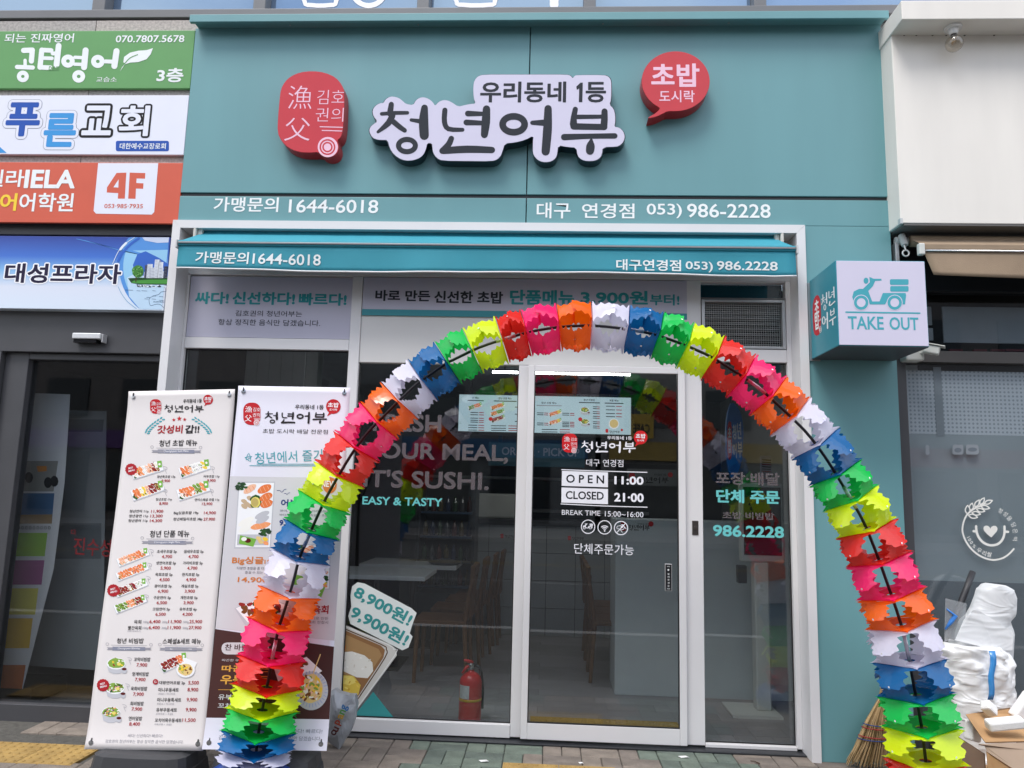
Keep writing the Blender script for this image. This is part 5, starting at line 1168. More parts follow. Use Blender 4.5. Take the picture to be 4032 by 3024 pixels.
def segment(i, ci):
    a_, b_ = bounds[i], bounds[i + 1]; P0, P1 = WP[a_], WP[b_]; Cm = (P0 + P1) / 2; m = M()
    def frame(k):
        T = (WP[min(k + 3, len(WP) - 1)] - WP[max(k - 3, 0)]).normalized()
        e1 = Vector((0, -1, 0)); e2 = T.cross(e1).normalized(); return T, e1, e2
    F0, F1 = frame(a_), frame(b_)
    jit = rnd.uniform(-.1, .1) - .2 * WP[a_].x * (WP[b_] - WP[a_]).normalized().z
    h = (P1 - P0).length
    wz = lambda P: .122 + .052 * max(0, 1 - P.z / 2.35) ** 1.25
    def pt(t, r1, r2):                                   # t along the unit, r1 towards the street, r2 sideways
        T = (F0[0] * (1 - t) + F1[0] * t).normalized(); e2 = (F0[2] * (1 - t) + F1[2] * t).normalized(); P = P0 * (1 - t) + P1 * t; w_ = wz(P)
        ca, sa = math.cos(jit), math.sin(jit); x, y = r1 * ca - r2 * sa, r1 * sa + r2 * ca
        return P + F0[1] * (x * w_ * .98) + e2 * (y * w_)
    corners = [(0, -1), (1, 0), (0, 1), (-1, 0)]
    for end in (0, 1):
        t0, dt = (0.015, .5) if end == 0 else (.985, -.5)
        # the plate with its round hole for the rod
        nn = 12; vs = []
        for q in range(4):
            c0, c1 = Vector(corners[q]), Vector(corners[(q + 1) % 4])
            for u in (0, .08, .5, .92):
                k_ = 1.1 if u == 0 else (1.0 if u != .5 else .985)
                p = (c0 * (1 - u) + c1 * u) * k_; vs.append(pt(t0, p.x, p.y))
        ho = [pt(t0, .16 * math.cos(2 * math.pi * (q - 4) / 16), .16 * math.sin(2 * math.pi * (q - 4) / 16)) for q in range(16)]
        m.add(vs + ho, [(q, (q + 1) % 16, 16 + (q + 1) % 16, 16 + q) for q in range(16)])
        for q in range(4):
            c0, c1 = Vector(corners[q]), Vector(corners[(q + 1) % 4]); upper = (end == 1) == (P1.z > P0.z); lift = rnd.uniform(.42, .58) if upper else rnd.uniform(.26, .38); seed = rnd.uniform(-.02, .02); skew = rnd.uniform(-.03, .03)
            reach = rnd.uniform(.98, 1.16) if upper else rnd.uniform(.86, 1.0); ph = rnd.uniform(0, 6.28); curl = rnd.uniform(-.1, .16)
            def lp(u, v):
                u = .5 + u + skew * v; base = c0 * (1 - u) + c1 * u; nrm = (c0 + c1) * .5
                bulge = lift * min(v, 1.1) ** .8 * (1 - .35 * (2 * (u - .5)) ** 2) + curl * max(0, v - .6) ** 2 + .03 * math.sin(u * 9 + ph)
                p = base + nrm * bulge; return pt(t0 + dt * v * reach, p.x, p.y)
            rows = []
            tl = [1 + rnd.uniform(-.13, .13) for _ in range(len(PROF) // 4 + 2)]; tr_ = [1 + rnd.uniform(-.13, .13) for _ in range(len(PROF) // 4 + 2)]
            for ri, (hw, v) in enumerate(PROF): rows.append((hw * (tl[ri // 4] if v > .05 else 1), hw * (tr_[(ri + 2) // 4] if v > .05 else 1), v))
            k = len(m.v); nu = 4
            for (l, r, v) in rows:
                for j in range(nu + 1): 
                    u = -l + (l + r) * j / nu
                    vv = v
                    m.v.append(lp(u, vv))
            for a in range(len(rows) - 1):
                for j in range(nu): z = k + a * (nu + 1) + j; m.f.append((z, z + 1, z + nu + 2, z + nu + 1)); m.mi.append(0)
            if end == 0:
                c_ = lp(0, .96); nrm = ((c_ - (P0 + P1) / 2)).normalized(); o1 = nrm.orthogonal().normalized(); o2 = nrm.cross(o1); c_ = c_ + nrm * .004
                m.add([c_ + o1 * .005 * math.cos(k2 * math.pi / 3) + o2 * .005 * math.sin(k2 * math.pi / 3) for k2 in range(6)], [tuple(range(6))], 1)
    return m.out('plastic_segment', [PC[ci], STAP], arch, smooth=False)
names = ['white', 'blue', 'green', 'yellow', 'red', 'pink', 'orange']
for i in range(len(bounds) - 1): segment(i, i % 7)
M().tube(WP[::3] + [WP[-1]], .0075, 8).out('rod', mat('rod_black', (.012, .01, .012), .35), arch, smooth=True)
for v, kind in ((1210, 'x'), (1078, 'x'), (1990, 'x'), (2490, 'x'), (2975, 'x'), (3345, 'x'), (3570, 'x')):
    k = at_x(v); M().tube([WP[k - 3], WP[k], WP[k + 3]], .0095, 8).out('clear_sleeve', mat('sleeve_silver', (.6, .58, .6), .2, metal=.5), arch, smooth=True)
BLUEB = mat('blue_plastic', srgb(24, 62, 140), .35, noise=.06)
for P in (WP[0], WP[-1]):
    M().lathe((P.x, YA, 0), [(.225, .0), (.235, .03), (.235, .065), (.205, .108), (.155, .138), (.085, .157), (.012, .165)], 28).out('water_base', BLUEB, arch, smooth=True)
# ================================================================ RIGHT NEIGHBOUR
nb = E('neighbour_shop_front', (3.0, .1, 0), 'rice cake shop front with dark frames, filmed glass and a cream fascia box', 'shop front')
CREAM = mat('cream_fascia', srgb(228, 223, 215), .55, noise=.05, nscale=1.3, bump=.1, bscale=5, stretch=(4, 4, .8))
yB = -.15
nx0 = (X(3514, 136, yB) + X(3541, 874, yB)) / 2; nz0 = Zp(3541, 878, yB); nz1 = Zp(3550, 137, yB)
M().box(nx0, 4.2, yB, .06, nz0, nz1 + .05).out('fascia_board', CREAM, nb, bevel=.004)
yL = -.31
lx0 = X(3550, 40, yL); lz0, lz1 = Zp(3550, 76, yL), Zp(3550, 2, yL)
M().box(lx0, 4.2, yL, .06, lz0, lz1).out('fascia_ledge', CREAM, nb, bevel=.004)
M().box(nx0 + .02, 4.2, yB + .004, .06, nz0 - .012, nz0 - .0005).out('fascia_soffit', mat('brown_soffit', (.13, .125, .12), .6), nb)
M().box(nx0 - .002, nx0 + .012, yB - .002, yB + .03, nz0 - .003, nz0 + .03).out('corner_bracket', mat('pale_metal', (.55, .57, .57), .4, metal=.3), nb)
yD = .1
dx0 = X(3550, 1430, yD)
zn0, zn1 = Zp(3700, 1428, yD), Zp(3700, 1383, yD)
M().box(xr + .002, dx0 + .016, yD - .02, .2, 0, nz0 - .013).out('frame_post', DKFRAME, nb, bevel=.003)
M().box(dx0 + .017, 4.2, yD - .01, .2, zn0, zn1).out('frame_beam', mat('brown_frame', (.05, .046, .044), .4), nb, bevel=.003)
M().box(dx0 + .017, 4.2, yD, .2, Zp(3700, 1145, yD), nz0 - .013).out('frame_head', mat('dark_spandrel', (.014, .018, .022), .3), nb)
UG = glass('transom_glass', (.7, .73, .75), 1.52, 1.3)
M().box(dx0 + .017, 4.2, .14, .15, zn1, Zp(3700, 1145, yD)).out('transom_glass', UG, nb)
PALE = mat('glare_panel', (.6, .61, .62), .5, noise=.05)  # light showing in the transom glass, painted as pale sheets
p, q = F(3708, 1208, .16), F(4110, 1355, .16); M().box(p.x, q.x, .155, .165, q.z, p.z).out('glare_panel', PALE, nb)
p, q = F(3640, 1208, .16), F(3669, 1280, .16); M().box(p.x, q.x, .155, .165, q.z, p.z).out('glare_panel', PALE, nb)
p, q = F(3640, 1292, .16), F(3674, 1340, .16); M().box(p.x, q.x, .155, .165, q.z, p.z).out('glare_panel', PALE, nb)
for k, x in enumerate((3740, 3835, 3905, 3960, 4010)):
    p, q = F(x, 1374, .17), F(x + 52, 1384, .17); M().box(p.x, q.x, .17, .19, q.z, p.z).out('red_label', mat('label_red', (.2, .02, .03), .5), nb)
NG = glass('neighbour_glass', (.95, .965, .975), 1.52, 1.3)
M().box(dx0 + .017, 4.2, .13, .14, .12, zn0 - .001).out('glass_pane', NG, nb)
M().box(dx0 + .017, 4.2, .09, .2, .0, .119).out('bottom_rail', DKFRAME, nb, bevel=.003)
# perforated window film behind the glass: dots in the upper zone, a plain zone, a fine mesh below
def dot_film(name, base, dot, pitch, rad, k=1.0):
    m = bpy.data.materials.new(name); m.use_nodes = True; MATS[name] = m
    n, l = m.node_tree.nodes, m.node_tree.links; b = n['Principled BSDF']; b.inputs['Roughness'].default_value = .6
    t = n.new('ShaderNodeTexCoord'); sx = n.new('ShaderNodeSeparateXYZ'); l.new(t.outputs['Object'], sx.inputs[0])
    acc = []
    for ax in (0, 2):
        a = n.new('ShaderNodeMath'); a.operation = 'DIVIDE'; a.inputs[1].default_value = pitch; l.new(sx.outputs[ax], a.inputs[0])
        f = n.new('ShaderNodeMath'); f.operation = 'FRACT'; l.new(a.outputs[0], f.inputs[0])
        c = n.new('ShaderNodeMath'); c.operation = 'SUBTRACT'; c.inputs[1].default_value = .5; l.new(f.outputs[0], c.inputs[0])
        p_ = n.new('ShaderNodeMath'); p_.operation = 'POWER'; p_.inputs[1].default_value = 2; l.new(c.outputs[0], p_.inputs[0]); acc.append(p_)
    s_ = n.new('ShaderNodeMath'); s_.operation = 'ADD'; l.new(acc[0].outputs[0], s_.inputs[0]); l.new(acc[1].outputs[0], s_.inputs[1])
    lt = n.new('ShaderNodeMath'); lt.operation = 'LESS_THAN'; lt.inputs[1].default_value = rad * rad; l.new(s_.outputs[0], lt.inputs[0])
    mx_ = n.new('ShaderNodeMix'); mx_.data_type = 'RGBA'; mx_.inputs[6].default_value = (*base, 1); mx_.inputs[7].default_value = (*dot, 1)
    l.new(lt.outputs[0], mx_.inputs[0]); l.new(mx_.outputs[2], b.inputs['Base Color']); return m
zf1, zf2 = Zp(3800, 1712, .16), Zp(3800, 2290, .16)
fx = X(3550, 1460, .16)
M().box(dx0 + .02, 4.2, .158, .163, zf1 + .0005, Zp(3800, 1462, .16)).out('dotted_film', dot_film('film_dots', (.40, .44, .47), (.22, .25, .28), .0245, .27), nb)
M().box(dx0 + .02, 4.2, .158, .163, zf2 + .0005, zf1).out('plain_film', mat('film_plain', (.235, .275, .29), .5, noise=.12, nscale=1.2), nb)
M().box(dx0 + .02, 4.2, .158, .163, .12, zf2).out('mesh_film', dot_film('film_mesh', (.13, .15, .165), (.07, .085, .095), .006, .3), nb)
p, q = F(3674, 1445, .157), F(3720, 1720, .157); M().box(p.x, q.x, .156, .1575, q.z, p.z).out('film_strip', mat('film_strip', (.2, .23, .25), .5), nb)
s = facade(.1295, (3720, 1900, 4.74)); NW = pr('emblem_white', 226, 224, 218)
k0 = (865, 915)
arc = [(865 + 540 * math.cos(R(a)), 900 + 540 * math.sin(R(a)), 34) for a in range(38, 215, 6)]
s.stroke([(1285, 1240), (1200, 1330), (1090, 1405), (960, 1440), (860, 1440), (720, 1400), (590, 1325), (470, 1210), (380, 1070), (330, 920), (335, 800), (365, 690), (410, 605), (470, 545), (560, 480), (650, 440), (730, 400)], NW, 3, 32)
def leaf(x0, y0, x1, y1, wd):
    dx, dy = x1 - x0, y1 - y0; nx_, ny = -dy * wd, dx * wd
    a = [(x0, y0), (x0 + dx * .35 + nx_, y0 + dy * .35 + ny), (x0 + dx * .7 + nx_ * .8, y0 + dy * .7 + ny * .8), (x1, y1)]
    b = [(x0, y0), (x0 + dx * .35 - nx_, y0 + dy * .35 - ny), (x0 + dx * .7 - nx_ * .8, y0 + dy * .7 - ny * .8), (x1, y1)]
    s.stroke(a, NW, 3, 22); s.stroke(b, NW, 3, 22)
for l_ in ((425, 590, 425, 425, .26), (480, 520, 510, 385, .26), (560, 455, 640, 325, .22), (655, 410, 735, 285, .22), (735, 395, 885, 335, .2), (675, 445, 835, 480, .2), (590, 500, 745, 535, .2), (505, 560, 665, 590, .2), (440, 610, 610, 650, .2)): leaf(*l_)
s.stroke([(582, 815), (590, 905), (625, 1010), (700, 1105), (800, 1160), (900, 1170), (1000, 1140), (1075, 1060), (1110, 950), (1112, 820)], NW, 3, 44); s.stroke([(535, 908), (590, 912)], NW, 3, 44); s.stroke([(1115, 915), (1178, 920)], NW, 3, 44)
s.poly([(865, 1025), (790, 965), (735, 905), (718, 860), (730, 820), (765, 803), (805, 808), (835, 835), (848, 862), (865, 830), (900, 808), (945, 808), (975, 835), (982, 870), (968, 910), (920, 965)], NW, 3)
s.out('vinyl_emblem', nb)
for ch, x, y, a in (('1', 438, 1020, 62), ('0', 462, 1068, 55), ('0', 495, 1120, 50), ('%', 545, 1190, 42), ('우', 640, 1265, 32), ('리', 735, 1320, 18), ('쌀', 830, 1342, 10)): s.trot(ch, x, y, 62 if ch in '100%' else 92, a, NW, .01)
for ch, x, y, a in (('정', 1035, 525, 28), ('성', 1130, 585, 38), ('을', 1205, 668, 52), ('담', 1282, 790, 66), ('은', 1310, 905, 82), ('떡', 1308, 1050, 94)): s.trot(ch, x, y, 88, a, NW, .0)
s.out('emblem_lettering', nb)
s.z = (3232, 1000, 1.659)
s.rrect(860, 1246, 930, 1310, 12, pr('film_icon', 130, 136, 142), 2); s.rrect(948, 1246, 1030, 1310, 12, MATS['ink_film_icon'], 2); s.rrect(684, 1248, 708, 1312, 10, MATS['ink_film_icon'], 2)
s.disc(990, 1278, 30, pr('film_icon_dark', 100, 108, 116), 3, 14); s.disc(895, 1282, 24, MATS['ink_film_icon_dark'], 3, 16)
s.out('film_icon', nb)
struct(M().box(dx0 - .05, 4.2, .4, .42, -.1, nz0 + .1).box(dx0 - .05, 4.2, .205, .4, nz0 - .05, nz0 - .03).out('neighbour_wall', mat('neighbour_inside', (.05, .05, .05), .8)))
for x_ in (875, 955, 1060, 1150, 1270, 1462):
    q = F(3032 + x_ / 1.659, 229 / 1.659, yB); M().lathe((q.x, yB - .0008, q.z - .002), [(.006, .002), (.004, -.004)], 7, 0, Matrix.Rotation(R(90), 3, 'X')).out('rusty_screw', mat('rust', (.07, .045, .03), .8), nb)
# bulb under the ledge
c = F(3748, 158, -.23)
bl = E('light_bulb', (c.x, -.23, lz0), 'clear globe bulb in a white socket beneath the cream ledge', 'light bulb')
M().lathe((c.x + .012, -.23, lz0 - .0005), [(.048, -.014), (.05, -.002), (.05, 0)][::-1], 24).lathe((c.x + .012, -.23, lz0 - .0145), [(.03, 0), (.024, -.03), (.02, -.034)], 20).out('socket', mat('porcelain', (.75, .74, .72), .25), bl, smooth=False)
bm2 = [(.014, -.05), (.016, -.058)] + [(.05 * math.sin(R(a)), -.106 + .05 * math.cos(R(a))) for a in range(22, 176, 11)] + [(.002, -.156)]
M().lathe((c.x + .012, -.23, lz0), bm2, 24).out('glass_globe', glass('bulb_glass', (.9, .86, .8), 1.5, 2.2), bl, smooth=True)
M().lathe((c.x + .012, -.23, lz0 - .0485), [(.017, 0), (.017, -.012)], 16).out('metal_collar', mat('collar_dark', (.05, .045, .04), .4, metal=.7), bl)
M().tube([(c.x + .012 + .014 * math.cos(a * 1.3), -.23 + .014 * math.sin(a * 1.3), lz0 - .07 - .012 * (a % 4)) for a in range(14)], .0018, 5).out('filament', mat('filament', (.5, .36, .2), .4, metal=.5), bl)
# cctv camera next to the take-out sign
c = F(3600, 1405, .05)
cc = E('security_camera', (c.x, .08, c.z), 'white security camera below the take-out sign, on the dark beam', 'camera')
PLW = mat('white_plastic', (.62, .62, .58), .4, noise=.04)
p, q = F(3552, 1392, .05), F(3626, 1425, .05)
M().box(p.x, q.x, .0, .088, q.z, p.z + .02).out('junction_box', PLW, cc, bevel=.01)
a = F(3640, 1375, 0); b = F(3697, 1376, -.1)
m4 = Matrix.Translation(F(3668, 1378, -.04)) @ Matrix.Rotation(R(-28), 4, 'Z') @ Matrix.Rotation(R(16), 4, 'Y')
M().obox(m4, .085, .06, .05).out('camera_body', PLW, cc, bevel=.008)
M().obox(m4 @ Matrix.Translation((.005, 0, .03)), .12, .075, .006).out('sun_shield', PLW, cc, bevel=.002)
M().tube([F(3610, 1395, .02), F(3645, 1385, -.02)], .008, 8).out('arm', PLW, cc)

# beige roller awning of the neighbour
ba = E('roller_awning', F(3800, 960, -.03), 'beige roller awning on a chrome bar under the cream fascia', 'awning')
CANV = mat('beige_canvas', srgb(150, 130, 108), .85, noise=.1, nscale=8, bump=.25, bscale=250)
yR = -.03
zr_ = Zp(3700, 951, yR); rx0 = X(3584, 950, yR)
M().tube([(rx0, yR, zr_), (4.2, yR, zr_)], .034, 18).out('roller', CANV, ba, smooth=True)
yQ = -.14
zb1, zb2 = Zp(3640, 962, yQ), Zp(3640, 987, yQ); qx = X(3634, 985, yQ)
M().quad((qx - .03, yR - .034, zr_), (4.2, yR - .034, zr_), (4.2, yQ, zb1), (qx, yQ, zb1)).out('canopy', CANV, ba)
M().box(qx, 4.2, yQ - .012, yQ + .01, zb2 + .004, zb1).out('bar_sleeve', CANV, ba, bevel=.004)
M().tube([(qx, yQ - .01, zb2 - .002), (4.2, yQ - .01, zb2 - .002)], .006, 10).out('chrome_bar', CHROME, ba, smooth=True)
p, q = F(3611, 961, yQ), F(3637, 1007, yQ)
M().box(p.x, q.x, yQ - .025, yQ + .012, q.z, p.z).out('end_cap', mat('ivory_cap', (.6, .6, .56), .4), ba, bevel=.007)
zvA = Zp(3670, 1080, yQ); m = M()
nn = 40; xs0, xs1 = qx + .002, X(3672, 1080, yQ)
for i in range(nn + 1):
    f = i / nn
    for j in range(7):
        g_ = j / 6; xl_ = xs0 + (xs1 - xs0) * g_; x = xl_ + (4.2 - xl_) * f
        m.v.append(Vector((x, yQ - .004 - .012 * g_ * math.sin(f * 8 + 1) * (f < 1), zb2 - .007 + (zvA - zb2) * g_ - .03 * g_ * (1 - math.exp(-f * 6)) * .5)))
for i in range(nn):
    for j in range(6): k = i * 7 + j; m.f.append((k, k + 1, k + 8, k + 7)); m.mi.append(0)
o = m.out('valance', CANV, ba, smooth=True); o.modifiers.new('cloth', 'SOLIDIFY').thickness = .002
gb = F(3550, 945, -.02)
M().tube([gb + Vector((-.03, .02, 0)), gb + Vector((.045, .02, 0))], .026, 14).tube([gb + Vector((.0, .0, .03)), gb + Vector((.005, -.03, -.045))], .02, 12).out('gearbox', mat('gear_grey', (.5, .5, .48), .45), ba, bevel=.004)
e0 = F(3566, 985, -.06)
M().tube([F(3557, 958, -.05), F(3566, 985, -.06)] + [e0 + Vector((.019 * math.sin(a), 0, -.019 + .019 * math.cos(a))) for a in [k * .52 for k in range(13)]], .0048, 8).out('crank_eye', mat('crank_white', (.66, .66, .64), .35), ba, smooth=True)
M().box(X(3520, 990, .0), X(3535, 990, 0), -.02, .09, Zp(3520, 1040, 0), Zp(3520, 960, 0)).out('wall_bracket', DULLMETAL, ba, bevel=.002)

# ---------------------------------------------------------------- clutter by the neighbour's window
from mathutils import noise as NZ
def lump(rings, n=28, amp=.02, fr=9, seed=0, fold=.0):
    m = M()
    for i, (c, rx, ry) in enumerate(rings):
        for k in range(n):
            a = 2 * math.pi * k / n; p = Vector(c) + Vector((rx * math.cos(a), ry * math.sin(a), 0))
            d = NZ.fractal(p * fr + Vector((seed, 0, 0)), 1, 2, 4) * amp + fold * abs(NZ.noise(Vector((a * 2.2 + seed, p.z * 16, 0))))
            m.v.append(p + Vector((math.cos(a) * d, math.sin(a) * d, d * .5)))
    for i in range(len(rings) - 1):
        for k in range(n): m.f.append((i * n + k, i * n + (k + 1) % n, (i + 1) * n + (k + 1) % n, (i + 1) * n + k)); m.mi.append(0)
    m.f += [tuple(range(n))[::-1], tuple(range((len(rings) - 1) * n, len(rings) * n))]; m.mi += [0, 0]
    return m
def rings_px(rows, y, ry, sub=4):                       # rows (px left, px right, py)
    out = []
    for i in range(len(rows) - 1):
        for k in range(sub):
            t_ = k / sub; l = rows[i][0] * (1 - t_) + rows[i + 1][0] * t_; r = rows[i][1] * (1 - t_) + rows[i + 1][1] * t_; q = rows[i][2] * (1 - t_) + rows[i + 1][2] * t_
            a, b = F(l, q, y), F(r, q, y); out.append((((a.x + b.x) / 2, y, a.z), (b.x - a.x) / 2, ry))
    l, r, q = rows[-1]; a, b = F(l, q, y), F(r, q, y); out.append((((a.x + b.x) / 2, y, a.z), (b.x - a.x) / 2, ry))
    return out
BAGM = film('white_polythene', (.88, .875, .87), .2, .28, .1, noise=.06, crease=.5)
yP = -.17
r_ = rings_px([(3725, 3935, 3010), (3700, 3965, 2980), (3720, 3978, 2850), (3700, 3982, 2700), (3692, 3985, 2610), (3700, 3972, 2560), (3725, 3930, 2535)], yP, .12, 8)
bg_ = E('waste_bag', (2.5, yP, 0), 'stuffed white plastic bag with a blue stripe, standing at the filmed window', 'bag')
r0 = r_[0]; r_ = [((r0[0][0], r0[0][1], .002), r0[1], r0[2])] + r_ if r0[0][2] > .01 else r_
lump(r_, 72, .03, 7, 3, .022).out('bag', BAGM, bg_, smooth=True)
a_, b_, c_, d_ = F(3893, 2563, yP - .13), F(3918, 2563, yP - .13), F(3908, 2755, yP - .15), F(3886, 2755, yP - .15)
st_ = M()
for k in range(9):
    t_ = k / 8; l = a_.lerp(d_, t_); r = b_.lerp(c_, t_); w_ = .006 * math.sin(t_ * 9); st_.v += [l + Vector((w_, -.012 * math.sin(math.pi * t_), 0)), r + Vector((w_, -.012 * math.sin(math.pi * t_), 0))]
for k in range(8): st_.f.append((2 * k, 2 * k + 1, 2 * k + 3, 2 * k + 2)); st_.mi.append(0)
o = st_.out('blue_stripe', film('blue_tape', (.05, .32, .72), .3, .2, .1), bg_, smooth=True); o.modifiers.new('t', 'SOLIDIFY').thickness = .001
fm_ = E('foam_roll', F(3880, 2550, -.1), 'translucent white foam sheet roll sticking out of the plastic bag', 'foam roll')
FOAM = film('foam_sheet', (.86, .87, .88), .25, .4, .05, clear=.14, crease=.35)
r1 = rings_px([(3790, 3985, 2620), (3760, 3990, 2560), (3762, 3992, 2490), (3785, 3975, 2440), (3805, 3990, 2420), (3822, 3998, 2390), (3835, 3998, 2350), (3850, 3985, 2318), (3875, 3950, 2303), (3895, 3925, 2301)], -.1, .07, 3)
lump(r1, 32, .006, 6, 9, .008).out('foam_sheet', FOAM, fm_, smooth=True)
p0_ = [F(3800, 2440, -.19), F(3830, 2405, -.195), F(3860, 2420, -.2), F(3915, 2545, -.2), F(3990, 2500, -.16)]
fl = M(); fl.add([F(3795, 2440, -.185), F(3828, 2402, -.19), F(3845, 2398, -.19), F(3990, 2492, -.18), F(3985, 2560, -.185), F(3918, 2560, -.19), F(3760, 2520, -.185)], [(0, 1, 2, 5, 6), (2, 3, 4, 5)])
o = fl.out('folded_flap', FOAM, fm_); o.modifiers.new('t', 'SOLIDIFY').thickness = .004
slv = E('clear_sleeve_bag', F(3760, 2440, -.12), 'clear plastic sleeve with blue string, sticking up left of the foam roll'.replace('left of', 'beside'), 'plastic sleeve')
o = M().quad(F(3722, 2355, -.13), F(3806, 2376, -.13), F(3790, 2520, -.13), F(3718, 2525, -.13)).out('sleeve', film('clear_sleeve_film', (.6, .62, .64), .4, .1, .2, clear=.62), slv); o.modifiers.new('t', 'SOLIDIFY').thickness = .002
M().tube([F(3728, 2398, -.134), F(3750, 2415, -.136), F(3762, 2424, -.136), F(3745, 2448, -.136), F(3722, 2478, -.134)], [.004, .005, .012, .011, .004], 8).out('blue_string', mat('blue_string', (.03, .18, .55), .5), slv, smooth=True)
stk = E('pole', F(3815, 2290, -.02), 'dark pole leaning on the filmed window behind the foam roll', 'pole')
M().tube([F(3830, 2252, .03), F(3800, 2330, .0), F(3690, 2620, -.03), Vector((F(3640, 2750, -.05).x, -.08, .02))], .017, 10).out('shaft', mat('pole_dark', (.03, .03, .034), .5), stk, smooth=True)
# cardboard and foam blocks
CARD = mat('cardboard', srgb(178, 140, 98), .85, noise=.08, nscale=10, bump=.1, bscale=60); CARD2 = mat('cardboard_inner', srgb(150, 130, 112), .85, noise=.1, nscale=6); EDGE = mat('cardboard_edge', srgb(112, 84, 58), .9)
STY = mat('white_foam_block', (.78, .77, .76), .75, noise=.03, bump=.2, bscale=200)
def panel(pts, th, name, mats, parent):
    m = M(); n = len(pts); P = [Vector(p) for p in pts]; nr = (P[1] - P[0]).cross(P[2] - P[0]).normalized(); nr = nr if nr.dot(P[0] - CAM) > 0 else -nr
    m.add(P + [p + nr * th for p in P], [tuple(range(n)), tuple(range(n, 2 * n))[::-1]], 0)
    m.add(P + [p + nr * th for p in P], [(i, (i + 1) % n, (i + 1) % n + n, i + n) for i in range(n)], 1)
    return m.out(name, mats, parent)
bx = E('cardboard_box', (2.45, -.62, 0), 'open cardboard box lying with its flaps spread by the white bag', 'box')
yK = -.62
def K(x, y, d=yK): return F(3600 + x / 3.167, 2500 + y / 3.167, d)
panel([K(640, 990, -.55), K(735, 975, -.5), K(1190, 905, -.38), K(1255, 985, -.38), K(1420, 1110, -.45), K(1430, 1320, -.66), K(885, 1335, -.7), K(855, 1300, -.66)], .006, 'top_flap', [CARD, EDGE], bx)
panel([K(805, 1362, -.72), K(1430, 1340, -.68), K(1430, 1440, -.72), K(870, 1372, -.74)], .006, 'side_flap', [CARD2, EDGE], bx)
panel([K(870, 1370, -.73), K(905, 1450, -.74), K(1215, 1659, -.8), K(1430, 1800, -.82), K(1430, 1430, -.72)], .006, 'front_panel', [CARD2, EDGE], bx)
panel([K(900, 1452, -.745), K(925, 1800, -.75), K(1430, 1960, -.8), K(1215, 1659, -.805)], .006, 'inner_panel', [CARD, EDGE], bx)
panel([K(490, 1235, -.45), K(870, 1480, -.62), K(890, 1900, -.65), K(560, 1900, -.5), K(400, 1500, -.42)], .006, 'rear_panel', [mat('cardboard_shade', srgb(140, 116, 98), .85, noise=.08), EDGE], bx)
M().box(2.15, 2.9, -.66, -.3, .0, .12).out('box_body', CARD, bx)
def foam(label, c, rx, ry, rz, sx, sy, sz):
    m4 = Matrix.Translation(c) @ Matrix.Rotation(R(rz), 4, 'Z') @ Matrix.Rotation(R(ry), 4, 'Y') @ Matrix.Rotation(R(rx), 4, 'X')
    o = M().obox(m4, sx, sy, sz).out('foam_block', STY, bevel=.01); o['label'] = label; o['category'] = 'foam block'; o['group'] = 'white foam blocks on the cardboard'
    return o
foam('long white foam block lying across the open cardboard flap', K(1130, 1105, -.64), 10, -9, -4, .165, .06, .045)
foam('small white foam block propped on the flap, touching the white bag', K(930, 915, -.52), -25, 38, 20, .07, .05, .05)
foam('white foam block tucked under the cardboard flap beside the plastic bag', K(730, 1200, -.52), 0, 15, 30, .075, .05, .09)
foam('tilted white foam slab standing behind the cardboard flap', K(1350, 890, -.4), 10, -48, 10, .15, .05, .06)
# straw broom leaning on the teal wall
br = E('broom', F(3450, 2900, -.06), 'straw broom with red and blue binding leaning against the teal wall', 'broom')
yS = -.07
STR = [mat('straw_%d' % i, c, .8, noise=.2, nscale=30) for i, c in enumerate([srgb(178, 148, 104), srgb(150, 122, 82), srgb(196, 168, 124), srgb(132, 110, 70)])]
top, n0 = F(3472, 2745, yS), F(3466, 2790, yS)
sx_ = lambda a: {0: 3470, 1: 3362}[a]
m = M()
for k in range(210):
    u = rnd.uniform(-1, 1); d = rnd.uniform(-1, 1) * math.sqrt(1 - u * u) 
    q0 = F(3474 + u * 14, 2752, yS); q1 = F(3448 + u * 40, 2840, yS); q2 = F(3432 + u * 62, 2925 + rnd.uniform(-6, 6), yS); 
    e3 = Vector((F(3412 + u * 82, 3050, yS).x, yS, .012 + rnd.uniform(0, .03)))
    off = lambda s_: Vector((0, d * s_, 0))
    m.tube([q0 + off(.018), q1 + off(.035), q2 + off(.045), e3 + off(.05)], [.003, .0032, .0026, .0012], 4, k % 4, cap=False)
o = m.out('bristles', STR, br); o['kind'] = 'stuff'
for py, hw, cx, cl_ in ((2850, 48, 3446, (.03, .06, .2)), (2863, 50, 3443, (.32, .03, .03)), (2897, 58, 3438, (.32, .03, .03)), (2908, 60, 3436, (.03, .06, .2))):
    M().tube([F(cx - hw * math.cos(a), py + 8 * math.sin(a) * 0 + (cx - hw * math.cos(a) - cx) * .07, yS) + Vector((0, -.05 * math.sin(a), 0)) for a in [math.pi * k / 10 for k in range(11)]], .003, 6).out('binding', mat('thread_%d' % int(cl_[0] * 100), cl_, .8), br)
M().tube([F(3474, 2760, yS), F(3482, 2690, yS + .02), F(3488, 2640, yS + .035)], [.022, .016, .012], 12).out('neck', STR[0], br, smooth=True)
M().tube([F(3482, 2690, yS + .02), F(3495, 2600, yS + .04)], .011, 10).out('handle', STR[2], br)

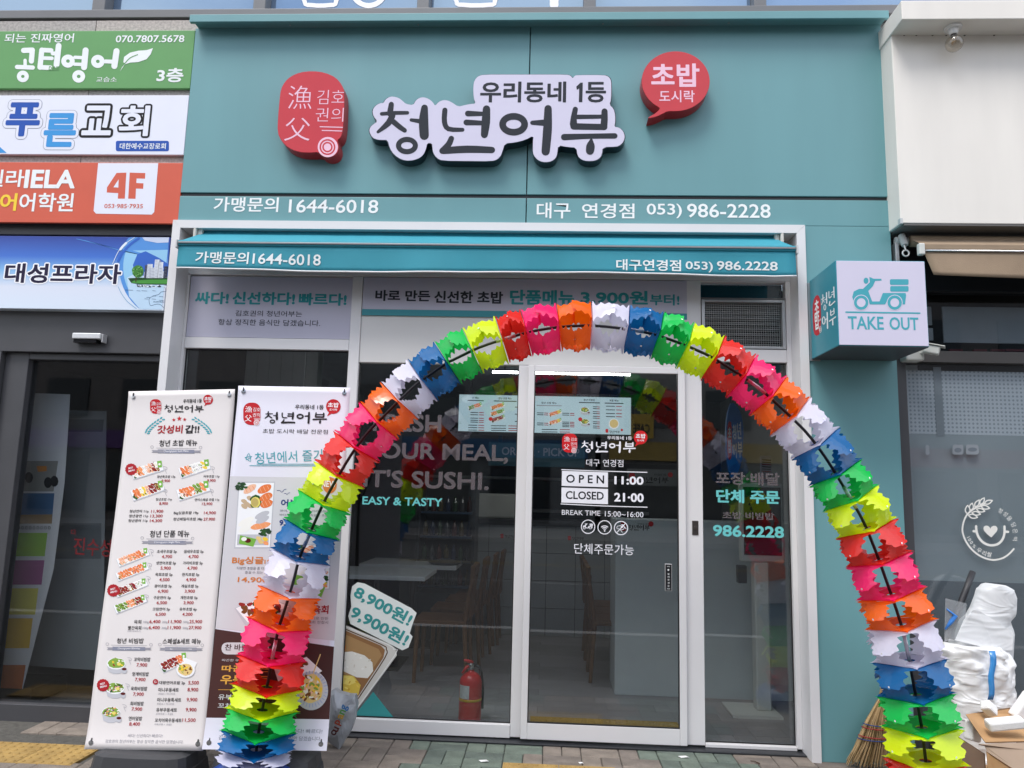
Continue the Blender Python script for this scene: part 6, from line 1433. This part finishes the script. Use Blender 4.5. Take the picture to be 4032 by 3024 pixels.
# grey courier bag by the banner
yC = G(1336, 2950).y
cb = E('courier_bag', (F(1330, 2900, yC).x, yC, 0), 'crumpled silver courier bag with rainbow lettering propped beside the banner', 'bag')
BP = [(1303, 2722), (1318, 2714), (1340, 2730), (1372, 2738), (1398, 2738), (1404, 2775), (1396, 2830), (1380, 2880), (1352, 2922), (1336, 2952), (1310, 2935), (1285, 2915), (1276, 2880), (1290, 2800)]
m = M(); c0 = F(1340, 2830, yC)
nr = 8
for i in range(nr + 1):
    f = i / nr
    for k in range(len(BP) * 3):
        a = BP[(k // 3) % len(BP)]; b = BP[(k // 3 + 1) % len(BP)]; t_ = (k % 3) / 3; e_ = F(a[0] * (1 - t_) + b[0] * t_, a[1] * (1 - t_) + b[1] * t_, yC)
        p = c0.lerp(e_, f); d = NZ.fractal(p * 16, 1, 2, 4) * .016 + abs(NZ.noise(p * 11)) * .02
        m.v.append(p + Vector((0, -(.035 * (1 - f ** 3)) - d * (1 - f * .5), 0)))
nk = len(BP) * 3
for i in range(nr):
    for k in range(nk): m.f.append((i * nk + k, i * nk + (k + 1) % nk, (i + 1) * nk + (k + 1) % nk, (i + 1) * nk + k)); m.mi.append(0)
bm_ = len(m.v); m.v += [v + Vector((0, .05, 0)) for v in m.v[nr * nk:bm_]]
for k in range(nk): m.f.append((nr * nk + k, nr * nk + (k + 1) % nk, bm_ + (k + 1) % nk, bm_ + k)); m.mi.append(0)
m.f.append(tuple(range(bm_, bm_ + nk))); m.mi.append(0)
m.out('bag', mat('silver_polythene', (.33, .35, .38), .38, noise=.12, nscale=14, metal=.15), cb)
s = facade(yC - .075, (800, 2000, 1.62))
for ch, x, y, col in (('u', 848, 1412, (92, 40, 36)), ('p', 864, 1370, (150, 60, 40)), ('a', 878, 1330, (190, 150, 60)), ('n', 890, 1302, (90, 150, 80)), ('g', 906, 1275, (60, 120, 180)), ('o', 834, 1432, (70, 36, 34))):
    s.trot(ch, x, y, 34 if ch not in 'pg' else 46, -66, pr('bag_%s' % ch, *col), .03)
s.out('lettering', cb)

# ================================================================ INSIDE THE SHOP
FLR = mat('grey_plank_floor', srgb(150, 146, 148), .4, noise=.12, nscale=3, bump=.1, bscale=8)
FL2 = mat('grey_plank_floor_dark', srgb(138, 134, 136), .4, noise=.12, nscale=3, bump=.1, bscale=8)
fl = struct(M().box(-2.44, 2.2, .262, 5.2, -.1, -.004).out('floor', mat('floor_joint', (.05, .05, .05), .7)))
yy = .264; k = 0
while yy < 3.6:
    x = -2.44 + (k % 3) * -.4
    while x < 2.2:
        a, b = max(x, -2.44), min(x + 1.2, 2.2)
        if b - a > .05: M().box(a + .001, b - .001, yy + .001, yy + .149, -.02, 0).out('plank', (FLR, FL2)[(k * 7 + int(x * 3)) % 2], fl)
        x += 1.2
    yy += .15; k += 1
M().box(-2.44, 2.2, yy, 5.2, -.02, 0).out('plank_far', FLR, fl)
WALLI = mat('pale_wall', (.45, .48, .48), .7, noise=.05); WALLD = mat('dark_wall', (.09, .095, .1), .7, noise=.08)
struct(M().box(-2.52, -2.44, .202, 5.3, 0, 2.75).out('wall', mat('wood_grey_wall', (.22, .235, .24), .6, noise=.1)))
struct(M().box(2.2, 2.28, .202, 5.3, 0, 2.75).out('wall', WALLI))
struct(M().box(-2.44, 2.2, 5.2, 5.3, 0, 2.75).out('wall', WALLD))
struct(M().box(-2.52, 2.28, .202, 5.3, 2.65, 2.75).out('ceiling', mat('ceiling_paint', (.2, .21, .22), .8)))
struct(M().box(fxl + .05, fxr - .05, .205, .262, 2.55, 2.65).out('wall', WALLD))
cab = E('tall_cupboard', (-1.9, 1.4, 0), 'pale panelled cupboard inside behind the upper left window', 'cupboard'); cab['label'] = 'pale panelled cupboard inside the shop above the banner stands'
cxr = X(1200, 1450, 1.3); cw = (cxr + 2.43) / 5
for k in range(5): M().box(-2.43 + k * cw + .002, -2.43 + (k + 1) * cw - .002, 1.3, 1.32, .05, 2.62).out('door_panel', mat('cupboard_panel', (.8, .86, .88), .5), cab)
M().box(-2.435, cxr + .004, 1.322, 1.75, 0, 2.63).out('carcass', mat('carcass_grey', (.4, .43, .44), .6), cab)
# counter with tiles, dark kitchen above
ct = E('service_counter', (0, 3.4, 0), 'tiled service counter at the far end of the shop', 'counter')
zc_ = 1.12
m = M().box(-1.2, 1.2, 3.42, 3.9, 0, zc_).out('body', mat('tile_grout', (.1, .11, .11), .8), ct)
TILE = mat('counter_tile', (.33, .35, .36), .3, noise=.05)
for i in range(8):
    for j in range(4): M().box(-1.2 + i * .3 + .003, -1.2 + (i + 1) * .3 - .003, 3.405, 3.4195, j * .275 + .003, (j + 1) * .275 - .003).out('tile', TILE, m)
M().box(-1.25, 1.25, 3.36, 3.95, zc_ + .001, zc_ + .04).out('worktop', mat('worktop_dark', (.06, .06, .065), .3), ct)
s = Sheet(lambda px, py: (lambda p: (p.x, p.z))(F(px, py, 3.404)), lambda u, v, n: Vector((u, 3.404 - n, v)), (1700, 2000, 1.62))
for x, y in ((438, 165), (868, 178)): s.rrect(x, y, x + 20, y + 28, 6, RV, 2); brush_name(s, x + 26, y + 6, x + 102, y + 26, DKI, 2)
s.out('counter_logo', ct)
M().box(-1.5, 1.25, 4.9, 5.19, 1.2, 1.24).box(-1.5, 1.25, 4.9, 5.19, 1.6, 1.63).out('shelf', DULLMETAL, ct)
M().box(-.75, -.3, 3.55, 3.85, zc_ + .042, zc_ + .3).out('rice_machine', PLW, ct, bevel=.02)
# lit menu display
ym = 3.3
p, q = F(1809, 1553, ym), F(2484, 1712, ym)
md = E('menu_display', ((p.x + q.x) / 2, ym, q.z), 'long lit menu display hanging above the counter inside', 'menu display')
SCR = mat('menu_screen', (.50, .66, .72), .4, noise=.02, emis=.42)
M().box(p.x - .03, q.x + .03, ym + .002, ym + .07, q.z - .03, p.z + .03).out('housing', mat('display_black', (.012, .012, .014), .3), md)
M().box(p.x, q.x, ym, ym + .0018, q.z, p.z).out('screen', SCR, md)
M().box(p.x + .1, p.x + .13, ym + .03, ym + .05, p.z + .03, 2.65).box(q.x - .13, q.x - .1, ym + .03, ym + .05, p.z + .03, 2.65).out('hanger', BLACK, md)
s = Sheet(lambda px, py: (lambda p: (p.x, p.z))(F(px, py, ym)), lambda u, v, n: Vector((u, ym - n, v)), (1700, 1000, 1.659)); s.glow = .42
for t_, x0, y0, x1 in (('신 메뉴', 265, 932, 308), ('청년 단품 메뉴', 436, 936, 522), ('청년 초밥 메뉴', 715, 965, 816), ('청년 비빔밥', 992, 946, 1066), ('계절 메뉴', 1160, 950, 1220)):
    s.text(t_, x0, y0, x1, y0 + 16, DKI, .02, 2); s.stroke([(x0 - 28, y0 + 24), (x1 + 30, y0 + 27)], DKI if x0 != 715 else BG, 2, 6)
def mtray(x, y, w_, kk): tray(s, x, y, w_, w_ * .3, -18, kk, 1)
for x, y, kk in ((282, 996, ['leaf2', 'salmon']), (430, 996, ['salmon']), (428, 1036, ['salmon', 'leaf2']), (432, 1076, ['beef'])): mtray(x, y, 92, kk)
for x, y in ((806, 1040), (806, 1096)): mtray(x, y, 86, ['salmon', 'salmon', 'egg'])
for x, y in ((1000, 1022), (1000, 1098)): bowl(s, x, y, 30, ['leaf2', 'beef', 'egg'], 1)
s.disc(1190, 1110, 34, FOODS['tray'], 1); s.disc(1190, 1108, 28, FOODS['noodle'], 2); s.disc(385, 1078, 13, RV, 4); s.disc(970, 1080, 13, RV, 4)
for x0, x1, ys in ((255, 338, (1035, 1050, 1072, 1086, 1098)), (545, 565, (1000, 1046, 1094)), (690, 760, (1038, 1050, 1104, 1116)), (855, 930, (1040, 1052, 1098, 1108, 1118, 1128)), (1055, 1095, (998, 1010, 1030, 1042, 1060, 1072, 1096, 1108, 1124, 1136)), (1140, 1240, (994, 1018, 1042, 1062)), (240, 340, (1118, 1134, 1150)), (390, 560, (1122, 1138, 1152)), (720, 900, (1146, 1162))):
    for y in ys: s.stroke([(x0, y), (x0 + (x1 - x0) * .55, y + 1)], DKI, 2, 5); s.stroke([(x0 + (x1 - x0) * .66, y + 1), (x1, y + 2)], INKDR, 2, 5)
s.rrect(1135, 1143, 1153, 1168, 5, RV, 2); brush_name(s, 1160, 1152, 1228, 1172, DKI, 2); s.disc(1242, 1150, 8, RV, 2)
s.out('menu_print', md)
# order sign and drinks fridge behind the counter
p, q = F(1925, 1738, 3.5), F(2302, 1842, 3.5)
od = E('order_sign', ((p.x + q.x) / 2, 3.5, q.z), 'teal sign reading order and pick up, under the lit menu display', 'sign')
M().box(p.x, q.x, 3.5, 3.55, q.z, p.z).box(p.x + .1, p.x + .14, 3.51, 3.54, p.z, 2.65).box(q.x - .14, q.x - .1, 3.51, 3.54, p.z, 2.65).out('board', mat('order_teal', srgb(20, 84, 104), .4), od)
s = Sheet(lambda px, py: (lambda p: (p.x, p.z))(F(px, py, 3.5)), lambda u, v, n: Vector((u, 3.5 - n, v)), (1700, 1000, 1.659))
s.text('ORDER · PICK UP', 458, 1260, 965, 1325, pr('order_grey', 176, 176, 190), .02, 2); s.out('lettering', od)
p, q = F(1660, 1905, 2.95), F(1855, 2160, 2.95)
dfr = E('drinks_fridge', ((p.x + q.x) / 2, 3.1, 0), 'drinks fridge with blue edged shelves beside the tiled counter', 'fridge')
SH = mat('fridge_shelf', (.05, .09, .15), .3); FD = mat('fridge_dark', (.035, .04, .045), .4)
M().box(p.x, q.x, 3.3, 3.34, 0, p.z).box(p.x - .03, p.x, 2.95, 3.34, 0, p.z).box(q.x, q.x + .03, 2.95, 3.34, 0, p.z).box(p.x - .03, q.x + .03, 2.95, 3.34, p.z + .001, p.z + .04).box(p.x, q.x, 2.96, 3.3, 0, .45).out('cabinet', FD, dfr)
BT = [mat('bottle_%d' % i, c, .25) for i, c in enumerate([(.1, .02, .015), (.02, .06, .02), (.1, .07, .02), (.08, .08, .085), (.015, .03, .08)])]
for k in range(4):
    z = .5 + (p.z - .55) * k / 4; M().box(p.x + .004, q.x - .004, 2.97, 3.29, z, z + .02).out('shelf', SH, dfr)
    m = M(); nb_ = 7
    for i in range(nb_): x = p.x + .04 + (q.x - p.x - .08) * i / (nb_ - 1); m.lathe((x, 3.05, z + .021), [(.024, 0), (.026, .01), (.026, .09), (.01, .13), (.01, .15)], 8, (i * 2 + k) % 5)
    m.out('bottle_row', BT, dfr)['kind'] = 'stuff'
# ceiling light line
a, b = F(1940, 1463, 2.0), F(2482, 1470, 2.0)
lt = E('ceiling_light', ((a.x + b.x) / 2, 2.0, a.z), 'thin lit ceiling lamp tube above the menu display', 'lamp')
M().box(a.x, b.x, 1.985, 2.015, a.z - .012, a.z + .003).out('tube', mat('lamp_glow', (1, .98, .95), .5, emis=26, noise=0), lt)
M().box(a.x, b.x, 1.98, 2.02, a.z + .0035, a.z + .02).box(a.x + .1, a.x + .115, 1.995, 2.005, a.z + .02, 2.65).box(b.x - .115, b.x - .1, 1.995, 2.005, a.z + .02, 2.65).out('fitting', BLACK, lt)
# white service partition behind the door, kiosk, surfboard sign
p, q = F(2424, 2044, 1.25), F(2955, 2044, 1.25)
pt_ = E('counter_partition', ((p.x + q.x) / 2, 1.25, 0), 'plain pale partition counter behind the glass door', 'counter')
M().box(p.x, 2.19, 1.25, 1.7, 0, p.z).out('panel', mat('partition_white', (.58, .62, .62), .5, noise=.04), pt_, bevel=.004)
s = Sheet(lambda px, py: (lambda p: (p.x, p.z))(F(px, py, 1.25)), lambda u, v, n: Vector((u, 1.249 - n, v)), (1700, 2000, 1.62))
brush_name(s, 1255, 105, 1388, 145, DKI, 2); s.disc(1398, 102, 17, RV, 2); s.rrect(1205, 90, 1240, 148, 10, RV, 2); s.text('우리동네 1등', 1312, 96, 1376, 108, DKI, 0)
s.out('lettering', pt_)
bwl = E('back_wall_sign', (.9, 3.4, 1.5), 'small black brush lettering logo on the wall behind the counter', 'sign')
p, q = F(2470, 1845, 3.2), F(2665, 1915, 3.2)
M().box(p.x, q.x, 3.2, 3.21, q.z, p.z).out('board', mat('grey_board', (.16, .17, .175), .5), bwl)
s = Sheet(lambda px, py: (lambda p: (p.x, p.z))(F(px, py, 3.2)), lambda u, v, n: Vector((u, 3.199 - n, v)), (2180, 1660, 2.9615))
brush_name(s, 980, 640, 1338, 720, DKI, 2); s.disc(1360, 620, 30, RV, 2); s.rrect(880, 600, 950, 715, 20, RV, 2); s.text('우리동네 1등', 1170, 605, 1310, 636, DKI, 0)
s.out('lettering', bwl)
M().box(p.x + .05, p.x + .07, 3.211, 5.2, p.z - .05, p.z - .03).out('bracket', BLACK, bwl)
ks = E('order_kiosk', (F(2940, 2775, .9).x, .95, 0), 'white self order kiosk on a rounded foot behind the narrow window', 'kiosk')
kx = F(2945, 2770, .9).x
m = M(); 
M().prism([(kx - .13 + .0, .0), (kx + .2, .0), (kx + .2, .02), (kx - .13, .02)], .78, 1.1).out('foot', PLW, ks, bevel=.008)
M().box(kx + .06, kx + .16, .9, 1.0, .0205, 1.0).out('stem', PLW, ks, bevel=.01)
M().box(kx - .02, kx + .28, .93, 1.0, 1.001, 1.55).out('screen_housing', PLW, ks, bevel=.01)
M().box(kx - .0, kx + .26, .925, .929, 1.05, 1.52).out('screen', mat('screen_dark', (.03, .035, .04), .2), ks)
M().box(kx - .06, kx - .0, .86, .92, .86, .98).out('card_reader', BLACK, ks, bevel=.005)
yQ_ = 1.0
sb = E('surfboard_sign', F(2893, 1880, yQ_), 'blue surfboard shaped sign with white lettering hung inside the narrow window', 'sign')
SBP = [(758, 290), (800, 290), (850, 350), (890, 430), (912, 540), (922, 680), (915, 850), (905, 1000), (890, 1100), (850, 1200), (805, 1285), (770, 1270), (735, 1190), (710, 1060), (692, 880), (690, 700), (698, 540), (715, 410), (735, 335)]
P = [(lambda p: (p.x, p.z))(F(2650 + x / 3.318, 1500 + y / 3.318, yQ_)) for x, y in SBP]
M().prism(P, yQ_, yQ_ + .03).out('board', mat('board_blue', srgb(40, 110, 190), .3), sb)
s = Sheet(lambda px, py: (lambda p: (p.x, p.z))(F(px, py, yQ_)), lambda u, v, n: Vector((u, yQ_ - n, v)), (2650, 1500, 3.318))
s.poly([(712, 600), (722, 545), (740, 525), (760, 545), (768, 620), (770, 800), (768, 960), (755, 1020), (735, 1035), (720, 1000), (708, 900), (704, 740)], RV, 1)
for ch, x0, y0, x1, y1 in (('초', 718, 605, 760, 740), ('밥', 720, 770, 762, 940), ('청', 776, 570, 828, 765), ('년', 836, 535, 892, 760), ('어', 780, 815, 832, 1010), ('부', 842, 795, 905, 1000)): s.text(ch, x0, y0, x1, y1, WV, .02, 3)
s.out('lettering', sb)
M().tube([(P[0][0], yQ_ + .015, P[0][1]), (P[0][0], yQ_ + .015, 2.65)], .003, 5).out('cord', BLACK, sb)
pp, qq = F(2995, 1795, 1.2), F(3040, 1925, 1.2)
no = E('notice', (pp.x, 1.2, qq.z), 'small printed notice with blue edge on the wall past the surfboard sign', 'notice')
M().box(pp.x, qq.x, 1.205, 1.215, qq.z, pp.z).out('paper', LAVP, no)
s = Sheet(lambda px, py: (lambda p: (p.x, p.z))(F(px, py, 1.2)), lambda u, v, n: Vector((u, 1.203 - n, v)), (2650, 1500, 3.318))
for y in range(1030, 1380, 30): s.stroke([(1170, y), (1275, y + 6)], DKI if (y // 30) % 3 else INKDR, 2, 14)
s.out('notice_print', no)
M().box(pp.x + .02, pp.x + .04, 1.2155, 2.3, qq.z + .05, qq.z + .07).out('arm', BLACK, no)
# tables and chairs on the dining side
TOP = mat('white_table_top', (.78, .79, .79), .35, noise=.03); WOOD = mat('oak_chair', srgb(112, 76, 46), .5, noise=.2, nscale=18); STEEL = mat('table_leg_black', (.03, .03, .03), .4)
def table(x, y, label):
    t = E('dining_table', (x, y, 0), label, 'table', 'white tables inside the shop')
    M().box(x - .55, x + .35, y - .33, y + .33, .715, .75).out('table_top', TOP, t, bevel=.004)
    M().tube([(x - .1, y, .012), (x - .1, y, .714)], .03, 10).out('leg', STEEL, t); M().box(x - .35, x + .15, y - .25, y + .25, 0, .012).out('foot_plate', STEEL, t)
    return t
table(F(1690, 2270, 1.85).x - .35, 1.95, 'white dining table nearest the fixed pane, free of dishes')
table(F(1800, 2170, 3.0).x - .3, 2.85, 'white dining table with a grey tray on it, closer to the counter')
tr = E('serving_tray', (F(1760, 2155, 2.8).x, 2.7, .751), 'grey tray of dishes on the farther white table', 'tray')
M().lathe((F(1760, 2155, 2.8).x, 2.7, .7515), [(.13, 0), (.16, .02), (.13, .03), (.05, .05)], 18).out('dish', mat('grey_dish', (.1, .1, .11), .4), tr)
def chair(x, y, rz, label):
    m4 = Matrix.Translation((x, y, 0)) @ Matrix.Rotation(R(rz), 4, 'Z')
    t = E('dining_chair', None, label, 'chair', 'wooden slat back chairs inside the shop', m4)
    M().box(-.2, .2, -.2, .2, .43, .46).out('seat', WOOD, t, local=True, bevel=.005)
    for sx, sy in ((-1, -1), (1, -1)): M().tube([(sx * .18, sy * .18, 0), (sx * .17, sy * .17, .43)], [.014, .02], 8).out('leg', WOOD, t, local=True)
    for sx in (-1, 1): M().tube([(sx * .18, .22, 0), (sx * .18, .19, .45), (sx * .17, .25, .86)], [.014, .02, .015], 8).out('rear_leg', WOOD, t, local=True)
    for k in range(5): M().box(-.13 + k * .06, -.11 + k * .06, .215, .235, .47, .8).out('slat', WOOD, t, local=True)
    M().box(-.18, .18, .225, .26, .79, .87).out('top_rail', WOOD, t, local=True, bevel=.005)
    return t
cxx = F(1745, 2400, 1.7).x
chair(cxx + .02, 1.55, -90, 'wooden slat chair nearest the window glass, tucked at the first table')
chair(cxx + .06, 2.15, -90, 'wooden slat chair second from the window glass'); chair(F(1850, 2350, 2.7).x, 2.65, -90, 'wooden slat chair third from the window, beside the tray'); chair(F(1880, 2300, 3).x, 3.05, -90, 'wooden slat chair closest to the tiled counter')
for k in range(3):
    x, y = F(2385, 2600, 1.6).x, 1.75 + k * .42
    chair(x + .1, y, 90, ('wooden slat chair right behind the glass door by the partition', 'wooden slat chair midway along the pale partition', 'wooden slat chair at the inner end of the pale partition')[k])
# fire extinguisher
fx_, fy_ = F(1847, 2840, .42).x, .45
fe = E('fire_extinguisher', (fx_, fy_, 0), 'red fire extinguisher with a yellow band standing inside the fixed pane', 'fire extinguisher')
REDX = mat('extinguisher_red', (.6, .03, .03), .3, noise=.05)
M().lathe((fx_, fy_, 0), [(.066, 0.0), (.07, .006), (.071, .02), (.071, .24)] + [(.071 * math.cos(R(a)), .24 + .07 * math.sin(R(a))) for a in range(10, 80, 12)] + [(.018, .31), (.018, .325)], 28).out('cylinder', REDX, fe, smooth=True)
M().lathe((fx_, fy_, .137), [(.0716, 0), (.0722, .003), (.0722, .012), (.0716, .015)], 28).out('yellow_band', mat('band_yellow', srgb(214, 170, 40), .4), fe, smooth=True)
M().lathe((fx_, fy_, .322), [(.022, 0), (.024, .008), (.024, .03), (.015, .038)], 16).out('valve', CHROME, fe)
M().tube([(fx_ + .01, fy_, .362), (fx_ - .02, fy_ - .01, .372), (fx_ - .045, fy_ - .03, .382)], [.01, .011, .006], 8).tube([(fx_ + .0, fy_, .348), (fx_ - .03, fy_ - .02, .335), (fx_ - .055, fy_ - .03, .3)], [.009, .01, .006], 8).out('handle', REDX, fe, smooth=True)
M().tube([(fx_ + .02, fy_, .345), (fx_ + .05, fy_ - .01, .34), (fx_ + .066, fy_, .3), (fx_ + .0755, fy_ + .02, .2), (fx_ + .075, fy_ + .03, .08)], .009, 8).out('hose', BLACK, fe, smooth=True)
lab = M()
for k in range(9):
    a = R(205 + k * 8); 
    for z in (.155, .235): lab.v.append(Vector((fx_ + .0716 * math.cos(a), fy_ + .0716 * math.sin(a), z)))
for k in range(8): lab.f.append((2 * k, 2 * k + 2, 2 * k + 3, 2 * k + 1)); lab.mi.append(0)
lab.out('paper_label', mat('label_paper', (.62, .62, .6), .6, noise=.15, nscale=60), fe)
p, q = G(2090, 2808), G(2660, 2835)
mt = E('door_mat', ((p.x + q.x) / 2, .45, 0), 'yellow studded mat on the floor just inside the glass door', 'mat')
mm_ = M().box(p.x, q.x, .3, .62, .001, .006)
for i in range(22):
    for j in range(6): mm_.lathe((p.x + (q.x - p.x) * (i + .5) / 22, .3 + .32 * (j + .5) / 6, .0055), [(.013, 0), (.009, .004)], 6)
mm_.out('studded_sheet', mat('mat_yellow', srgb(170, 136, 60), .6, noise=.12), mt)
# academy banner and posters standing in the lobby
lm = Matrix.Translation(Vector((0, 0, 0)))
def fq(pts, y): return [F(*p, y) for p in pts]
yl_ = .42
ab = E('academy_banner', F(130, 2700, yl_), 'tall academy banner with coloured boxes behind the entrance glass', 'banner stand')
s = facade(yl_); AW = pr('academy_white', 214, 216, 220)
def zz(x, y): return x, y
s.z = (0, 0, 1.0)
s.poly([(40, 1545), (277, 1553), (255, 1900), (212, 2240), (90, 2712), (-160, 2700)], AW, 0)
s.poly([(-120, 1815), (230, 1815), (212, 1935), (-120, 1935)], pr('photo_room', 150, 150, 146), 1); s.poly([(-120, 1942), (215, 1942), (205, 2062), (-120, 2062)], pr('photo_blue', 74, 110, 150), 1); s.poly([(-120, 2030), (207, 2025), (205, 2062), (-120, 2062)], pr('photo_wood', 150, 124, 86), 2)
for x, y in ((115, 1880), (190, 1900), (215, 1895)): s.disc(x, y, 16, DKI, 2, 22, 10)
s.poly([(145, 1835), (185, 1835), (185, 1855), (150, 1858)], pr('screen_warm', 210, 140, 70), 2)
for y0, y1, x1, col in ((2098, 2190, 188, (150, 196, 78)), (2206, 2302, 176, (160, 90, 140)), (2316, 2420, 152, (214, 206, 96)), (2434, 2552, 130, (216, 178, 60))):
    s.poly([(-140, y0), (x1, y0), (x1 - (y1 - y0) * .12, y1), (-140, y1)], pr('box_%d' % y0, *col), 1)
s.poly([(-160, 2618), (102, 2618), (88, 2712), (-160, 2702)], pr('academy_orange', 196, 110, 60), 1)
for k in range(12): s.ring(30 + k * 15, 2078, 4, 6, 2, DKI, 2, 10)
for t_, x0, y0, x1, y1, m_ in (('A) 영어어학원', 76, 1594, 226, 1622, INKR), ('선생님과 함께하는', 68, 1664, 188, 1684, INKR), ('하는영어 첫 걸음!', 64, 1694, 176, 1714, INKR), ('”', 224, 1698, 243, 1714, DKI), ('영어교실', 63, 1760, 185, 1796, pr('violet', 96, 60, 150)), ('과정 6.7세', 12, 2105, 118, 2124, DKI), (') 10:00 ~ 2:00', 8, 2136, 140, 2152, DKI), ('성유코스', 4, 2160, 64, 2174, DKI), ('기반', 2, 2216, 28, 2232, DKI), ('& 파닉스 기초', 0, 2246, 92, 2264, DKI), ('g. Fun Activity', 0, 2276, 106, 2292, DKI), ('체계적 지도', 0, 2360, 72, 2378, DKI), ('문법, 스피킹', 2, 2388, 90, 2406, DKI), ('토요일 월4회 )', 0, 2454, 94, 2472, DKI), ('반)', 0, 2480, 14, 2492, DKI), ('Movie etc.', 0, 2530, 64, 2542, DKI), ('. 7935', 6, 2642, 82, 2668, AW)):
    s.text(t_, x0, y0, x1, y1, m_, .015)
ob = s.out('banner_sheet', ab); ob.modifiers.new('t', 'SOLIDIFY').thickness = .002
M().tube([F(130, 1600, yl_ + .04), F(60, 2740, yl_ + .12)], .012, 8).box(F(0, 2750, .5).x - .2, F(0, 2750, .5).x + .25, .44, .8, .0, .1).out('stand', STEEL, ab)
pb = E('lobby_poster', F(220, 1900, .6), 'faint pale poster hanging behind the academy banner', 'poster')
s = facade(.6); s.poly([(120, 1610), (420, 1620), (405, 2640), (100, 2620)], pr('poster_grey', 128, 134, 138), 0)
s.poly([(200, 1650), (410, 1652), (405, 1700), (200, 1700)], pr('poster_dark', 90, 98, 104), 1); s.poly([(150, 2060), (400, 2060), (398, 2200), (150, 2200)], MATS['ink_poster_dark'], 1)
s.out('poster_sheet', pb).modifiers.new('t', 'SOLIDIFY').thickness = .002
s = facade(.184, (0, 2000, 1.62)); s.trot('진수성', 590, 250, 112, 4, pr('decal_red', 100, 28, 32), .01, 2, 240); s.trot('다', 470, 155, 36, 0, MATS['ink_decal_red'], .01, 2); s.out('entrance_lettering', hb)

flush_prints()
